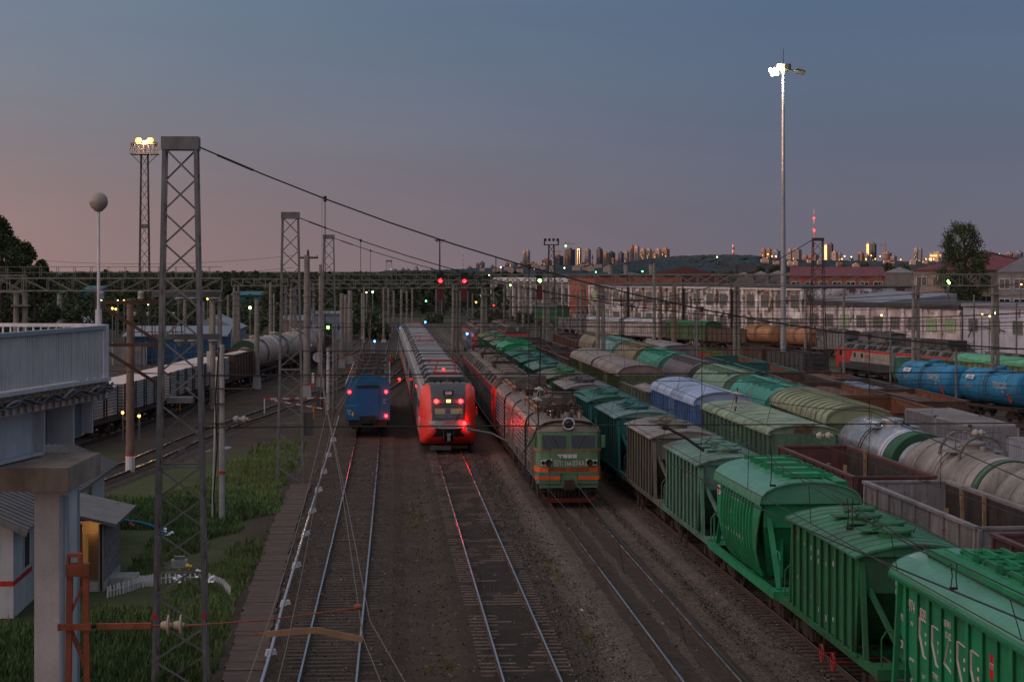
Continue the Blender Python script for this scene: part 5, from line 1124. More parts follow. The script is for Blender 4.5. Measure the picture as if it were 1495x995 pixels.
# red platform wagon with stakes
def stake_flat(t, m):
    underframe(t, 7.2, m, 0); O('deck', MB().box(-1.5,1.5,-6.6,6.6,1.2,1.5), m, t)
    for yy in [-6.2+1.03*i for i in range(13)]:
        for s in (-1,1): O('stake', cm('flat_stake', lambda b: (b.box(-.05,.05,-.05,.05,1.5,3.1),)), m, t, (s*1.45, yy, 0))
    O('end_frame', MB().box(-1.5,1.5,-6.6,-6.5,1.5,2.9), m, t)
wagon('x', 'D', 189, 'red platform wagon with a fence of upright stakes', None, stake_flat, name='flat_wagon', m=G['red'])
wagon('x', 'D', 205, 'pale grey low roofed wagon beyond the red platform wagon', None, boxcar, name='boxcar', m=G['grey'], roofm=R_GY, low=.6, arch=.4)
# blue tanks
G5 = 'blue tank wagons on the right'
for k, (d, lab) in enumerate([(179.3, 'blue tank wagon on the left of the two with white lettering'), (167.0, 'blue tank wagon on the right of the two with white lettering'), (154.7, 'blue tank wagon cut off by the right edge')]):
    t = wagon('x', 'TK', d, lab, G5, tank, name='tank_wagon', dz=.6, m=G['tblue'], detail=1)
    X = -1.515
    for (a, zz, s, sz) in ((-2.6, 3.05, 'ТРАНСОЙЛ', .72), (-3.1, 2.55, 'ТУ-015', .2)):
        side_text('lettering', s, G['ptext'], t, X if abs(zz-2.8) < .3 else -1.49, a, zz, sz, .62)
    side_text('lettering', 'ВНБТ' if k == 0 else 'Бензин', mat('ochre_lettering', (.42,.34,.2), var=0), t, -1.52, 3.0, 2.8, .5, .7)
    o = O('plate', MB().box(-.02,0,-.75,.75,-.2,.2), mat('plate_white', (.6,.58,.6)), t, (-1.42, 3.0, 3.55)); o.rotation_euler = (0, R(28), 0); side_text('lettering', '510745', mat('plate_blue', (.04,.05,.3)), o, -.026, 0, 0, .3, .8)
    for yy in (4.2,): 
        o = O('hazard_mark', MB().box(-.03,0,-.15,.2,-.45,.4), mat('hazard_orange', (.6,.06,.03), var=.3, scale=4), t, (-1.32, -4.0, 2.1)); o.rotation_euler = (0, R(-25), 0)
# far right rows
teal_g = paint('teal_gondola', (.04,.19,.15), rust=.1)
place_list('LG', [
 (215.5, gondola, 'teal open wagon in front of the red and grey locomotive', dict(name='open_wagon', m=teal_g, inner=dkin)),
 (199.5, boxcar, 'wagon with long pale green arched roof above the blue tanks', dict(name='boxcar', m=paint('yellow_green_side', (.19,.22,.10)), roofm=paint('pale_green_arch', (.10,.34,.20), rust=0, streak=0, dirta=.1), L_=17.5, arch=.75)),
 (181.5, boxcar, 'wagon with green arched roof at the right edge above the blue tanks', dict(name='boxcar', m=paint('yellow_green_side', (.19,.22,.10)), roofm=paint('pale_green_arch', (.10,.34,.20)), L_=17.5, arch=.75)),
], 'wagons before the red and grey locomotive')
place_list('BG', [
 (252, gondola, 'dark brown open wagon left of the tall lamp mast foot', dict(name='open_wagon', m=G['brown'], inner=dkin)),
 (237.7, gondola, 'dark open wagon behind the dark lattice tower', dict(name='open_wagon', m=G['dkgrey'], inner=dkin)),
], 'dark open wagons by the lamp mast')
place_list('W', [
 (402, boxcar, 'far dark green boxcar at the left end of the workshop siding', dict(name='boxcar', m=G['green'], roofm=G['dkgrey'])),
 (388, gondola, 'grey open wagon left of the white boxcars', dict(name='open_wagon', m=G['grey'], inner=dkin)),
 (374, boxcar, 'left white boxcar standing before the workshop wall', dict(name='boxcar', m=paint('white_boxcar', (.42,.36,.34)), roofm=rfm('whitish_roof', (.42,.41,.46)))),
 (360, boxcar, 'right white boxcar standing before the workshop wall', dict(name='boxcar', m=paint('white_boxcar', (.42,.36,.34)), roofm=rfm('whitish_roof', (.42,.41,.46)))),
 (346, boxcar, 'green boxcar standing right of the white boxcars', dict(name='boxcar', m=paint('mid_green_box', (.07,.12,.05)), roofm=G['green'], ribs=6)),
 (333.5, gondola, 'dark brown open wagon between green boxcar and orange tanks', dict(name='open_wagon', m=G['brown'], inner=dkin)),
 (325.0, tank, 'faded orange tank wagon, left of the pair', dict(name='tank_wagon', m=G['orange'], L_=10.0)),
 (313.6, tank, 'faded orange tank wagon, right of the pair', dict(name='tank_wagon', m=G['orange'], L_=10.0)),
 (303.5, hopper, 'grey hopper wagon with an orange panel behind the lamp mast', dict(name='hopper_wagon', m=G['grey'], roofm=G['dkgrey'])),
 (291.6, hopper, 'grey hopper wagon right of the one with the orange panel', dict(name='hopper_wagon', m=G['grey'], roofm=G['dkgrey'])),
 (279.7, gondola, 'dark wagon hidden mostly behind the red cab locomotive', dict(name='open_wagon', m=G['dkgrey'], inner=dkin)),
], 'wagons on the siding along the workshop')
# siding further left, before the white buttressed hall
pb = PD(778, 372, -1.5)
# left hand train: timber flats, open wagon, tanks
def lumber_flat(t, m, seed=0):
    underframe(t, 7.3, G['rustd'], 0); O('deck', MB().box(-1.45,1.45,-6.7,6.7,1.24,1.34), G['rustd'], t)
    tops = mat('packet_top', (.62,.5,.47), rough=.8, var=.1)
    for k, (a, c) in enumerate(((-6.4,-3.4),(-3.1,-.2),(.1,3.0),(3.3,6.3))):
        p = O('plank_packet', MB().box(-1.34,1.34,a,c,1.36,3.3), G['dkgrey'], t)
        O('packet_cover', MB().box(-1.42,1.42,a-.03,c+.03,3.3,3.36), tops, p)
        for i in range(9): O('plank_layer', cm(('plank_layer', round(c-a,1)), lambda b: (b.box(-1.42,1.42,0,c-a,0,.15),)), m, p, (0, a, 1.42+i*.21))
        for yy in (a+.15, c-.2): 
            for s in (-1,1): O('stake', cm('lumber_stake', lambda b: b.box(-.03,.03,-.03,.03,1.2,3.4)), G['black'], t, (s*1.47, yy, 0))
lm = mat('pale_timber_wrap', (.36,.34,.34), rough=.7, var=.15, streak=.2)
place_list('L3', [
 (126.5, lumber_flat, 'flat wagon with pale plank packets nearest the footbridge', dict(name='flat_wagon', m=lm)),
 (141.2, lumber_flat, 'flat wagon with pale plank packets behind the first lattice tower', dict(name='flat_wagon', m=lm)),
 (156.0, lumber_flat, 'flat wagon with pale plank packets behind the yellow shelter', dict(name='flat_wagon', m=lm)),
 (170.4, lumber_flat, 'flat wagon with pale plank packets next to the open wagon of white sacks', dict(name='flat_wagon', m=lm)),
 (185, gondola, 'brown open wagon heaped with pale white sacks', dict(name='open_wagon', m=G['brown'], inner=dkin, load=mat('white_load', (.55,.45,.43), rough=.8, var=.3, scale=5, bump=.8))),
 (198.3, tank, 'beige tank wagon with green end, first behind the open wagon', dict(name='tank_wagon', m=mat('cream_tank', (.36,.3,.27), rough=.4, var=.15, streak=.4, dirta=.2), bands=[(-5.27,-5.2,G['bandgreen']),(-4.8,-4.1,mat('cream_band', (.36,.3,.29)))])),
 (210.4, tank, 'beige tank wagon, second of the left hand tanks', dict(name='tank_wagon', m=mat('cream_tank', (.36,.3,.27)), bands=[(-4.6,-3.6,G['white']),(-3.6,-2.8,G['bandgreen'])])),
 (222.5, tank, 'beige tank wagon, third of the left hand tanks', dict(name='tank_wagon', m=mat('cream_tank', (.36,.3,.27)))),
 (234.6, tank, 'grey tank wagon, farthest of the left hand tanks', dict(name='tank_wagon', m=G['grey'])),
], 'wagons of the train on the left')
# ---------------------------------------------------------------- lattice towers
def lattice(t, base, z0, z1, w0, w1, bays, m, leg=.12, br=.06, dy0=None, dy1=None, name='leg', bracer=True, z_split=None):
    """four tapered legs and crossed braces round an axis at base (local x,y); each leg and brace its own part"""
    bx, by = base; dy0 = dy0 or w0; dy1 = dy1 or w1
    def c(i, z):
        u = (z - z0) / (z1 - z0); sx, sy = ((-1,-1),(1,-1),(1,1),(-1,1))[i]
        return Vector((bx + sx*(w0+(w1-w0)*u)/2, by + sy*(dy0+(dy1-dy0)*u)/2, z))
    for i in range(4): O('leg', MB().bar(c(i, z0), c(i, z1), leg), m, t)
    for k in range(bays):
        a = z0 + (z1-z0)*k/bays; b_ = z0 + (z1-z0)*(k+1)/bays
        for i in range(4):
            j = (i+1) % 4
            p_, q_ = (c(i, a), c(j, b_)) if k % 2 else (c(j, a), c(i, b_))
            O('brace', MB().bar(p_, q_, br*.5, br), m, t)
    return c
def big_tower(px, d, zt, zb, w0, w1, lab, m, bays=11, group='lattice towers carrying the span wires', cap=.36):
    p = PD(px, d, 0); t = thing('lattice_tower', lab, 'tower', (p.x, p.y, 0), 0, group)
    c = lattice(t, (0,0), zb, zt-.3, w0, w1, bays, m, .10, .05, w0*.62, w1*.62)
    O('cap_plate', MB().box(-w1/2-.08, w1/2+.08, -w1*.31-.08, w1*.31+.08, zt-cap, zt), m, t)
    for z in (zb+3.3, zb+6.2): O('cross_tie', MB().bar((-w0*.44,-w0*.28,z),(w0*.44,-w0*.28,z),.05).bar((-w0*.44,w0*.28,z),(w0*.44,w0*.28,z),.05), m, t)
    return t, p
t1, p1 = big_tower(264, 53.2, 15.0, -.3, 1.42, .86, 'tall grey lattice tower nearest the camera, left of the tracks', G['steel'], 17)
for s_ in (-1, 1): O('marking_band', MB().bar((s_*.672,-.417,1.72),(s_*.668,-.414,1.88),.108), G['red'], t1)
O('beacon_plate', MB().box(-.35,.35,-.3,.3,7.65,7.8), G['steel'], t1)
t2, p2 = big_tower(424, 105, 14.5, -.3, 1.40, .84, 'second tall lattice tower from the camera, left of the blue railcar', G['steel'], 16)
O('switch_box', MB().box(.75,1.25,-.3,.1,2.3,3.6), G['dkgrey'], t2)
t3, p3 = big_tower(480, 160, 14.3, -.3, 1.4, .8, 'third lattice tower, behind the pole with crossarms', G['steel'], 15)
t4, p4 = big_tower(568, 420, 13.6, -.3, 1.5, 1.2, 'tiny far lattice tower just above the tree line', G['steel'], 7)
t5, p5 = big_tower(1194, 228, 15.2, -2.5, 2.0, 1.15, 'dark lattice tower right of the tall lamp mast', G['steeld'], 14)
for o in t5.children:
    pass
# big crossbeams with hanging glass discs on the first tower
def strain_frame(z, lab, drop):
    p = Vector((p1.x, p1.y, 0)); t = thing('strain_beam', lab, 'beam', (p.x, p.y + .9, 0), 0, 'beams with glass insulators across the first tower')
    O('beam', MB().box(-.9, 1.0, -.1, .1, z+.02, z+.18), mat('beam_grey', (.12,.115,.12), rough=.6, var=.3), t)
    for xx in (-.12, .25, .83): O('insulator', MB().lathe((xx,0,z+.03),(0,0,-1),[(0,.04),(.02,.17),(.05,.18),(.1,.1),(.2,.03)],18), mat('glass_insulator', (.35,.38,.33), rough=.15, var=.2), t)
    O('arm', MB().bar((-2.4,-.2,z-.12),(-.6,-.1,z-.12),.10), G['rustpole'] if 0 else mat('rusty_arm', (.085,.05,.036), rough=.8, var=.4), t)
    O('strut', MB().bar((-2.3,-.2,z-.2),(-.6,-.1,z-1.3),.09), mat('rusty_arm', (.085,.05,.036)), t)
    for xx in (-3.8,): O('bracket', MB().box(-2.45,-2.32,-.25,-.1,z-.4,z+.1), mat('rusty_arm', (.085,.05,.036)), t)
    return t
ta = strain_frame(ZAT(432, 54)-.05, 'upper grey beam with hanging glass discs and rusty strut on the first tower', 0)
tb = strain_frame(ZAT(494, 54)-.05, 'lower grey beam with hanging glass discs and rusty strut on the first tower', 0)
for q in (-2.3, -1.2): O('post_insulator', MB().lathe((q,-.1,ZAT(432,54)-.1),(0,0,1),[(0,.05),(.03,.09),(.1,.08),(.2,.09),(.24,.05)],12), G['insul'], ta)
# ---------------------------------------------------------------- span wires
def wire_obj(name, pts, r, m, lab, cat='wire', group=None, n=4):
    o = O(name, MB().path(pts, r, n), m); return tag(o, lab, cat, group)
def headspan(pa, za, xb, zb, zlow, xlow, d, r, lab, ropes=(8.4, 6.95), m=None, drops=(), xr=60):
    m = m or G['wire']; y = pa.y
    t = thing('span_wire', lab, 'wire', (0, y, 0), 0, 'cross span wires between the towers')
    k = (za - zlow) / (pa.x + .45 - xlow)**2; kb = (zb - zlow) / (xb - xlow)**2
    zc = lambda x: zlow + (k if x < xlow else kb) * (x - xlow)**2
    xs = [pa.x+.45 + (xb - pa.x-.45)*i/40 for i in range(41)]
    O('catenary_cable', MB().path([(x, 0, zc(x)) for x in xs], r*.95, 6), m, t)
    O('clamp', MB().tube((pa.x+1.0,0,zc(pa.x+1.0)),(pa.x+2.0,0,zc(pa.x+2.0)),r*1.5,6), m, t)
    for z in ropes: O('cross_rope', MB().path([(pa.x+.4,0,z),(xb,0,z)], r*.7, 4), m, t)
    for x in drops:
        O('dropper', MB().path([(x,0,zc(x)),(x,0,ropes[-1])], r*.5, 4), m, t); O('dropper_clamp', MB().tube((x,0,zc(x)-.08),(x,0,zc(x)+.08),r*1.9,6), m, t)
    return t
hs1 = headspan(p1, 14.75, 66, 15, 9.0, 21, 53, .024, 'thick cable sagging from the first lattice tower across the whole yard', drops=(-1.6, 4.1, 9.0, 13.8, 19.5))
hs2 = headspan(p2, 14.2, 74, 14.6, 8.6, 24, 105, .03, 'cable sagging from the second lattice tower over the trains', (8.2, 6.9), drops=(-1.2, 4.1, 8.9, 13.2, 18.8))
hs3 = headspan(p3, 14.0, 78, 14, 8.6, 26, 160, .034, 'cable sagging from the third lattice tower far over the trains', (8.2, 6.9), drops=(-1.0, 4.1, 8.8, 12.9))
y5 = p5.y; t = thing('span_wire', 'cable rising from the workshop yard to the dark lattice tower', 'wire', (0, y5, 0), 0, 'cross span wires between the towers')
O('catenary_cable', MB().path([(p5.x-.6-23*i/12, 0, 15.0 - 7.2*(1-(1-i/12)**2)) for i in range(13)], .05, 5), G['wire'], t); O('cross_rope', MB().path([(18,0,7.4),(p5.x-.6,0,7.4)], .03), G['wire'], t)
for xx, zz in ((13.9,7.1),(9.3,7.0),(13.5,6.6)): pass
# contact lines: carrier rope, contact wire and droppers for each electrified track
def contact_line(row, xo, lab, zc=5.9, y0=8, y1=330, m=None, r=.016):
    t = thing('contact_line', lab, 'wire', (0,0,0), 0, 'overhead contact lines'); m = m or G['wire']
    a = []; b = []; y = y0; sup = [1.5, 53, 105, 160, 215, 270, 330]
    while y <= y1:
        x, h = interp(sp[row], y)
        for s0, s1 in zip(sup[:-1], sup[1:]):
            if s0 <= y <= s1: break
        u = (y - s0) / (s1 - s0); zz = 7.35 - 1.0 * 4 * u * (1-u) * .85
        zig = .3 * math.sin(math.pi * (y - 1.5) / 53 + .6)
        a.append((x + xo + zig*.3, y, zz)); b.append((x + xo + zig, y, zc + gz(x, y))); y += 6.5
    O('carrier_rope', MB().path(a, r*1.2, 4), m, t); O('contact_wire', MB().path(b, r, 4), m, t)
    O('dropper', (lambda q: [q.tube(p, q_, r*.7, 4, cap=False) for p, q_ in zip(a, b)] and q)(MB()), m, t, kind='stuff')
    return t
for row, lab, m in (('LEFT','contact wire above the track of the blue railcar', G['wirel']), ('RED','contact wire above the red nosed train', G['wire']), ('VL','contact wire above the green locomotive', G['wire']),
               ('HOP','contact wire above the green hopper wagons', G['wire']), ('GON','contact wire above the row with the blue boxcar', G['wire']), ('C','contact wire above the tank wagons with bands', G['wire']), ('D','contact wire above the rusty open wagons', G['wire']), ('L2','contact wire above the empty curving track on the left', G['wirel'])):
    contact_line(row, 0, lab, m=m, r=.007 if m is G['wirel'] else (.012 if row in ('VL','HOP') else .008))
def insulator_string(px, py, d, dpx, dpy, lab, r=.11, n=2, m=None):
    """discs on a rope seen at px,py and running towards dpx,dpy pixels"""
    a = PD(px, d, ZAT(py, d)); b = PD(px+dpx, d, ZAT(py+dpy, d))
    t = thing('insulator_string', lab, 'insulator', a, 0, 'porcelain insulators in the overhead wires'); v = b - a
    O('rod', MB().tube((0,0,0), v, .03, 6), G['wire'], t)
    for i in range(n):
        c = v * ((i + .5) / n); O('disc', MB().lathe(c, v, [(-.1,.05),(-.05,.09),(0,r),(.03,r*1.02),(.05,.06),(.12,.05)], 14), m or G['insul'], t)
insulator_string(340, 612, 53.2, 22, 0, 'pair of white insulators on the lower cross rope left of the second tower')
insulator_string(1190, 636, 53.2, 26, 0, 'pair of yellowish insulators on the cross rope above the silver tank')
insulator_string(1077, 566, 76, -4, 34, 'dark insulator pair above the blue boxcar roof', .28)
insulator_string(789, 560, 74, -6, 30, 'dark insulator pair above the green locomotive roof', .2)
insulator_string(1420, 632, 53.2, 16, 0, 'pair of yellowish insulators above the beige tank arches')
# sagging jumpers and cantilevers near the locomotives
t = thing('wire_arm', 'pale steel arm reaching in beside the green locomotive side', 'arm', PD(684, 80, ZAT(626, 80)))
O('tube', MB().path([(0,0,0),PD(718,80,ZAT(632,80))-PD(684,80,ZAT(626,80)),PD(756,80,ZAT(652,80))-PD(684,80,ZAT(626,80))], .038, 6), G['steel'], t); O('tip', MB().tube((0,0,-.12),(0,0,.2),.09,8), G['steel'], t)
t = thing('jumper_wire', 'black jumper wire looping over the green locomotive cab', 'wire', PD(790, 74, ZAT(545, 74)))
o0 = PD(790, 74, ZAT(545, 74)); O('wire', MB().path([PD(a, 74, ZAT(b, 74)) - o0 for a, b in ((790,470),(788,545),(785,590),(786,618),(778,640),(764,660))], .03, 5), G['wire'], t)
t = thing('wire_arm', 'thick black rod slanting over the mint hopper roof', 'arm', PD(970, 60, ZAT(622, 60)))
o0 = PD(970, 60, ZAT(622, 60)); O('rod', MB().path([(0,0,0), PD(1000,60,ZAT(638,60))-o0, PD(1028,60,ZAT(658,60))-o0], .05, 6), G['wire'], t); O('clamp', MB().tube((-.06,0,0),(.1,0,-.05),.09,8), G['wire'], t)
for (px, y0_, y1_, d, lab) in ((1125, 650, 708, 46, 'thin dropper above the bulging green hopper roof'), (1237, 727, 771, 40, 'pair of thin droppers above the dark green hopper roof'), (1388, 822, 858, 36, 'pair of thin droppers above the lettered green hopper')):
    t = thing('dropper', lab, 'wire', PD(px, d, ZAT(y1_, d)), 0, 'droppers of the near contact wire')
    h = ZAT(y0_, d) - ZAT(y1_, d)
    O('wire', MB().path([(0,0,0),(.03,0,h*.5),(0,0,h)], .012, 4), G['wire'], t)
    if px > 1130: O('wire', MB().path([(.12,0,-.03),(.1,0,h*.5),(.12,0,h)], .012, 4), G['wire'], t)
    O('clamp', MB().box(-.02,.13,-.02,.02,-.03,.02), G['wire'], t)
def sky_wire(pts, d0, d1, r, lab, m=None):
    n = len(pts); q = []
    for i, (a, b) in enumerate(pts):
        d = d0 + (d1-d0)*i/(n-1); q.append(PD(a, d, ZAT(b, d)))
    return wire_obj('overhead_wire', q, r, m or G['wire'], lab, group='near overhead wires at the bottom right')
sky_wire([(980,676),(1100,738),(1230,795),(1495,905)], 60, 33, .020, 'thick dark wire passing over the dark green hopper roof')
sky_wire([(1215,722),(1330,790),(1495,868)], 48, 34, .016, 'thinner wire right of the one crossing the lettered hopper roof')
sky_wire([(1030,640),(1180,700),(1330,760),(1495,850)], 62, 38, .012, 'thin wire crossing above the grey open wagon')
sky_wire([(0,532),(300,549),(700,552),(1495,563)], 53.3, 53.3, .008, 'thin level wire crossing the whole yard above the train roofs')
# dangling wires with the bent arm in the left foreground
t = thing('contact_line', 'two thin pale wires slanting down over the left track', 'wire', (0,0,0), 0, 'overhead contact lines')
for pts in (((470,285),(470,560),(497,700),(530,930),(562,1010)), ((455,450),(478,600),(500,700),(540,905),(600,1010))):
    O('wire', MB().path([PD(a, d, ZAT(b, d)) for (a, b), d in zip(pts, (60,52,42,32,28))], .008, 4), G['wirel'], t)
o0 = PD(388, 32, ZAT(925, 32)); t = thing('wire_arm', 'bent brown arm hanging over the left track near the bottom', 'arm', o0)
O('bar', MB().bar((0,0,0), PD(462,32,ZAT(919,32))-o0, .05, .1).bar(PD(462,32,ZAT(919,32))-o0, PD(530,32,ZAT(933,32))-o0, .05, .1), mat('brown_arm', (.25,.15,.09), rough=.6, var=.3), t)
O('end_fitting', MB().path([(0,0,0),(-.12,0,.0),(-.2,0,.08)], .02), G['rustpole'], t)
o0 = PD(270, 32, ZAT(913, 32)); t = thing('guy_wire', 'thin orange rusty wire running from the red bracket to the left track', 'wire', o0)
O('wire', MB().path([(0,0,0), PD(400,32,ZAT(903,32))-o0, PD(525,32,ZAT(886,32))-o0], .012, 5), G['rustpole'], t); O('clamp', MB().tube(PD(518,32,ZAT(886,32))-o0, PD(528,32,ZAT(885,32))-o0, .05, 8), G['rustpole'], t)
# ---------------------------------------------------------------- rigid portals
def portal(pxa, pxb, d, ztop, h, lab, posts=(), rail=0, bay=1.6, m=None, dd=0.0, r=.05, legs=True):
    m = m or G['gantry']; a = PD(pxa, d, 0); b = PD(pxb, d, 0); Lw = b.x - a.x
    b = Vector((b.x, a.y + dd, 0)); an = math.atan2(dd, Lw)
    t = thing('gantry', lab, 'gantry', (a.x, a.y, 0), an, 'steel lattice gantries over the tracks'); Lw = math.hypot(Lw, dd)
    wy = .45
    for y_ in (-wy, wy):
        for z in (ztop, ztop-h): O('chord', MB().bar((0,y_,z),(Lw,y_,z), .1), m, t)
    n = max(2, int(Lw / bay)); st = Lw / n
    big = n > 40
    for y_ in (-wy, wy):
        q = MB(); q2 = MB()
        for i in range(n+1): q.bar((i*st,y_,ztop-h),(i*st,y_,ztop), r)
        for i in range(n): 
            u = (ztop-h, ztop) if (i < n/2) else (ztop, ztop-h)
            q2.bar((i*st,y_,u[1]),((i+1)*st,y_,u[0]), r)
        O('web_posts', q, m, t, kind='stuff'); O('web_diagonals', q2, m, t, kind='stuff')
    q = MB()
    for i in range(n+1): q.bar((i*st,-wy,ztop-h),(i*st,wy,ztop-h), r); q.bar((i*st,-wy,ztop),(i*st,wy,ztop), r)
    O('cross_ties', q, m, t, kind='stuff')
    if rail:
        q = MB()
        for i in range(int(Lw/ (1.4))+1): q.bar((i*1.4,-wy,ztop),(i*1.4,-wy,ztop+rail), .04); q.bar((i*1.4,wy,ztop),(i*1.4,wy,ztop+rail), .04)
        for z in (rail, rail*.5): q.bar((0,-wy,ztop+z),(Lw,-wy,ztop+z),.04); q.bar((0,wy,ztop+z),(Lw,wy,ztop+z),.04)
        O('guard_rail', q, m, t, kind='stuff')
    for i, (px, dz) in enumerate(posts):
        X = (PD(px, d, 0).x - a.x)
        for s in (-1, 1):
            g_ = gz(a.x+X, a.y); O('leg', MB().tube((X + s*.32, s*.1, -.3+g_), (X + s*.24, s*.1, ztop-h-.02), .24, 10, .17), G['conc'], t)
        O('head_frame', MB().box(X-.5,X+.5,-.5,.5,ztop-h-.9,ztop-h-.8), m, t)
    return t
ga = portal(-60, 35, 118, ZAT(402,118), 1.0, 'short pale gantry end at the left edge above the footbridge', [(29,0)], bay=.95)
gb = portal(-40, 322, 160, ZAT(406,160), 1.05, 'long left gantry with a tall guard rail on top', [(-20,0),(314,0)], rail=.95, bay=2.0)
gc = portal(338, 420, 240, ZAT(407,240), .85, 'small gantry behind the second lattice tower', [(345,0),(414,0)], bay=1.3)
gd = portal(425, 725, 225, ZAT(409,225), .95, 'gantry across the middle tracks in front of the red signals', [(428,0),(720,0)], bay=1.8, dd=6)
ge = portal(452, 858, 268, ZAT(400.5,268), 1.3, 'far gantry carrying the two red signals', [(455,0),(665,0),(854,0)], bay=2.3)
gf = portal(716, 1150, 248, ZAT(400.5,248), 1.25, 'wide gantry crossing in front of the workshop roofs', [(798,0),(1080,0)], bay=2.2)
gg = portal(868, 1352, 186, ZAT(401,186), 1.1, 'right gantry between the paired concrete posts', [(877,0),(1346,0)], bay=2.0)
gh = portal(1352, 1560, 192, ZAT(400,192), 1.15, 'rightmost gantry starting at the paired posts before the tree', [(1455,0)], bay=1.6)
# signals on the gantry
def signal_head(px, py, d, lampm, lab, glow=None):
    p = PD(px, d, ZAT(py, d)); t = thing('signal', lab, 'signal', p, 0, 'signal lights over the tracks')
    O('housing', MB().box(-.32,.32,0,.4,-.55,1.0), G['black'], t); O('backboard', MB().box(-.5,.5,.02,.05,-.6,1.1), G['black'], t)
    O('lamp', MB().lathe((0,0,0),(0,-1,0),[(0,.24),(.08,.24),(.12,.12),(.12,.01)],14), lampm, t); O('hood', MB().hexa([(-.3,-.35,.24),(.3,-.35,.24),(.3,0,.24),(-.3,0,.24),(-.3,-.35,.29),(.3,-.35,.29),(.3,0,.29),(-.3,0,.29)]), G['black'], t)
    O('hanger', MB().box(-.4,.4,.1,.3,-2.6,-.65), mat('red_cage', (.1,.02,.02), var=.2), t)
    return p
signal_head(643, 409.5, 262, G['redlamp'], 'left of the two red signals on the gantry')
signal_head(678, 410, 262, G['redlamp'], 'right of the two red signals on the gantry')
signal_head(788, 409.5, 262, G['greenl'], 'green signal on the gantry before the white hall')
for o in []: pass
def small_lamp(px, py, d, lampm, lab, r=.14, pole=True, group='small lit lamps across the yard', ground=None):
    z = ZAT(py, d); p = PD(px, d, z); t = thing('yard_lamp', lab, 'lamp', p, 0, group)
    O('lamp', MB().lathe((0,0,-r),(0,0,1),[(0,r*.3),(r*.4,r*.9),(r,r),(r*1.6,r*.9),(r*2,r*.3)],10), lampm, t)
    O('hood', MB().lathe((0,.02,r*1.02),(0,0,1),[(0,r*1.3),(r*.5,r*.5),(r*.7,r*.1)],10), G['dkgrey'], t)
    if pole: g_ = gz(p.x, p.y) - .3 - z; O('post', MB().tube((0,r*1.6,g_),(0,r*1.6,r*1.2),.06 + d*.00008,6), G['steel'], t)
    return t
# ground signals
for px, py, d, m, lab in ((621,470,300,'bluelamp','bright blue ground signal beyond the commuter train'), (585,478,262,'bluelamp','faint blue ground signal left of the commuter train tail'), (682,487,240,'bluelamp','added blue light for a signal reflection beside the red locomotive'), (583,553,198,'redlow','red ground signal between railcar and commuter train'),
     (547,498,262,'bluelamp','small blue ground light left of the commuter train'), (379,545,203,'bluelamp','tiny blue light by the left hand tank train'), (179,602,131,'amber','orange lamp below the plank wagon at the footbridge'), (203,607,129,'amber','second orange lamp near the plank wagon, paler')):
    small_lamp(px, py, d, G[m], lab, .13 if d > 150 else .09, True, 'ground signals')
point(PD(682, 238, ZAT(487, 240)), (.05,.25,1), 30, .1)  # added blue light standing in for a signal's reflection on the locomotive
# ---------------------------------------------------------------- concrete and steel poles
def pole(px, pyb, pyt, w, lab, m=None, d=None, arms=(), base=None, n=10, foot=None, name='pole', group='concrete yard poles'):
    if d is None: d = F * (HC + .3) / (pyb - HZ)
    p = PD(px, d, 0); g_ = gz(p.x, p.y) - .35; zt = ZAT(pyt, d); r = w * d / F / 2
    t = thing(name, lab, 'pole', (p.x, p.y, 0), 0, group)
    O('shaft', MB().tube((0,0,g_),(0,0,zt), r*1.08, n, r*.82).mesh('shaft', True), m or G['conc'], t)
    if base: O('footing', MB().hexa([(-.42,-.42,g_),(.42,-.42,g_),(.42,.42,g_),(-.42,.42,g_),(-.34,-.34,g_+base),(.34,-.34,g_+base),(.34,.34,g_+base),(-.34,.34,g_+base)]), G['concl'], t); O('red_mark', MB().box(-.38,.38,-.38,.38,g_+base,g_+base+.08), G['red'], t)
    for dz, l0, l1 in arms:
        z = zt - dz; O('crossarm', MB().box(-l0, l1, -.09, .09, z-.09, z+.09), mat('rusty_arm', (.085,.05,.036)), t)
        for xx in (-l0+.1, l1-.1): O('insulator', MB().lathe((xx,0,z+.06),(0,0,1),[(0,.05),(.04,.1),(.1,.06),(.15,.1),(.24,.03)],10), G['insul'], t)
    return t, p, zt, d
brn = mat('brown_pole', (.2,.13,.1), rough=.85, var=.25, scale=2, streak=.3, bump=.1)
t, p, zt, d = pole(190, 692, 436, 12, 'brown concrete pole with white foot beside the first lattice tower', brn)
O('white_foot', MB().tube((0,0,-.34),(0,0,.75),.27,12,.262), G['white'], t); O('red_mark', MB().tube((0,0,.75),(0,0,.85),.266,12), G['red'], t)
t, p, zt, d = pole(324, 764, 503, 8.5, 'pale concrete pole hung with black cables right of the first tower', G['concl'])
O('twin_shaft', MB().tube((-.42,0,-.34),(-.22,0,7.2),.065,10,.06), G['concl'], t); O('cable', MB().path([(-.1,-.25,7.8),(-.28,-.25,5.5),(-.2,-.25,3.2),(-.36,-.25,1.0),(-.3,-.25,-.3)], .035, 6), G['black'], t)
for z in (5.9, 5.2, 4.3): O('crossarm', MB().bar((-.6,-.2,z),(1.4,-.2,z),.07), mat('rusty_arm', (.085,.05,.036)), t)
O('red_mark', MB().tube((0,0,2.0),(0,0,2.12),.172,12), G['red'], t)
t, p, zt, d = pole(309, 592, 436, 8, 'slim concrete pole with a pale sign box behind the cable pole', G['conc'])
O('sign_box', MB().box(-.4,.35,-.3,-.22,2.6,4.4), G['white'], t); O('sign_mark', MB().box(-.1,.08,-.31,-.3,3.0,3.9), G['red'], t)
pole(375, 568, 436, 8, 'concrete pole on a square white block behind the second tower', None, base=1.4)
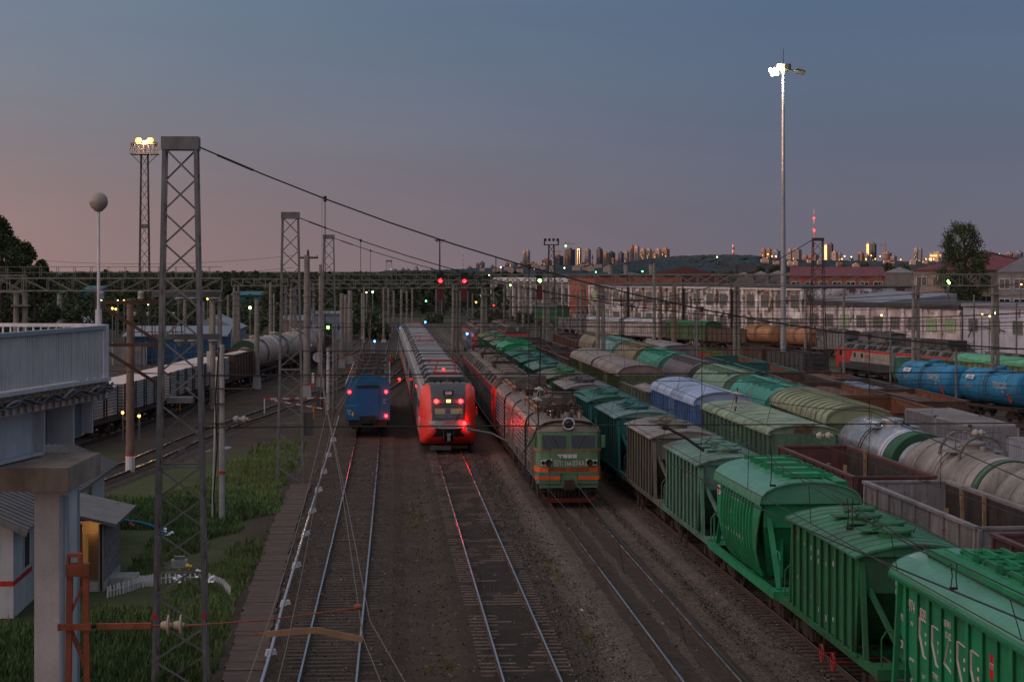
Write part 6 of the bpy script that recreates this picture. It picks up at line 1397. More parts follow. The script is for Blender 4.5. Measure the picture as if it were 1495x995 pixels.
t, p, zt, d = pole(448, 585, 372, 10, 'tall concrete pole with two crossarms left of the blue railcar', None, arms=((.25,.8,1.0),(1.75,1.8,1.2)), base=1.5)
O('top_fitting', MB().lathe((.1,0,zt),(0,0,1),[(0,.1),(.3,.12),(.5,.05)],8), G['insulb'], t)
pole(468, 566, 386, 6, 'thinner pole with small arms right of the crossarm pole', None, arms=((.9,.3,.3),(8.2,1.0,1.0)), base=1.2)
t, p, zt, d = pole(479, 598, 478, 5, 'white signal mast with green light left of the blue railcar', G['white'], name='signal_mast')
O('signal_head', MB().box(-.3,.3,-.25,.1,zt-1.6,zt+.4), G['black'], t); O('lamp', MB().lathe((0,-.26,zt+.02),(0,-1,0),[(0,.12),(.05,.11),(.06,.02)],12), G['greenl'], t)
O('round_sign', MB().lathe((-.85,-.2,2.9+1.2),(0,-1,0),[(0,.42),(.04,.42)],20), G['ltgrey'], t); O('sign_arm', MB().bar((-.85,-.1,0),(-.85,-.1,4.1),.07), G['steel'], t); O('cabinet', MB().box(-.95,-.35,-.3,.2,-.3,1.2), G['dkgrey'], t)
O('striped_plate', MB().box(-1.35,-1.15,-.2,-.15,1.6,2.8), G['white'], t); O('red_block', MB().box(-1.35,-1.15,-.21,-.2,1.6,1.95), G['red'], t)
pole(487, 600, 480, 4, 'thin grey steel pole beside the white signal mast', G['steel'])
for k, (px, pyb, pyt, w, b) in enumerate([(499,537,428,7,1.2),(504.5,530,430,5,1),(511,531,424,8,1.2),(529,496,428,5,.8),(531.5,502,418,3,0),(452,520,425,4,1.0),(345,520,426,6,0),(333,505,430,4,0),(395,500,412,5,0),(400,498,428,3,0),(430,515,428,4,0),(270,505,437,6,0),(120,500,438,5,0),(87,505,430,9,0),(29,515,430,9,0),(14,498,438,4,0),(44,500,428,4,0),(234,505,440,5,0),(297,500,440,5,0),(560,500,420,3,.6),(567,490,420,3,.6),(575,488,424,3,0),(586,484,422,4,.6),(594,476,424,3,0),(602,477,420,3,.6)]):
    pole(px, pyb, pyt, w, 'grey concrete pole, %s in the left and middle far yard' % LORD[sorted([499,504.5,511,529,531.5,452,345,333,395,400,430,270,120,87,29,14,44,234,297,560,567,575,586,594,602]).index(px)], None, base=b or None, n=8, arms=((.8,.9,.9),) if px in (14,399,395,452,531.5) else ())
FARR = [(637,470,422,3),(645,462,424,2.5),(661,466,422,3),(672,470,424,3),(683,462,425,2.5),(690,474,428,2.5),(721,470,425,3),(736,484,418,3),(745,480,424,3),(752,478,420,4),(764,492,420,4),(772,480,430,2.5),(783,495,424,3.5),(800,505,425,5),(812,500,424,3),(822,492,430,3),(832,520,460,3),(843,497,425,3.5),(955,500,384,5),(964,506,417,6),(984,508,418,8),(1015,518,452,3),(1017.5,512,425,4),(1075,497,386,4),(1176,500,425,4),(1300,556,478,3),(1378,490,385,4),(1396,618,508,4),(1232,545,424,4),(1422,520,430,3),(1484,530,440,3),(1455.5,510,415,5)]
ls = sorted(q[0] for q in FARR)
for px, pyb, pyt, w in FARR:
    pole(px, pyb, pyt, w, 'yard pole, %s among those right of the red signals' % LORD[ls.index(px)], G['steeld'] if px in (1075,) else (G['steel'] if w < 4 or px in (1378,1396) else brn if w > 5.5 else G['conc']), n=8, arms=((1.2,.9,.9),) if px in (745,783,812,1017.5) else ())
# paired posts of concrete at the right gantry are its legs; wires along the far yard
def bundle(name, pxa, pxb, ys, d, lab, r=.03, sag=.5, dz=0.0):
    t = thing(name, lab, 'wire', (0,0,0), 0, 'bundles of far overhead wires')
    for i, py in enumerate(ys):
        a = PD(pxa, d, ZAT(py, d)); b = PD(pxb, d + dz, ZAT(py + rnd.uniform(-3,3), d + dz)); n = 10
        O('wire', MB().path([a.lerp(b, j/n) + Vector((0,0,-sag*4*(j/n)*(1-j/n))) for j in range(n+1)], r, 4), G['wire'], t)
bundle('wires', 560, 1000, (436,442,452,460), 255, 'far cross wires under the gantries in the middle', .035)
bundle('wires', 700, 1500, (432,446,455,462,470,478), 240, 'far cross wires strung before the long workshop', .03, .8)
bundle('wires', 0, 470, (433,440,452), 165, 'cross wires under the left gantries', .02)
bundle('wires', -40, 430, (390,397,371), 250, 'thin wires against the left sky', .02, 1.2)
bundle('wires', 1000, 1500, (520,542,575), 150, 'thin wires crossing before the blue tanks', .018, .8)
# ---------------------------------------------------------------- tall lamp mast on the right
p = PD(1143.5, 240, 0); t = thing('lamp_mast', 'very tall steel lamp mast lit bright white at the top', 'lamp mast', (p.x, p.y, 0))
zt = ZAT(97, 240)
O('shaft', MB().tube((0,0,-2.5),(0,0,zt),.40,16,.16).mesh('shaft', True), mat('galvanised_mast', (.30,.31,.33), rough=.4, metal=.3, var=.12), t)
O('crown', MB().tube((0,0,zt-.55),(0,0,zt+.25),1.0,12,1.0).tube((0,0,zt-.9),(0,0,zt-.5),.35,10), G['greyg'], t)
O('spike', MB().tube((0,0,zt),(0,0,zt+2.2),.04,5), G['black'], t)
h = O('floodlight', MB().hexa([(-.9,-.6,-.2),(.5,-.8,-.2),(.9,.5,-.1),(-.5,.6,-.1),(-.7,-.5,.15),(.4,-.6,.15),(.7,.4,.2),(-.4,.5,.2)]), G['greyg'], t, (2.05, 0, zt-.65)); h.rotation_euler = (R(-10), R(12), .3)
O('arm', MB().bar((.6,0,zt-.4),(1.6,0,zt-.5),.12), G['greyg'], t)
for a, b_ in ((-1.75,-.55),(-1.2,-.5),(-1.5,-1.05),(-.95,-1.0),(-.75,-.35)):
    h = O('floodlight', MB().box(-.24,.24,-.2,.15,-.2,.2), G['greyg'], t, (a, -.4, zt+b_+.0)); O('lamp', MB().lathe((0,-.21,0),(0,-1,0),[(0,.22),(.06,.24),(.12,.18),(.15,.05)],16), G['whitel'], h)
O('arm', MB().bar((-.6,0,zt-.4),(-1.6,-.2,zt-.7),.12), G['greyg'], t)
point(p + Vector((-1.3,-1.2,zt-1.0)), (1,.95,.82), 1600, .5)
# floodlight tower left
p = PD(211, 275, 0); zt = ZAT(226, 275); t = thing('floodlight_tower', 'slender lattice floodlight tower with two lit yellow lamps', 'lamp tower', (p.x, p.y, 0))
lattice(t, (0,0), -.3, zt, 1.65, .95, 17, G['steeld'], .13, .07)
O('platform', MB().box(-1.95,1.95,-1.2,1.2,zt,zt+.12), G['steeld'], t)
O('railing', (lambda q: [q.bar((x_,y_,zt),(x_,y_,zt+1.5),.07) for x_ in (-1.9,-1.3,-.65,0,.65,1.3,1.9) for y_ in (-1.2,1.2)] and [q.bar((-1.9,y_,zt+z),(1.9,y_,zt+z),.07) for y_ in (-1.2,1.2) for z in (.75,1.5)] and q)(MB()), G['steeld'], t)
O('strut', MB().bar((-1.8,0,zt),(-.5,0,zt-1.3),.08).bar((1.8,0,zt),(.5,0,zt-1.3),.08), G['steeld'], t)
O('mid_collar', MB().box(-.6,.6,-.6,.6,ZAT(333,275),ZAT(327,275)), G['steel'], t)
for a in (-.72, .95):
    O('floodlight', MB().lathe((a,-.9,zt+1.95),(0,-1,-.1),[(0,.25),(.25,.4),(.3,.4)],16), G['black'], t); O('lamp', MB().lathe((a,-1.24,zt+1.95),(0,-1,-.1),[(0,.24),(.06,.22),(.12,.1)],16), G['yel'], t); O('lamp_reflector', MB().lathe((a,-1.2,zt+1.95),(0,-1,-.1),[(0,.42),(.02,.44),(.04,.42)],18), lamp('orange_reflector', (1,.30,.04), 1.3), t)
O('floodlight', MB().box(-.2,.5,-.9,-.5,zt+1.4,zt+2.0).box(-1.85,-1.4,-.9,-.5,zt+1.2,zt+1.7).box(1.5,1.9,-.9,-.5,zt+1.2,zt+1.7), G['black'], t)
point(p + Vector((.1,-1.6,zt+2.0)), (1,.6,.25), 2500, .5)
# far lamp towers
for px, pyt, d, w_, lab in ((805, 353, 420, 1.7, 'far unlit twin lattice floodlight tower before the city'), ):
    p = PD(px, d, 0); zt = ZAT(pyt+5, d); t = thing('floodlight_tower', lab, 'lamp tower', (p.x, p.y, 0)); lattice(t, (0,0), -2.5, zt, 2.0, 1.1, 12, G['steeld'], .22, .1)
    O('platform', MB().box(-1.6,1.6,-1,1,zt,zt+.2), G['steeld'], t); O('railing', MB().box(-1.6,-1.45,-1,1,zt,zt+1.3).box(1.45,1.6,-1,1,zt,zt+1.3), G['steeld'], t)
    O('floodlight', (lambda q: [q.box(x_-.25,x_+.25,-1,-.6,zt+.9,zt+1.5) for x_ in (-1.4,-.5,.4,1.3)] and q)(MB()), G['black'], t)
p = PD(642, 420, 0); zt = ZAT(351, 420); t = thing('lamp_mast', 'far slender mast with an empty crown above the left red signal', 'lamp mast', (p.x, p.y, 0)); O('shaft', MB().tube((0,0,-.3),(0,0,zt),.28,8,.12), G['steeld'], t); O('crown', MB().tube((0,0,zt-.1),(0,0,zt+.2),1.0,10,1.1).bar((-1.2,0,zt+.3),(-.3,0,zt-.5),.1).bar((1.2,0,zt+.3),(.3,0,zt-.5),.1), G['steeld'], t)
# many small lamps of the yard
LM = [(13,441,260,'amber'),(65,447,250,'yardw'),(53,452,240,'greenc'),(148,439,300,'yardw'),(172,439,300,'yardw'),(181,439,280,'amber'),(164,450,280,'amber'),(169,451,300,'amber'),(217,444,300,'yardw'),(260,439,300,'yel'),(303,436,300,'amber'),(365,449,220,'yardw'),(460,518,235,'yardw'),
      (535,426,330,'yardw'),(544,426,330,'yardw'),(622,439,400,'greenc'),(703,432,400,'greenc'),(745,416,350,'greenl'),(695,441,420,'amber'),(721,446,420,'redlow'),
      (1454,457,225,'yardw'),(1491,415,300,'yel'),(1287,460,266,'yel'),(1434,459,257,'yel'),(1445,461,255,'yel'),(1384,410,300,'greenl'),(1386,413,300,'greenl'),(714,401,900,'yardw'),(731,390,1500,'yardw'),(780,392,1500,'amber'),(824,391,1500,'yardw'),(870,397,900,'greenc'),(938,396,900,'greenc'),(1001,396,900,'greenc'),(914,386,1500,'yardw'),(1047,375,1500,'yardw'),(1127,374,2500,'yel'),(1121,371,2500,'amber'),(1233,374,2500,'yardw'),(1229,378,2500,'amber'),(1243,375,2500,'yardw'),(1272,373,2500,'amber'),(1278,378,2500,'amber'),(1285,374,2500,'yel'),(1315,379,2500,'amber'),(1352,378,2500,'amber'),(1357,378,2500,'yel'),(1363,378,2500,'amber'),(1459,371,2500,'greenc'),(1264,378,2500,'amber'),(1133,374,2500,'yardw')]
CN = {'amber':'amber','yardw':'pale','greenc':'green','yel':'yellow','greenl':'green','redlow':'red'}
for k, (px, py, d, m) in enumerate(LM):
    small_lamp(px, py, d, G[m], 'small lit %s lamp, %s of that colour from the left' % (CN[m], LORD[sorted(q_[0] for q_ in LM if CN[q_[3]] == CN[m]).index(px)]), .15*max(1, d/330) ** (.95 if d < 600 else .72), d < 400)
# ---------------------------------------------------------------- footbridge on the left
P1 = PD(153, 50, 0); P0 = PD(0, 43.5, 0); u = (P0 - P1).normalized(); nrm_ = Vector((-abs(u.y), u.x if u.x > 0 else -u.x, 0)); nrm_ = Vector((u.y, -u.x, 0)); 
if nrm_.x > 0: nrm_ = -nrm_
ang = math.atan2(u.y, u.x)
t = thing('footbridge', 'pale footbridge landing with corrugated parapet on a concrete column', 'footbridge', (P1.x, P1.y, 0), ang)
# local x runs towards the camera along the parapet, local y is away from the tracks or towards them
sg = 1 if (Matrix.Rotation(ang, 3, 'Z') @ Vector((0,1,0))).dot(nrm_) > 0 else -1
mpar = mat('parapet_panel', (.62,.58,.60), rough=.5, var=.1, streak=.3, dirt=(.12,.11,.12)); mgir = mat('girder_paint', (.52,.52,.57), rough=.45, var=.12, streak=.3, dirt=(.13,.12,.12))
LB = 24
def BX(x0, x1, y0, y1, z0, z1): return MB().box(x0, x1, min(sg*y0, sg*y1), max(sg*y0, sg*y1), z0, z1)
q = MB(); x_ = 0.12
while x_ < 14:
    q.hexa([(x_,sg*-.0,8.55),(x_+.05,sg*-.0,8.55),(x_+.05,sg*.02,8.55),(x_,sg*.02,8.55),(x_,sg*-.0,9.78),(x_+.05,sg*-.0,9.78),(x_+.05,sg*.02,9.78),(x_,sg*.02,9.78)]); x_ += .105
q.box(0.12, LB, min(sg*.02,sg*.05), max(sg*.02,sg*.05), 8.55, 9.78)
par = O('parapet', q, mpar, t, kind='stuff')
O('top_rail', BX(-.05, LB, -.06, .1, 9.78, 9.88), mat('rail_cap_paint', (.3,.34,.42), rough=.4, var=.1), t)
O('corner_post', MB().tube((0,sg*-.02,8.3),(0,sg*-.02,9.9),.09,12), mgir, t)
O('deck', BX(-.1, LB, .0, 9, 8.22, 8.42), G['concl'], t)
O('edge_beam', BX(-.05, LB, -.05, .2, 7.98, 8.2), mgir, t); O('edge_angle', BX(-.05, LB, -.16, .02, 8.44, 8.53), mgir, t)
for i in range(34): O('bracket', cm('deck_bracket', lambda b: b.bar((0,sg*-.10,8.0),(.0,sg*-.10,8.44),.05)), mat('bracket_tan', (.35,.2,.11), rough=.7, var=.2), t, (.3 + i*.42, 0, 0))
rb = random.Random(5)
for k in range(4): O('cable_bundle', MB().path([(i*.35, sg*(-.2 - .03*k + rb.uniform(-.03,.03)), 8.26 + .09*math.sin(i*1.3+k*1.7) + rb.uniform(-.03,.03)) for i in range(40)], .035, 6), [G['dkgrey'], mat('cable_brown', (.13,.075,.05), rough=.7, var=.3), G['grey'], G['dkgrey']][k], t)
# rear railing across the far end
O('rear_rail', BX(-.1, .0, .1, 10, 9.83, 9.92), G['white'], t); O('rear_rail', BX(-.09, -.02, .1, 10, 9.20, 9.25), G['white'], t)
for i in range(46): O('baluster', cm('baluster', lambda b: b.box(-.02,.02,-.02,.02,8.45,9.84)), G['white'], t, (-.05, sg*(.3+i*.21), 0))
# girders
O('girder', BX(3.4, LB, .5, .56, 6.9, 8.0), mgir, t); O('flange', BX(3.3, LB, .3, .78, 6.82, 6.9), mgir, t)
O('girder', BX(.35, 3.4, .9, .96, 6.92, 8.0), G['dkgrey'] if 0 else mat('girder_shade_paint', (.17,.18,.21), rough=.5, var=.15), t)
O('stiffener', BX(3.35, 3.42, .25, .95, 6.92, 8.0), mgir, t); O('stiffener', BX(1.6, 1.66, .2, .95, 6.92, 8.0), mgir, t); O('stiffener', BX(.30, .36, .2, .95, 7.1, 8.0), mgir, t)
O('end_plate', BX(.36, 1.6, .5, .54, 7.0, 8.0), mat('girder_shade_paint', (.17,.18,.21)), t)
mcap = mat('stained_concrete', (.30,.24,.2), rough=.9, var=.3, scale=1.2, streak=.25, dirt=(.16,.08,.045), dirta=.6, bump=.2, fine=.2)
A_ = PD(99, 44, 0); B_ = PD(147, 47.7, 0)
A_ = (A_ - Vector((P1.x,P1.y,0))); A_.rotate(Euler((0,0,-ang))); B_ = (B_ - Vector((P1.x,P1.y,0))); B_.rotate(Euler((0,0,-ang)))
e = (B_ - A_); nn = Vector((e.y, -e.x, 0)).normalized(); 
if (nn.y * sg) < 0: nn = -nn
q = MB(); c4 = [A_, B_, B_ + nn*9, A_ + nn*9]; q.hexa([(v.x, v.y, 6.24) for v in c4] + [(v.x, v.y, 6.78) for v in c4]); O('cap_beam', q, mcap, t)
mcol = mat('column_paint', (.54,.50,.51), rough=.8, var=.12, fine=.2, dirta=.3, streak=.08, dirt=(.16,.14,.13), bump=.08)
cA = PD(50, 45, 0); cB = PD(88, 45, 0)
def loc_(v): v = v - Vector((P1.x,P1.y,0)); v.rotate(Euler((0,0,-ang))); return v
q = MB(); c4 = [loc_(PD(50,44.6,0)), loc_(PD(97,44.6,0)), loc_(PD(116,45.9,0)), loc_(PD(68,45.9,0))]
q.hexa([(v.x, v.y, -.3) for v in c4] + [(v.x, v.y, 6.24) for v in c4]); O('column', q, mcol, t)
mpil = mat('pilaster_blue', (.25,.31,.38), rough=.5, var=.1, streak=.2)
for px, d, w_ in ((90.5,44.55,.06),(96.5,44.6,.07),(113,45.75,.06)):
    v = loc_(PD(px, d, 0)); O('drain_pipe', MB().tube((v.x,v.y,-.3),(v.x,v.y,6.08),w_,10), mpil, t)
# globe lamp on the landing corner
p = PD(144, 50.1, 0); t = thing('globe_lamp', 'unlit frosted globe lamp on a white post at the footbridge corner', 'lamp', (p.x, p.y, 8.4))
O('post', MB().tube((0,0,.2),(0,0,ZAT(452,50)-8.4),.09,12,.085).tube((0,0,ZAT(452,50)-8.4),(0,0,ZAT(309,50)-8.4),.045,12,.035), G['white'], t)
O('collar', MB().lathe((0,0,ZAT(309,50)-8.4),(0,0,1),[(0,.05),(.03,.12),(.07,.13),(.1,.1)],14), G['steel'], t)
zg = ZAT(294, 50) - 8.4
O('globe', MB().lathe((0,0,zg),(0,0,1),[(-.245*math.cos(math.pi*i/14), max(.004,.245*math.sin(math.pi*i/14))) for i in range(15)],24).mesh('globe', True), mat('frosted_globe', (.30,.25,.21), rough=.25, var=.06), t)
# orange red bracket by the column
p = PD(113, 40, 0); t = thing('anchor_bracket', 'orange red steel bracket with a boom and two disc insulators', 'bracket', (p.x, p.y, 0)); mo = G['rustpole']
zz = lambda py: ZAT(py, 40); xx = lambda px: (px - 113) / F * 40
O('leg', MB().bar((xx(100),0,zz(1010)),(xx(102),0,zz(840)),.12), mo, t); O('leg', MB().bar((xx(127),0,zz(1010)),(xx(125),0,zz(838)),.12), mo, t)
O('head_beam', MB().box(xx(97),xx(131),-.12,.12,zz(840),zz(822)), mo, t); O('top_block', MB().box(xx(99),xx(120),-.1,.1,zz(812),zz(807)).box(xx(98),xx(102),-.1,.1,zz(822),zz(812)).box(xx(115),xx(120),-.1,.1,zz(822),zz(812)), mo, t)
O('brace', MB().bar((xx(103),0,zz(895)),(xx(124),0,zz(848)),.06), mo, t); O('brace', MB().bar((xx(103),0,zz(918)),(xx(124),0,zz(968)),.09), mo, t)
O('cross_member', MB().box(xx(86),xx(134),-.14,-.04,zz(918),zz(909)), mo, t); O('boom', MB().box(xx(141),xx(220),-.06,.06,zz(918),zz(910)), mo, t); O('pin', MB().tube((xx(133),0,zz(914)),(xx(142),0,zz(914)),.04,8), G['black'], t)
for px in (244, 262): O('insulator', MB().lathe((xx(px-11),0,zz(914)),(1,0,0),[(0,.05),(.02,.08),(.12,.10),(.15,.22),(.18,.22),(.20,.06),(.24,.05)],18), mat('beige_insulator', (.42,.33,.24), rough=.3, var=.15), t)
O('link', MB().tube((xx(220),0,zz(914)),(xx(285),0,zz(914)),.025,6), mo, t)
# ---------------------------------------------------------------- small house below the footbridge
mwall = mat('house_plaster', (.48,.47,.50), rough=.85, var=.12, streak=.25, dirt=(.18,.17,.17)); mroof = mat('house_roof_sheet', (.14,.135,.14), rough=.6, var=.2, dirta=.2)
t = thing('house', 'small white house with grey sheet roof under the footbridge', 'house', (-12.3, 65, 0))
wl = O('wall', MB().box(-8.5,0,0,21,-.3,2.9).prism([(-8.5,2.9),(0,2.9),(-4.2,4.7)], 0.02, 20.98), mwall, t)
q = O('roof', MB().hexa([(-4.2,-.6,4.72),(.55,-.6,2.62),(.55,21.5,2.62),(-4.2,21.5,4.72),(-4.2,-.6,4.82),(.55,-.6,2.72),(.55,21.5,2.72),(-4.2,21.5,4.82)]).hexa([(-9,-.6,2.62),(-4.2,-.6,4.72),(-4.2,21.5,4.72),(-9,21.5,2.62),(-9,-.6,2.72),(-4.2,-.6,4.82),(-4.2,21.5,4.82),(-9,21.5,2.72)]), mroof, t)
for i in range(37): O('sheet_seam', cm('sheet_seam', lambda b: b.bar((-4.2,0,4.85),(.56,0,2.74),.05,.05)), mroof, q, (0, -.5 + i*.6, 0))
O('gable_board', MB().bar((-4.2,-.62,4.72),(.57,-.62,2.6),.05,.2), G['grey'], t)
for yy in (2.2, 13.5, 16.5):
    w_ = O('window', MB().box(.0,.05,yy-.5,yy+.5,1.05,2.4), G['white'], t); O('pane', MB().box(.05,.06,yy-.42,yy-.03,1.12,2.3), G['glass'], w_); O('pane', MB().box(.05,.06,yy+.03,yy+.42,1.12,2.3), G['glass'], w_)
O('red_band', MB().box(-8.5,.0,-.012,0,.78,.95).box(0,.012,0,3.4,.78,.95), G['red'], t)
front_text('lettering', 'метро', G['ptext'], t, -.75, -.02, .865, .17)
t2_ = thing('porch', 'grey plank porch with a lit open doorway beside the house', 'porch', (-12.3, 70.2, 0))
mpl = mat('grey_planks', (.2,.18,.18), rough=.85, var=.25, streak=.2); mplk = cm('plank', lambda b: b.box(0,.025,.03,4.3,0,.165))
O('frame_wall', MB().box(.02,.1,0,4.4,-.3,2.4).box(.1,2.2,4.3,4.4,-.3,2.4).box(2.14,2.2,.05,4.35,.0,2.15).box(.1,1.40,0,.06,-.3,2.2), mpl, t2_)
O('plinth', MB().box(.1,2.24,-.02,4.4,-.3,.02), G['concl'], t2_)
for i in range(13): O('plank', mplk, mpl, t2_, (2.2, 0, .02 + i*.168))
for i in range(3): O('door_jamb', cm('jamb', lambda b: b.box(-.06,.06,-.04,.02,-.25,2.15)), mpl if i else G['rustpole'], t2_, (1.42 + (0, .70, .76)[i], -.01, 0))
O('lit_interior', MB().box(1.1,2.13,1.2,1.25,-.28,2.1), mat('lit_room_wall', (.45,.3,.15), rough=.8, var=.25, scale=1.5, emit=.06, ecol=(1,.5,.15)), t2_)
O('inner_door', MB().box(1.55,2.1,.9,.95,-.28,1.75), mat('inner_door', (.4,.25,.12), rough=.7, var=.15), t2_); O('floor', MB().box(1.1,2.13,.1,1.2,-.3,-.26), mpl, t2_)
q = O('porch_roof', MB().hexa([(.0,-.5,2.75),(2.75,-.5,2.10),(2.75,4.9,2.10),(.0,4.9,2.75),(.0,-.5,2.84),(2.75,-.5,2.19),(2.75,4.9,2.19),(.0,4.9,2.84)]), mroof, t2_)
for i in range(16): O('roof_board', cm('roof_board', lambda b: b.bar((0,0,2.86),(2.77,0,2.205),.3,.03)), mat('roof_board_grey', (.17,.16,.165), rough=.8, var=.2), q, (0, -.4 + i*.345, 0))
O('step', MB().box(2.25,3.2,1.2,2.6,-.3,.0).box(2.3,3.9,1.0,2.8,-.3,-.16), G['concl'], t2_)
point((-10.6, 70.85, 1.9), (1,.6,.28), 1.8, .05)
# white picket fence with flowers
t = thing('picket_fence', 'low curved white picket fence on the lawn', 'fence', PD(157, 66.6, -.3)); o0 = PD(157, 66.6, -.3)
cp = [PD(a, F*(HC+.3)/(b-HZ), -.3) - o0 for a, b in ((157,872),(180,866),(204,858),(228,853),(255,850),(285,851),(305,853),(324,860),(337,873))]
cur = []
for a, b in zip(cp[:-1], cp[1:]):
    n_ = max(1, int((b-a).length/.17)); cur += [a.lerp(b, i/n_) for i in range(n_)]
for i, v in enumerate(cur):
    o = O('picket', cm('picket', lambda b: b.add([(-.033,-.012,0),(.033,-.012,0),(.033,-.012,.38),(0,-.012,.45),(-.033,-.012,.38),(-.033,.012,0),(.033,.012,0),(.033,.012,.38),(0,.012,.45),(-.033,.012,.38)],[(0,1,2,3,4),(9,8,7,6,5),(0,5,6,1),(1,6,7,2),(2,7,8,3),(3,8,9,4),(4,9,5,0)])), G['white'], t, v); o.rotation_euler = (rnd.uniform(-.12,.12), rnd.uniform(-.1,.1), 0)
O('fence_rail', MB().path([v + Vector((0,.03,.22)) for v in cur[::4]], .02, 4), G['white'], t)
mfw = mat('white_petals', (.65,.65,.7), rough=.7, var=.1)
for k, (px, py, m, lab) in enumerate(((258,856,mfw,'white flowers behind the left part of the picket fence'), (292,848,mfw,'white flowers at the middle of the picket fence'), (303,855,mfw,'white flowers right of the fence middle'), (246,786,mfw,'white flowers beside the blue pipe'), (239,783,mfw,'small white flower clump left of the blue pipe end'), (270,840,G['amber'] if 0 else mat('yellow_petals', (.6,.35,.03), var=.1),'yellow flowers beside the picket fence'), (190,770,mat('red_petals', (.6,.02,.03), var=.1),'two red flowers by the porch'))):
    v = P(px, py + 6, -.3); t = thing('flower_clump', lab, 'flowers', v, 0, 'flower clumps on the lawn'); q = MB(); q2 = MB()
    for _ in range(7 if k < 6 else 2):
        a = Vector((rnd.uniform(-.2,.2), rnd.uniform(-.2,.2), rnd.uniform(.25,.55))); q.lathe(a, (0,-.5,1), [(0,.01),(.03,.06),(.05,.07),(.06,.02)], 7); q2.bar((a.x*.4,a.y*.4,0), a, .012)
    O('petals', q, m, t, kind='stuff'); O('stems', q2, m_gd, t, kind='stuff')
t = thing('pipe', 'blue pipe arching out of the weeds near the porch', 'pipe', P(196, 762+30, -.3)); o0 = P(196, 792, -.3); d_ = F*(HC+.3)/(792-HZ)
O('tube', MB().path([PD(a, d_, ZAT(b, d_)) - o0 for a, b in ((178,758),(190,760),(205,762),(222,767),(238,776),(252,784),(260,790))], .055, 10), mat('blue_pipe', (.02,.16,.3), rough=.4, var=.2), t)
t = thing('crate', 'pale box lying at the foot of the first tower', 'box', P(262, 828, -.3)); O('box_body', MB().box(-.3,.3,-.2,.2,.0,.32), G['concl'], t); O('lid', MB().box(-.2,.2,-.15,.15,.33,.45), G['grey'], t)
for k, (px, py) in enumerate(((303,655),(200,745),(1e9,0))[:2]):
    v = P(px, py, -.285); o = O('puddle', MB().add([(1.3*math.cos(a)*(1+.3*math.sin(3*a+k)), 2.6*math.sin(a)*(1+.25*math.cos(2*a)), 0) for a in [2*math.pi*i/18 for i in range(18)]], [tuple(range(18))]), mat('puddle_water', (.02,.02,.02), rough=.05, var=0), None, v); tag(o, ['bright puddle beside the cable pole', 'bright puddle at the foot of the brown pole'][k], 'puddle')
# yellow shelter sign and barrier
v = P(262, 603, -.3); t = thing('shelter', 'yellow four sided pyramid roof on a single yellow post', 'shelter', v); my = mat('yellow_sheet', (.42,.25,.03), rough=.6, var=.15)
O('roof', MB().add([(-.78,-.6,1.95),(.78,-.6,1.95),(.78,.6,1.95),(-.78,.6,1.95),(0,0,2.6)], [(0,1,4),(1,2,4),(2,3,4),(3,0,4),(3,2,1,0)]), my, t); O('post', MB().tube((.05,0,-.1),(.05,0,2.3),.06,8), my, t)
O('frame', MB().path([(-.6,-.5,0),(-.6,-.5,.9),(-.15,-.5,.9),(-.15,-.5,0)], .02), my, t)
v0 = P(386, 606, -.3); t = thing('barrier', 'red and white striped barrier rails with white end posts', 'barrier', v0)
v1 = P(475, 604, -.3) - v0; v2 = P(476, 612, -.3) - v0; md = mat('white_enamel', (.6,.58,.58), rough=.5, var=.1)
O('post', MB().bar((0,0,0),(0,0,1.35),.09), md, t); O('post', MB().bar(v1, v1+Vector((0,0,1.35)),.12), md, t); O('post', MB().bar(v1+Vector((-.15,0,.3)), v1+Vector((-.15,0,1.1)),.07), G['red'], t)
for j, (a, b) in enumerate(((Vector((0,0,1.32)), v1+Vector((0,0,1.3))), (Vector((.4,0,1.25)), v1+Vector((-.2,-1.5,.55))))):
    for i in range(10):
        O('stripe_piece', MB().bar(a.lerp(b, i/10), a.lerp(b, (i+1)/10), .09), md if i % 2 else G['red'], t)
v = P(458, 612, -.3); t = thing('marker_post', 'short orange marker post at the end of the barrier', 'post', v); O('post', MB().tube((0,0,0),(0,0,.95),.07,8), mat('orange_marker', (.55,.2,.02), rough=.5, var=.1), t); O('cap', MB().lathe((0,0,.95),(0,0,1),[(0,.09),(.05,.08),(.08,.02)],8), mat('orange_marker', (.55,.2,.02)), t)
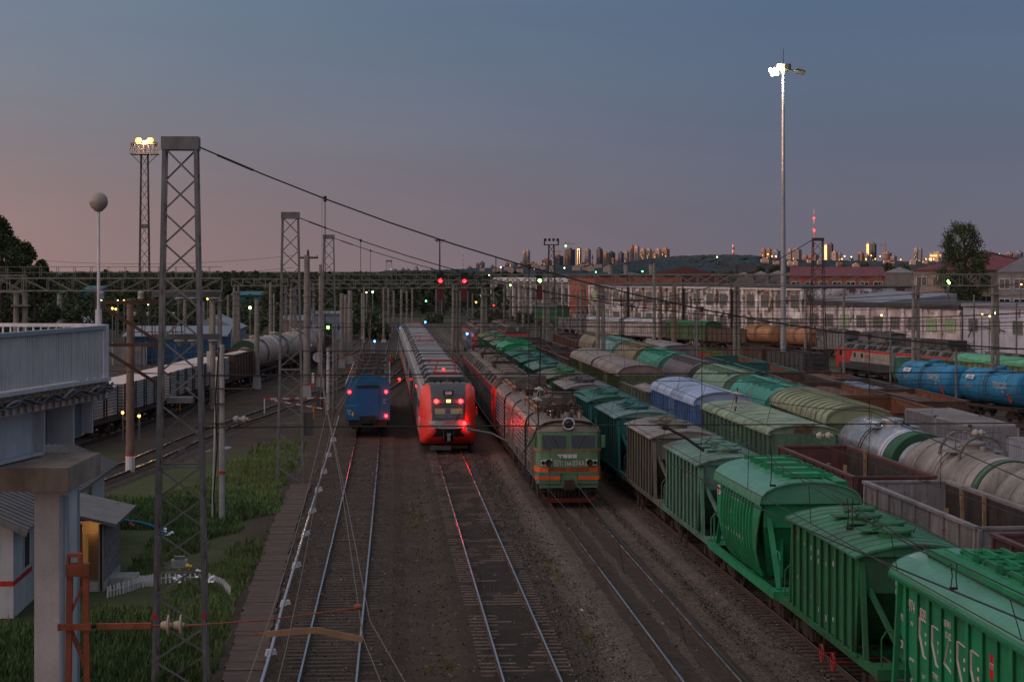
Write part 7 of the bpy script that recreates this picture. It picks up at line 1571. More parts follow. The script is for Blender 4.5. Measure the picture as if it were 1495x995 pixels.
# workers on the path
def person(px, pyb, lab, vest, lean=0):
    v = P(px, pyb, -.1); v.z = -.28; t = thing('person', lab, 'person', v, R(20+lean*40))
    pts = [(0,0,.95),(0,0,1.2),(0,.01,1.42),(0,0,1.52),(0,-.02,1.62),(0,-.02,1.74), (-.19,0,1.42),(-.27,.02,1.15),(-.25,-.12,.92), (.19,0,1.42),(.27,.02,1.15),(.24,-.1,.92), (-.1,0,.9),(-.12,-.06,.5),(-.12,.06,.1),(-.12,-.08,.04), (.1,0,.9),(.12,.1,.5),(.12,.16,.1),(.12,.02,.04)]
    rad = [.15,.16,.15,.065,.09,.085,.075,.06,.045,.075,.06,.045,.1,.075,.055,.05,.1,.075,.055,.05]
    ed = [(0,1),(1,2),(2,3),(3,4),(4,5),(2,6),(6,7),(7,8),(2,9),(9,10),(10,11),(0,12),(12,13),(13,14),(14,15),(0,16),(16,17),(17,18),(18,19)]
    me = bpy.data.meshes.new('body'); me.from_pydata(pts, ed, []); o = O('body', me, None, t); me.materials.append(mat('work_clothes', (.025,.03,.045), rough=.9, var=.2))
    md_ = o.modifiers.new('s', 'SKIN'); sk = me.skin_vertices[0].data
    for i, r_ in enumerate(rad): sk[i].radius = (r_, r_*.8)
    sk[0].use_root = True; o.modifiers.new('u', 'SUBSURF').levels = 1; o.modifiers['u'].render_levels = 1
    O('vest', MB().hexa([(-.19,-.15,.92),(.19,-.15,.92),(.19,.15,.92),(-.19,.15,.92),(-.22,-.14,1.48),(.22,-.14,1.48),(.22,.15,1.48),(-.22,.15,1.48)]), vest, t)
    O('head', MB().lathe((0,-.03,1.56),(0,0,1),[(0,.05),(.05,.085),(.12,.1),(.2,.085),(.25,.03)],12).mesh('head', True), mat('skin', (.35,.2,.15), rough=.6, var=.1), t)
    O('cap', MB().lathe((0,-.02,1.70),(0,0,1),[(0,.105),(.05,.1),(.1,.04)],12), vest, t)
person(574.5, 530, 'worker in a dark uniform with a yellow green vest walking beside the train', mat('lime_vest', (.2,.25,.03), rough=.8, var=.2))
person(570.5, 538, 'worker in an orange red vest walking ahead between railcar and train', mat('orange_vest', (.6,.06,.03), rough=.8, var=.2), 1)
# ---------------------------------------------------------------- buildings
def wall_run(t, a, b, z0, z1, depth, m, name='wall'):
    a = Vector(a); b = Vector(b); dv = (b-a).normalized(); n_ = Vector((-dv.y, dv.x, 0))
    if n_.y < 0: n_ = -n_
    q = MB(); c4 = [a, b, b+n_*depth, a+n_*depth]
    q.hexa([(v.x, v.y, z0) for v in c4] + [(v.x, v.y, z1) for v in c4]); return O(name, q, m, t), dv, n_
def hall(name, lab, pa, pb, z0, z1, depth, m, roofm, cat='building', win=None, pil=None, roof_over=.3, litf=0.0, pilm=None, roofh=.5):
    o0 = Vector(pa); t = thing(name, lab, cat, o0); b = Vector(pb) - o0
    w_, dv, n_ = wall_run(t, (0,0,0), b, z0, z1, depth, m); Lw = b.length; rz = math.atan2(dv.y, dv.x)
    O('roof', (lambda q: q.hexa([(v.x, v.y, z1+.02) for v in (-n_*roof_over, b-n_*roof_over, b+n_*depth, n_*depth)] + [(v.x, v.y, z1+roofh) for v in (-n_*roof_over, b-n_*roof_over, b+n_*depth, n_*depth)]))(MB()), roofm, t)
    if win:
        nrows, nw, ww, wh, zs = win
        for r_ in range(nrows):
            for i in range(nw):
                c = dv * (Lw*(i+.5)/nw); z = zs[r_]
                fr = O('window', cm(('hall_win', ww, wh), lambda b_: (b_.box(-ww/2,ww/2,-.06,.0,0,.08), b_.box(-ww/2,ww/2,-.06,.0,wh-.08,wh), [b_.box(x_-.05,x_+.05,-.06,0,.08,wh-.08) for x_ in (-ww/2+.05, -ww/6, ww/6, ww/2-.05)])), mat('window_frame_grey', (.25,.22,.2), var=.3), t, (c.x - n_.x*.04, c.y - n_.y*.04, z), rz)
                lit = rnd.random() < litf
                O('pane', cm(('hall_pane', ww, wh), lambda b_: b_.box(-ww/2+.02,ww/2-.02,-.03,-.01,.04,wh-.04)), mat('lit_green_pane', (.14,.16,.10), var=.3, scale=2, emit=.06, ecol=(.75,1,.45)) if lit else mat('dusty_pane', (.10,.10,.095), rough=.35, var=.3, scale=.8), fr)
    if pil:
        for i in range(pil+1):
            c = dv * (Lw*i/pil) - n_*.15; O('pilaster', cm(('pilaster', z0, z1), lambda b_: b_.box(-.35,.35,-.18,.14,z0,z1-.02)), pilm or m, t, (c.x, c.y, 0), rz)
    return t, dv, n_, Lw
m_ww = mat('peeling_white_brick', (.74,.66,.65), rough=.95, var=.35, scale=.6, rust=.65, streak=.85, dirt=(.12,.065,.05), dirta=.85, fine=.3, bump=.2)
m_wb = mat('bluish_white_brick', (.48,.47,.55), rough=.95, var=.18, scale=.5, rust=.12, streak=.4, dirt=(.2,.16,.16), dirta=.3)
m_rf = mat('felt_roof', (.06,.055,.058), rough=.85, var=.3, scale=.3); m_gr2 = mat('grey_sheet_roof', (.22,.22,.26), rough=.5, var=.15, scale=.3)
m_br = mat('red_brick', (.34,.10,.065), rough=.9, var=.25, scale=.8, streak=.3); m_rr = mat('dark_red_roof', (.17,.035,.04), rough=.55, var=.2, scale=.5)
a = PD(862, 400, 0); b = PD(1172, 320, 0)
t, dv, n_, Lw = hall('workshop', 'long white peeling two storey workshop along the siding', (a.x,a.y,0), (b.x,b.y,0), -2.6, 8.3, 22, m_ww, m_rf, win=(2, 17, 2.6, 2.2, (5.0, .9)), pil=17, litf=.1)
O('cornice', (lambda q: q.hexa([(v.x, v.y, 8.0) for v in (-n_*.4, dv*Lw-n_*.4, dv*Lw, n_*0)] + [(v.x, v.y, 8.32) for v in (-n_*.4, dv*Lw-n_*.4, dv*Lw, n_*0)]))(MB()), mat('pale_cornice', (.55,.5,.5), var=.15), t)
for xx in (.22, .5, .72): c = dv*(Lw*xx) - n_*.35; O('downpipe', MB().tube((c.x,c.y,-2.4),(c.x,c.y,9.8),.2,8), G['black'], t)
for fx, w2, za, zb_ in ((.72,1.5,3.9,7.9),(.735,.8,1.5,3.6),(.11,1.6,-.5,2.2),(.30,.9,4.0,5.6),(.44,1.3,-1,1.2),(.86,1.0,5.9,7.8),(.58,.7,2.4,4.6),(.93,1.4,-.6,1.4)): O('brick_patch', MB().add([(-w2,-.03,za),(w2*.7,-.03,za-.3),(w2,-.03,(za+zb_)/2),(w2*.8,-.03,zb_),(-w2*.9,-.03,zb_-.2),(-w2*.6,-.03,(za+zb_)/2)],[(0,1,2,3,4,5)]), m_br, t, tuple(dv*(Lw*fx) - n_*.02), math.atan2(dv.y, dv.x))
c0 = b; c1 = PD(1402, 278, 0)
t, dv, n_, Lw = hall('workshop', 'lower white brick workshop with dark flat roof right of the tall one', (c0.x+.5,c0.y-.5,0), (c1.x,c1.y,0), -2.6, 5.6, 26, mat('pinkish_white_brick', (.62,.55,.56), rough=.95, var=.3, scale=.55, rust=.4, streak=.7, dirta=.7, dirt=(.2,.12,.1)), m_rf, win=(1, 9, 2.7, 2.0, (2.3,)), pil=9, litf=.25, roofh=.7)
O('roof_slope', (lambda q: q.hexa([(v.x, v.y, 5.9) for v in (n_*2, dv*Lw*.45+n_*2, dv*Lw*.45+n_*16, n_*16)] + [(v.x, v.y, zz_) for v, zz_ in ((n_*2, 6.6), (dv*Lw*.45+n_*2, 6.35), (dv*Lw*.45+n_*16, 7.6), (n_*16, 7.9))]))(MB()), m_gr2, t)
d1 = PD(1540, 250, 0)
t, dv, n_, Lw = hall('workshop', 'bluish white brick end building at the right edge', (c1.x+.3,c1.y-.3,0), (d1.x,d1.y,0), -2.6, 6.1, 24, m_wb, m_gr2, win=(1, 4, 3.0, 1.9, (2.6,)), pil=None, litf=.4, roofh=.5)
O('pipe', MB().path([tuple(dv*2.5-n_*.3 + Vector((0,0,1.8))), tuple(dv*4-n_*.3+Vector((0,0,3.4))), tuple(dv*9-n_*.3+Vector((0,0,3.4))), tuple(dv*14-n_*.3+Vector((0,0,3.0)))], .1, 6), G['dkgrey'], t)
# white buttressed hall and brick block farther left
a = PD(718, 520, 0); b = PD(832, 455, 0)
m_bt = mat('buttress_white', (.62,.57,.56), rough=.9, var=.2, streak=.3, dirta=.3)
t, dv, n_, Lw = hall('workshop', 'far white hall with tall buttresses and dark windows', (a.x,a.y,0), (b.x,b.y,0), -3, 8.6, 25, mat('soot_wall', (.2,.18,.18), rough=.9, var=.35, scale=.5, streak=.4), m_rf, win=None, pil=13, pilm=m_bt)
for i in range(13):
    for z, h_ in ((-.6,3.4),(3.8,3.4)):
        c = dv*(Lw*(i+.5)/13) - n_*.02; O('window', cm(('bt_win', h_), lambda b_: (b_.box(-1.1,1.1,-.06,0,0,h_), b_.box(-.05,.05,-.1,-.06,0,h_), b_.box(-1.1,1.1,-.1,-.06,h_/2-.06,h_/2+.06))), G['dkgrey'], t, (c.x,c.y,z), math.atan2(dv.y,dv.x))
    c = dv*(Lw*(i+.5)/13) - n_*.3; O('roof_gable', cm('roof_gable', lambda b_: b_.prism([(-2.6,8.6),(2.6,8.6),(1.0,9.5)], -.1, 6)), m_bt, t, (c.x,c.y,0), math.atan2(dv.y,dv.x))
a = PD(832, 452, 0); b = PD(868, 425, 0)
t, dv, n_, Lw = hall('brick_building', 'red brick block between the buttressed hall and long workshop', (a.x,a.y,0), (b.x,b.y,0), -3, 9.8, 20, m_br, m_rf, win=(2, 3, 1.6, 2.6, (4.4, .4)))
a = PD(842, 415, 0); t = thing('shed', 'low annex with a dark red lean-to roof before the brick block', 'shed', a)
O('wall', MB().box(0,9,0,8,-2.8,2.0), m_ww, t); O('roof', MB().prism([(-.3,2.0),(6.5,2.0),(6.5,5.6)], -.2, 8.2), m_rr, t)
# roofs seen beyond the long workshop
def block(px0, px1, pyt, pyb, d, depth, m, roofm, lab, roof='flat', cat='building', rh=2.0, win=0, name='brick_building'):
    a = PD(px0, d, 0); b = PD(px1, d, 0); w_ = b.x - a.x; zt = ZAT(pyt, d); zb = min(-2.5, ZAT(pyb, d))
    t = thing(name, lab, cat, (a.x, a.y, 0), -math.atan2((a.x+b.x)/2, a.y)); O('wall', MB().box(0,w_,0,depth,zb,zt), m, t)
    if roof == 'flat': O('roof', MB().box(-.3,w_+.3,-.3,depth,zt+.01,zt+.5), roofm, t)
    elif roof == 'hip': O('roof', MB().add([(-.6,-.6,zt),(w_+.6,-.6,zt),(w_+.6,depth,zt),(-.6,depth,zt),(depth*.45,depth/2,zt+rh),(w_-depth*.45,depth/2,zt+rh)], [(0,1,5,4),(1,2,5),(2,3,4,5),(3,0,4),(3,2,1,0)]), roofm, t)
    elif roof == 'low': O('roof', MB().prism([(-.3,zt),(w_+.3,zt),(w_/2,zt+rh)], -.2, depth), roofm, t)
    elif roof == 'long': O('roof', MB().prism([(-.4,zt),(depth,zt),(depth/2,zt+rh)], 0, w_, 'x'), roofm, t)
    for i in range(win):
        xx_ = w_*(i+.5)/win
        for z in (zt-2.9, zt-6.3):
            fr = O('window', cm('blk_win', lambda b_: (b_.box(-.95,.95,-.08,0,0,.12), b_.box(-.95,.95,-.08,0,1.7,1.85), b_.box(-.95,-.83,-.08,0,.12,1.7), b_.box(.83,.95,-.08,0,.12,1.7), b_.box(-.05,.05,-.08,0,.12,1.7))), G['white'], t, (xx_,-.01,z)); O('pane', cm('blk_pane', lambda b_: b_.box(-.85,.85,-.04,-.01,.1,1.72)), G['glass'], fr)
    return t
block(868, 975, 405, 430, 470, 30, m_br, m_gr2, 'brick hall with grey roof seen over the workshop left part', 'low', rh=1.2)
block(940, 1060, 403, 430, 500, 40, mat('dark_brick', (.12,.05,.045), var=.3), mat('brown_low_roof', (.12,.05,.045), var=.2), 'wide dark brown gabled hall over the workshop middle', 'low', rh=2.5)
for i, px in enumerate((891, 914, 951)): t = thing('chimney', 'small pale chimney, %s of the three above the brick hall' % ['left','middle','right'][i], 'chimney', PD(px, 480, 10.3), 0, 'chimneys above the brick hall'); O('stack', MB().tube((0,0,-1.5),(0,0,2.6),.62,8), G['conc'], t); O('cap', MB().tube((0,0,2.6),(0,0,2.9),.8,8), G['dkgrey'], t)
for k, (a, b, y_) in enumerate(((1072,1100,401),(1100,1122,399.5),(1124,1148,398.5),(1130,1172,402),(1020,1062,403))): block(a, b, y_+1.2, 425, 520+12*k, 12, mat('shed_wall', (.2,.17,.16), var=.3), mat('pale_shed_roof', (.33,.33,.38), var=.15), 'low shed with pale roof, %s behind the long workshop' % LORD[k], 'low', rh=1.0, name='shed')
block(1152, 1290, 403, 430, 400, 26, m_br, m_rr, 'red brick building with dark red roof behind the dark tower', 'long', rh=2.0, win=7)
block(1175, 1198, 391, 430, 420, 6, m_br, m_rr, 'brick stair head at the left of the red roofed building', 'flat', cat='tower')
block(1290, 1335, 398, 430, 520, 14, mat('shed_wall', (.2,.17,.16)), mat('pale_shed_roof', (.33,.33,.38)), 'pale roofed shed between the red roofed buildings', 'low', rh=1.5, name='shed')
block(1334, 1540, 394, 440, 340, 30, mat('peach_plaster', (.42,.33,.28), rough=.9, var=.12, streak=.2), m_rr, 'pale plaster building with big dark red hip roof behind the tree', 'hip', rh=3.3, win=9)
t = block(1456, 1560, 397, 445, 325, 14, mat('grey_plaster', (.24,.22,.22), rough=.9, var=.15), m_gr2, 'grey building with pale sloping roof at the right edge', 'low', rh=3.6, win=5)
# left: blue shed, hangars, small structures
mbs = mat('blue_sheet', (.02,.075,.17), rough=.55, var=.15, streak=.3)
a = P(172, 532, -.3)
t = thing('shed', 'low dark blue sheet shed with pale roof on the left', 'shed', PD(182, 238, -.3)); w_ = PD(328,238,0).x - PD(182,238,0).x
O('wall', MB().box(0,w_,0,9,0,3.4), mbs, t); O('roof', MB().hexa([(-.3,-.4,3.4),(w_+.3,-.4,3.4),(w_+.3,9.3,3.9),(-.3,9.3,3.9),(-.3,-.4,3.5),(w_+.3,-.4,3.5),(w_+.3,9.3,4.5),(-.3,9.3,4.5)]), mat('shed_roof_blue', (.14,.18,.24), rough=.5, var=.1), t)
O('door', MB().box(w_*.48,w_*.52,-.05,0,.1,2.4), mat('blue_door', (.03,.12,.26)), t)
for i in range(26): O('sheet_rib', cm('sheet_rib', lambda b_: b_.box(-.04,.04,-.05,0,.1,3.35)), mbs, t, (.3+i*w_/26,0,0))
t = thing('shed', 'pale blue gabled hangar behind the blue shed', 'shed', PD(282, 262, -.3)); w_ = PD(345,262,0).x - PD(282,262,0).x
O('wall', MB().box(0,w_,0,16,0,3.6), mat('pale_blue_sheet', (.16,.22,.28), rough=.6, var=.15), t); O('roof', MB().prism([(-.4,3.6),(w_+.4,3.6),(w_*.42,5.4)], -.3, 16), mat('pale_hangar_roof', (.2,.23,.27), rough=.5, var=.1), t)
t = thing('shed', 'pale blue shed right of the tank train in the distance', 'shed', PD(455, 320, -.3)); w_ = PD(512,320,0).x - PD(455,320,0).x
O('wall', MB().box(0,w_,0,12,0,4.3), mat('pale_blue_sheet', (.16,.22,.28)), t); O('roof', MB().box(-.3,w_+.3,-.3,12,4.3,4.6), m_gr2, t); O('door', MB().box(2.4,3.3,-.05,0,.2,2.8), G['white'], t); O('window', MB().box(4.4,5.2,-.05,0,1.7,2.6), G['glass'], t)
for k, (px, w_, d, h_, m, lab) in enumerate(((95,40,310,3.2,G['concl'],'low concrete shed left of the globe lamp'), (412,42,330,3.0,mat('shed_wall', (.2,.17,.16)),'low pale shed behind the second tower'), (512,40,340,2.6,mat('shed_wall', (.2,.17,.16)),'low wide shed beyond the middle poles'), (84,30,420,6.5,mat('teal_sheet', (.03,.12,.14), rough=.5, var=.2),'teal roofed hall left of the globe lamp post'), (122,24,400,7.6,mat('teal_sheet', (.03,.12,.14)),'teal topped block behind the globe lamp post'), (338,60,420,6.2,mat('teal_sheet', (.03,.12,.14)),'long teal hall roof beyond the left gantries'))):
    t = thing('shed', lab, 'shed', PD(px, d, -.3)); ww = w_*d/F; O('wall', MB().box(0,ww,0,9,0,h_), m, t); O('roof', MB().hexa([(-.3,-.3,h_),(ww+.3,-.3,h_),(ww+.3,9,h_),(-.3,9,h_),(-.3,-.3,h_+.1),(ww+.3,-.3,h_+.1),(ww+.3,9,h_+.8),(-.3,9,h_+.8)]), m_gr2 if k < 3 else m, t)
t = thing('fence', 'grey concrete panel fence left of the brown pole', 'fence', PD(152, 236, -.3)); 
for i in range(3): O('fence_panel', cm('conc_panel', lambda b_: (b_.box(0,2.0,-.05,.05,0,2.6), b_.box(.15,1.85,-.08,-.05,.2,2.4))), G['grey'], t, (i*2.05-1,0,0))
for i in range(4): O('post', cm('conc_post', lambda b_: b_.box(-.08,.08,-.1,.1,0,2.8)), G['concl'], t, (i*2.05-1.03,0,0))
t = thing('substation', 'dark steel switchgear frames before the blue shed', 'steel frame', PD(222, 225, -.3))
for i, xx_ in enumerate((-2.5,-1.2,.0,1.3,2.5,3.6)): O('frame_leg', MB().bar((xx_,0,0),(xx_*.95,0,rnd.uniform(5,8)),.12).bar((xx_+.5,0,0),(xx_*.95+.3,0,6),.08), G['steeld'], t)
O('frame_beam', MB().bar((-2.6,0,6.2),(3.7,0,6.2),.12).bar((-2.6,0,4.4),(3.7,0,4.4),.1), G['steeld'], t)
O('insulator', (lambda q: [q.lathe((x_,0,6.3),(0,0,1),[(0,.1),(.1,.2),(.2,.1),(.3,.2),(.45,.08)],8) for x_ in (-2,-.5,1,2.5)] and q)(MB()), G['insul'], t)
# distant little vehicles under the signals
t = thing('locomotive', 'tiny distant red locomotive below the right red signal', 'locomotive', PD(694, 620, -1)); O('body', MB().box(0,2.8,0,14,.9,4.3), G['red'], t); O('roof', MB().prism([(0,4.3),(2.8,4.3),(2.3,5),(.5,5)], .2, 14), G['dkgrey'], t); O('windscreen', MB().box(.3,2.5,-.05,0,3.0,3.9), G['glass'], t); O('headlight', MB().box(.2,.6,-.08,0,1.9,2.3), G['amber'], t)
t = thing('railcar', 'tiny distant orange red railcar right of the distant locomotive', 'railcar', PD(705, 560, -1)); O('body', MB().box(0,10,0,3,1,3.1), G['stripe'], t); O('window', MB().box(.5,9.5,-.05,0,2.0,2.6), G['glass'], t); O('underframe', MB().box(.2,9.8,.1,2.9,.4,1), G['black'], t)
# ---------------------------------------------------------------- trees
def crown_mesh(seed, clusters, leaf, n, spread=1.0):
    """clusters: (x,y,z,r) clumps; leaf faces spread mostly near the clump surfaces"""
    r_ = random.Random(seed); b = MB(); tot = sum(c[3]**2 for c in clusters)
    for cx, cy, cz, cr in clusters:
        for _ in range(int(n * cr**2 / tot)):
            v = Vector((r_.gauss(0,1), r_.gauss(0,1), r_.gauss(0,1))).normalized() * cr * (r_.random() ** .45) * (1 + .18*r_.gauss(0,1))
            p = Vector((cx, cy, cz)) + v; s = leaf * r_.uniform(.6, 1.3)
            a = Vector((r_.uniform(-1,1), r_.uniform(-1,1), r_.uniform(-1,1))).normalized(); c = a.cross(Vector((r_.uniform(-1,1), r_.uniform(-1,1), .3))).normalized()
            b.add([p - a*s, p + c*s*.6, p + a*s, p - c*s*.6], [(0,1,2,3)])
    return b
m_leaf = mat('tree_leaves', (.05,.068,.028), rough=.7, var=.5, scale=.6, fine=.5); m_leafd = mat('dark_tree_leaves', (.042,.058,.027), rough=.75, var=.5, scale=.4, fine=.4); m_bark = mat('bark', (.09,.07,.055), rough=.95, var=.3, scale=3)
def tree(name, lab, p, h, wd, seed, leafm=None, rnd_=False, n=9000, leaf=.2, trunk=.18, group=None, k=16, low=.2):
    r_ = random.Random(seed); t = thing(name, lab, 'tree', p, 0, group)
    cl = []; limbs = []
    for i in range(k):
        u = (i + .5) / k; z = h * (low + (1-low) * u * .93); env = math.sin(math.pi * min(1, (.18 + .82*u)) ** .9) ** .7 * (1.0 - .25*u)
        a = i * 2.4 + r_.uniform(-.4,.4); env = (math.sin(math.pi*(.12+.80*u))**.5) if rnd_ else env; rr = wd/2 * env * r_.uniform(.45,.95); cr = wd * r_.uniform(.13,.20) * (1.1 - .35*u)
        cl.append((rr*math.cos(a), rr*math.sin(a), z, cr)); limbs.append((cl[-1], z))
    cl.append((0,0,h*.93,wd*.12))
    tb = MB(); tb.tube((0,0,-.4),(0,0,h*.5),h*.022,8,h*.014,cap=False).tube((0,0,h*.5),(r_.uniform(-.1,.1),0,h*.92),h*.014,6,h*.004)
    O('trunk', tb, m_bark, t)
    q = MB()
    for c, z in limbs: q.tube((0,0,max(h*.12, z-wd*.3)), (c[0],c[1],c[2]), h*.007, 5, h*.002)
    O('limbs', q, m_bark, t); O('crown', crown_mesh(seed, cl, leaf, n), leafm or m_leaf, t)
    return t
v = PD(1408, 330, -2.5); tree('poplar_tree', 'large leafy tree before the red roofed building on the right', v, ZAT(321,330)+2.5, 8.8, 5, m_leaf, True, 17000, .17, k=44, low=.36)
for k, (px, pt, d, wd, lab) in enumerate(((2,309,170,6.0,'tallest dark tree at the left edge'), (38,346,175,4.2,'feathery dark tree second from the left edge'), (62,372,178,3.6,'lower dark tree right of the feathery one'), (20,338,185,5,'dark tree filling the gap behind the leftmost ones'), (50,385,168,5,'bushy dark tree below the feathery tree'))):
    v = PD(px, d, -.3); tree('willow_tree', lab, v, ZAT(pt, d)+.3, wd, 20+k, m_leafd, False, 13000, .15, group='dark trees at the left edge', k=18, low=.25)
# mid distance trees one can tell apart
sd_ = random.Random(9)
MT = [(154,400-9,420,3.5),(136,395,430,3),(185,405,380,12),(228,404,400,14),(248,400,420,9),(105,412,340,14),(65,425,300,10),(118,440,300,8),(430,405,420,14),(405,408,400,10),(545,462,330,5),(553,468,320,4),(635,474,420,5),(730,470,430,8),(760,474,420,8),(712,468,470,7),(1110,392,620,16),(1130,391,640,18),(1085,396,600,10),(1155,393,650,16),(1180,395,660,14),(1230,389,900,20),(1262,388,920,22),(1296,388,900,22),(1322,390,860,16),(1392,392,352,9),(1428,396,352,8)]
for k, (px, pt, d, wd) in enumerate(MT):
    v = PD(px, d, -2.3 if px > 900 else -.3); h_ = ZAT(pt, d) - v.z
    tree('bushy_tree', 'green bushy tree, %s of the mid distance trees' % LORD[k if 1 else 0], v, max(1.8, h_), wd, 40+k, m_leafd if k % 3 else m_leaf, False, 1500 + (1500 if wd > 8 else 0), .10 + d*.0006, group='mid distance trees', k=12, low=.08)
# forest belt along the horizon, one mass
def forest(name, lab, area, n, hmin, hmax, m, leaf=.9, per=46, zf=lambda x, y: 0):
    b = MB(); r_ = random.Random(3)
    for _ in range(n):
        px, d = area(r_); p = PD(px, d, 0); h = r_.uniform(hmin, hmax); w_ = h * r_.uniform(.22, .4); z0 = zf(p.x, p.y)
        for _ in range(per):
            u = r_.random() ** .7; a = r_.uniform(0, 6.28); rr = w_ * math.sin(math.pi*(.1+.85*u)) * r_.uniform(.4, 1.05)
            q = Vector((p.x + rr*math.cos(a), p.y + rr*math.sin(a), z0 + h*(.05+.95*u))); s = leaf * r_.uniform(.6,1.4)
            e1 = Vector((r_.uniform(-1,1), r_.uniform(-1,1), r_.uniform(-.6,1))).normalized()*s; e2 = Vector((r_.uniform(-1,1), r_.uniform(-.4,.4), r_.uniform(-1,1))).normalized()*s
            b.add([q-e1, q+e2*.7, q+e1, q-e2*.7], [(0,1,2,3)])
    o = O(name, b, m, kind='stuff'); return tag(o, lab, 'forest')
m_for = mat('forest_leaves', (.043,.054,.03), rough=.85, var=.45, scale=.05)
forest('forest', 'dark forest belt behind the left and middle yard', lambda r_: (r_.uniform(-60, 735), r_.uniform(480, 1000)), 1700, 5.5, 9.6, m_for, .85, 50)
forest('forest', 'far forest edge on the left horizon', lambda r_: (r_.uniform(-200, 760), r_.uniform(1100, 1700)), 800, 6.5, 10.4, m_for, 1.6, 30)
forest('forest', 'scrub along the foot of the left gantries', lambda r_: (r_.uniform(-40, 560), r_.uniform(330, 470)), 330, 2.0, 6.5, m_leafd, .4, 70)
forest('forest', 'low bushes beyond the workshop roofs', lambda r_: (r_.uniform(900, 1560), r_.uniform(700, 1200)), 500, 6, 11, m_for, 1.0, 40)
# ---------------------------------------------------------------- hills with wooded ridge
RID = [(-900, 398), (0, 398), (300, 398), (500, 398), (590, 397.5), (640, 396.5), (680, 395), (730, 392.5), (780, 390.5), (840, 389.5), (880, 389), (905, 387), (930, 382), (960, 378), (1000, 375.5), (1050, 374), (1100, 375), (1112, 378), (1150, 381), (1200, 382), (1250, 383), (1300, 383.5), (1350, 384), (1500, 384), (1800, 386), (2600, 392)]
def ridge(px):
    for a, b in zip(RID[:-1], RID[1:]):
        if a[0] <= px <= b[0]: return a[1] + (b[1]-a[1])*(px-a[0])/(b[0]-a[0])
    return 392
def hills_or_sun_blocker():
    v = []; f = []; cols = [-900 + 12*i for i in range(290)]; rows = [2600, 3000, 3400, 3900, 4400, 5200, 6500]
    for j, d in enumerate(rows):
        for px in cols:
            zr = ZAT(ridge(px), 4400); u = min(1, j/4); z = -3 + (zr + 3) * (u ** 1.2) + (rnd.uniform(-3,3) if 0 < j < 4 else 0)
            if j > 4: z = zr - 3*(j-4)
            p = PD(px, d, z); v.append(p)
    n = len(cols)
    for j in range(len(rows)-1):
        for i in range(n-1): a = j*n+i; f.append((a, a+1, a+n+1, a+n))
    me = bpy.data.meshes.new('hills_or_sun_blocker'); me.from_pydata(v, [], f); me.shade_smooth()
    O('hills_or_sun_blocker', me, mat('haze_blue_hill', (.026,.04,.049), rough=.95, var=.5, scale=.012), kind='structure')  # blue of distant haze is mixed into the hill colour
hills_or_sun_blocker()
def hz(px, d):
    zr = ZAT(ridge(px), 4400); u = min(1, max(0, (d-2600)/1800)); return -3 + (zr+3)*u**1.2
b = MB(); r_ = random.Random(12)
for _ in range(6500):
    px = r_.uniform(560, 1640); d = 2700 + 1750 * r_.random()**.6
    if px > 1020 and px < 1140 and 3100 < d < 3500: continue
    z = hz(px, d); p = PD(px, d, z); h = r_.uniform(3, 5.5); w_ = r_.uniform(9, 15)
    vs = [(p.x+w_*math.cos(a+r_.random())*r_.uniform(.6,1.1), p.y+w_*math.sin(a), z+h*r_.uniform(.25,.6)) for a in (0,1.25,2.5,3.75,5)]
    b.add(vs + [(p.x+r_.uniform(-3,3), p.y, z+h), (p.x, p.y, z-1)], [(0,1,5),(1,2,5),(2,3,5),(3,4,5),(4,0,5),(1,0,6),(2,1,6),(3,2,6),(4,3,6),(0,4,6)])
o = O('forest', b, mat('haze_blue_forest', (.026,.042,.052), rough=.95, var=.5, scale=.02), kind='stuff'); tag(o, 'dark wooded ridge below the city towers', 'forest')  # haze tint painted into the leaf colour, no haze volume
t = O('bare_slope', MB().add([PD(a, 3000, ZAT(b_, 3000)) for a, b_ in ((1030,392),(1060,388.5),(1110,387),(1165,389.5),(1200,393),(1120,394))], [(0,1,2,3,4,5)]), mat('bare_clay', (.12,.095,.09), rough=.95, var=.3, scale=.02), kind='structure')
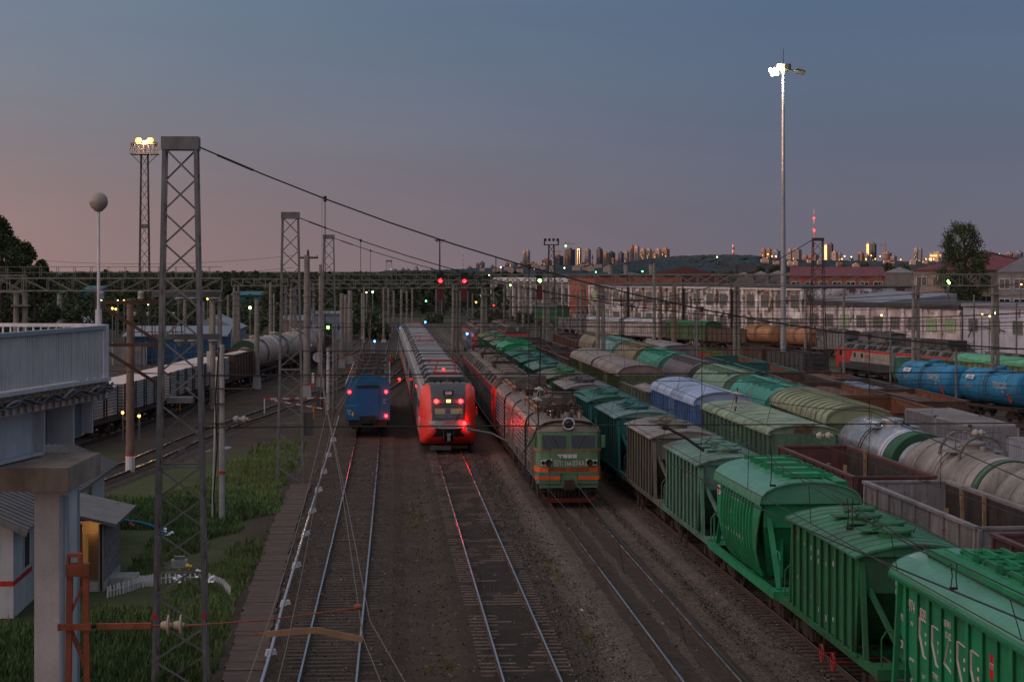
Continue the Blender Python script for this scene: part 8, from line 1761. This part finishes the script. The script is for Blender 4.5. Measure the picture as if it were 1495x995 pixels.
# ---------------------------------------------------------------- the city on the ridge
CITY = [ # px0, px1, top, material tone, lit, description
 (568,584,394.5,'p',0),(585,592,393,'o',0),(592,600,393.8,'g',0),(605,611,390.5,'g',0),(682,690,390,'o',0),(695,700,385,'o',0),(700,708,383,'b',0),(716,722,388,'g',0),
 (737,744,384,'t',0),(744,756,384.5,'g',0),(742,752,388,'o',0),(759,770,382,'o',0),(763,768,367,'w',0),(768,774,366,'p',0),(770,785,384,'o',0),(791,806,379,'o',0),(808,823,373.5,'d',0),(823.5,832,375,'o',0),(824,840,364,'d',0),(843,849,363,'d',2),(853,863,364,'g',0),(864,866,373,'d',1),(838,862,387,'o',0),
 (870.5,880,363,'d',0),(874.5,881,367.5,'p',0),(881,888,369,'o',0),(888,898.5,368.5,'d',0),(892,899,378,'o',0),(899,907,378,'t',0),(902,911,369,'d',0),(911,919,367.5,'g',0),(919.5,926,359,'o',0),(926,934,360,'w',0),(935,944,363.5,'t',1),(944,952,364,'t',1),(952,960,367,'g',0),(953,960,371,'o',0),(957,966,364,'w',1),(966,978,363.5,'o',1),(960,972,370,'p',0),
 (933,938,374,'w',0),(1111,1119,363.5,'o',1),(1119,1127,363.5,'o',0),(1127,1140,366,'b',0),(1150,1157,364.5,'w',0),(1157,1171,364,'g',0),(1172,1180,373,'o',0),(1182,1196,372,'o',1),(1203.5,1210,356.5,'w',2),(1210,1217,356,'d',0),(1214,1224,368,'w',0),(1224,1229,369.5,'g',0),(1252,1262,369,'o',0),(1265,1271,355,'w',2),(1271.5,1280,356,'d',0),(1288,1303,369,'p',0),(1334.5,1341,363,'w',1),(1341,1347,363,'b',0),(1357,1384,369,'w',3),(1390,1406,369,'o',3),(1469,1480,369,'p',1),(1480,1495,368,'b',0),(1495,1510,366,'g',0),(1240,1246,375,'g',0),(845,874,386,'t',1),(1300,1310,374,'g',0),(1262,1270,372,'w',0)]
TONE = dict(o=(.28,.18,.14), w=(.34,.28,.26), p=(.26,.2,.21), g=(.21,.2,.225), b=(.17,.2,.26), d=(.09,.09,.12), t=(.3,.235,.19))
TN = dict(o='salmon', w='whitish', p='pinkish', g='grey', b='bluish', d='dark', t='tan')
mlit = mat('emissive_sunset_glass', (.5,.3,.1), rough=.3, var=.5, scale=.15, emit=.7, ecol=(1,.55,.18)); mlw = mat('city_windows', (.02,.02,.03), rough=.6, var=.3, scale=.1, spec=.2)  # sunset shine on city glass put in as emission, shared with lit windows
order = sorted(range(len(CITY)), key=lambda i: CITY[i][0])
def nth(k): return ORD[k] if 0 < k < 40 else ('leftmost' if k == 0 else {40:'forty-first',41:'forty-second',42:'forty-third',43:'forty-fourth',44:'forty-fifth',45:'forty-sixth',46:'forty-seventh',47:'forty-eighth',48:'forty-ninth',49:'fiftieth'}.get(k, 'number %d' % (k+1)))
cnt = {}
for i in order:
    px0, px1, pt, tone, lit = CITY[i]; d = 4650 + (i*37 % 260) - (150 if pt > 376 else 0); a = PD(px0, d, 0); b = PD(px1, d, 0); w_ = b.x - a.x; zt = ZAT(pt, d); zb = hz((px0+px1)/2, d) - 14
    cnt[tone] = cnt.get(tone, -1) + 1
    t = thing('city_tower' if zt-zb > 40 else 'city_block', '%s %s on the skyline, %s of that colour from the left' % (TN[tone], 'tower block' if zt-zb > 40 else 'apartment block', nth(cnt[tone])), 'building', (a.x, a.y, zb), R(-40), 'city buildings on the ridge')
    w_ *= .71; dp = w_; h = zt - zb
    O('walls', MB().box(0,w_,0,dp,0,h), mat('city_'+TN[tone], TONE[tone], rough=.8, var=.12, scale=.08), t)
    q = MB(); fl = 3.6; nf = int((h-14)/fl)
    if lit != 3:
        for k_ in range(max(1, nf)): z = 14 + k_*fl; q.box(w_*.06,w_*.94,-.3,-.02,z,z+1.5)
        O('window_bands', q, mlw, t, kind='stuff')
        q = MB(); nb = max(2, int(w_/5))
        for k_ in range(nb): q.box(w_*(k_+.42)/nb, w_*(k_+.62)/nb, -.5,-.02,12,h-1)
        O('pier', q, mat('city_'+TN[tone], TONE[tone]), t, kind='stuff')
    O('roof_block', MB().box(w_*.25,w_*.7,dp*.2,dp*.7,h,h+3.5), mat('city_'+TN[tone], TONE[tone]), t)
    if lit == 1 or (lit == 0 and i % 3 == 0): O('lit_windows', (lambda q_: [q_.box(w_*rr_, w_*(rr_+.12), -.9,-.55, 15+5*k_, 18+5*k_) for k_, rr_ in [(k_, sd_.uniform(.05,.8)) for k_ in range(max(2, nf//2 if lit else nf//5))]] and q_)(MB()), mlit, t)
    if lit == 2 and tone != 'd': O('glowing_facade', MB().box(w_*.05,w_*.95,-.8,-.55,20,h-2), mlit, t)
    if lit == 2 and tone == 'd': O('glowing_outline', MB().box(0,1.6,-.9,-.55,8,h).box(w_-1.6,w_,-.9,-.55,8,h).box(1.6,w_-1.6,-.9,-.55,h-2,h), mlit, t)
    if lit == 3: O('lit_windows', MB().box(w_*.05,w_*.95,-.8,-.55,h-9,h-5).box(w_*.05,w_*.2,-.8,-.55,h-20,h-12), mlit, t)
# small houses scattered on the slope
r_ = random.Random(4)
for k in range(26):
    px = [742,756,775,790,802,845,858,868,880,700,720,735,1110,1128,1150,1180,1196,1222,1244,1300,1330,1348,838,850,1160,1290][k] + r_.uniform(-2,2); d = 3300 + r_.random()*900; z = hz(px, d)+5; p = PD(px, d, z); w_ = r_.uniform(8,16)
    t = thing('hill_house', 'small pale house on the wooded slope, %s from the left' % nth(sorted([742,756,775,790,802,845,858,868,880,700,720,735,1110,1128,1150,1180,1196,1222,1244,1300,1330,1348,838,850,1160,1290]).index([742,756,775,790,802,845,858,868,880,700,720,735,1110,1128,1150,1180,1196,1222,1244,1300,1330,1348,838,850,1160,1290][k])), 'house', p, 0, 'houses on the slope')
    O('walls', MB().box(0,w_,0,9,-4,6), mat('house_wall_pink', (.42,.31,.27), rough=.9, var=.1), t); O('roof', MB().prism([(-.5,6),(w_+.5,6),(w_/2,9.5)], -.3, 9), m_rr if k % 2 else mat('house_wall_pink', (.42,.31,.27)), t)
# cranes, chimneys, radio masts on the skyline
def crane(px, pt, d, jib, lab, back=.3):
    p = PD(px, d, 0); t = thing('tower_crane', lab, 'crane', (p.x, p.y, 0), 0, 'tower cranes on the skyline'); zt = ZAT(pt, d); O('mast', MB().bar((0,0,20),(0,0,zt+6),1.6), mat('crane_paint', (.25,.13,.06), var=.2), t); O('jib', MB().bar((-jib*back,0,zt),(jib,0,zt),1.5), mat('crane_paint', (.25,.13,.06)), t); O('stay', MB().bar((0,0,zt+6),(jib*.6,0,zt+1),.6), mat('crane_paint', (.25,.13,.06)), t); return p, zt
p, zt = crane(826, 356, 4700, 23, 'tower crane with a lamp above the dark skyline tower')
small_lamp(826, 359, 4690, G['greenc'], 'pale green lamp on the skyline crane', 2.2, False)
crane(816, 367.5, 4710, -18, 'tower crane left of the one with the lamp', .4); crane(1293, 357.5, 4700, -14, 'tower crane right of the golden lit tower', -.5)
def stack(px, pt, d, r, lab, bands, m0, m1, r2=None):
    p = PD(px, d, 0); z0 = hz(px, d) - 10; zt = ZAT(pt, d); t = thing('chimney', lab, 'chimney', (p.x, p.y, 0))
    for k in range(bands): O('band', MB().tube((0,0,z0+(zt-z0)*k/bands),(0,0,z0+(zt-z0)*(k+1)/bands),r + ((r2 or r)-r)*k/bands,10,r + ((r2 or r)-r)*(k+1)/bands), (m0, m1)[k % 2], t)
mcr = mat('chimney_red', (.4,.06,.05), var=.1); mcw = mat('chimney_white', (.6,.5,.45), var=.1)
stack(1070.5, 356.5, 4500, 2.4, 'red and white banded chimney on the wooded ridge', 6, mcr, mcw)
stack(1188.5, 305, 4600, 1.2, 'tall thin red and white radio mast behind the dark tower', 12, mcr, mcw, .7)
stack(676, 368, 4600, 1.0, 'thin pale radio mast on the left part of the ridge', 10, mcr, mcw, .5)
for px, py in ((1188.5,318),(1188.5,336),(1188.5,350)): small_lamp(px, py, 4590, G['redlamp'], 'red warning lamp %s on the radio mast' % {318:'topmost',336:'in the middle',350:'lowest'}[py], 1.7, False)
for px, pt, d, lab in ((724,374,1500,'thin dark antenna pole left of the skyline'),(1114,385,900,'thin dark pole above the workshop')):
    pole(px, 400, pt, 1.6, lab, G['steeld'], d=d, n=6, group='thin distant masts')
t = thing('water_tower', 'pair of pale blue cylindrical blocks far on the left horizon', 'building', PD(83, 1500, 0)); O('block', MB().box(0,5.2,0,5,4,ZAT(398,1500)+0), mat('city_bluish', (.16,.19,.26)), t); O('block', MB().box(9.2,14,0,5,4,ZAT(397,1500)), mat('city_bluish', (.16,.19,.26)), t)
# ---------------------------------------------------------------- unseen ridge added left of the frame to block the sun from the yard
v = []; f = []; r_ = random.Random(8); n = 0
for (ax, ay), (bx_, by_), ha, hb_ in (((-620,-700),(-640,1200),50,54),((-640,1200),(-1150,4300),54,104),((-1150,4300),(-1500,6500),104,150)):
    k = 60
    for i in range(k):
        x0_, y0_ = ax+(bx_-ax)*i/k, ay+(by_-ay)*i/k; h = ha+(hb_-ha)*i/k + r_.uniform(-3,3)
        v += [(x0_+160,y0_,-4),(x0_+60,y0_,h*.6+r_.uniform(-2,2)),(x0_,y0_,h),(x0_-200,y0_,h*.8),(x0_-500,y0_,-4)]; n += 1
for i in range(n-1):
    for j in range(4): a_ = i*5+j; f.append((a_, a_+1, a_+6, a_+5))
me = bpy.data.meshes.new('hills_or_sun_blocker'); me.from_pydata(v, [], f); me.update(); O('hills_or_sun_blocker', me, MATS['haze_blue_hill'], kind='structure')
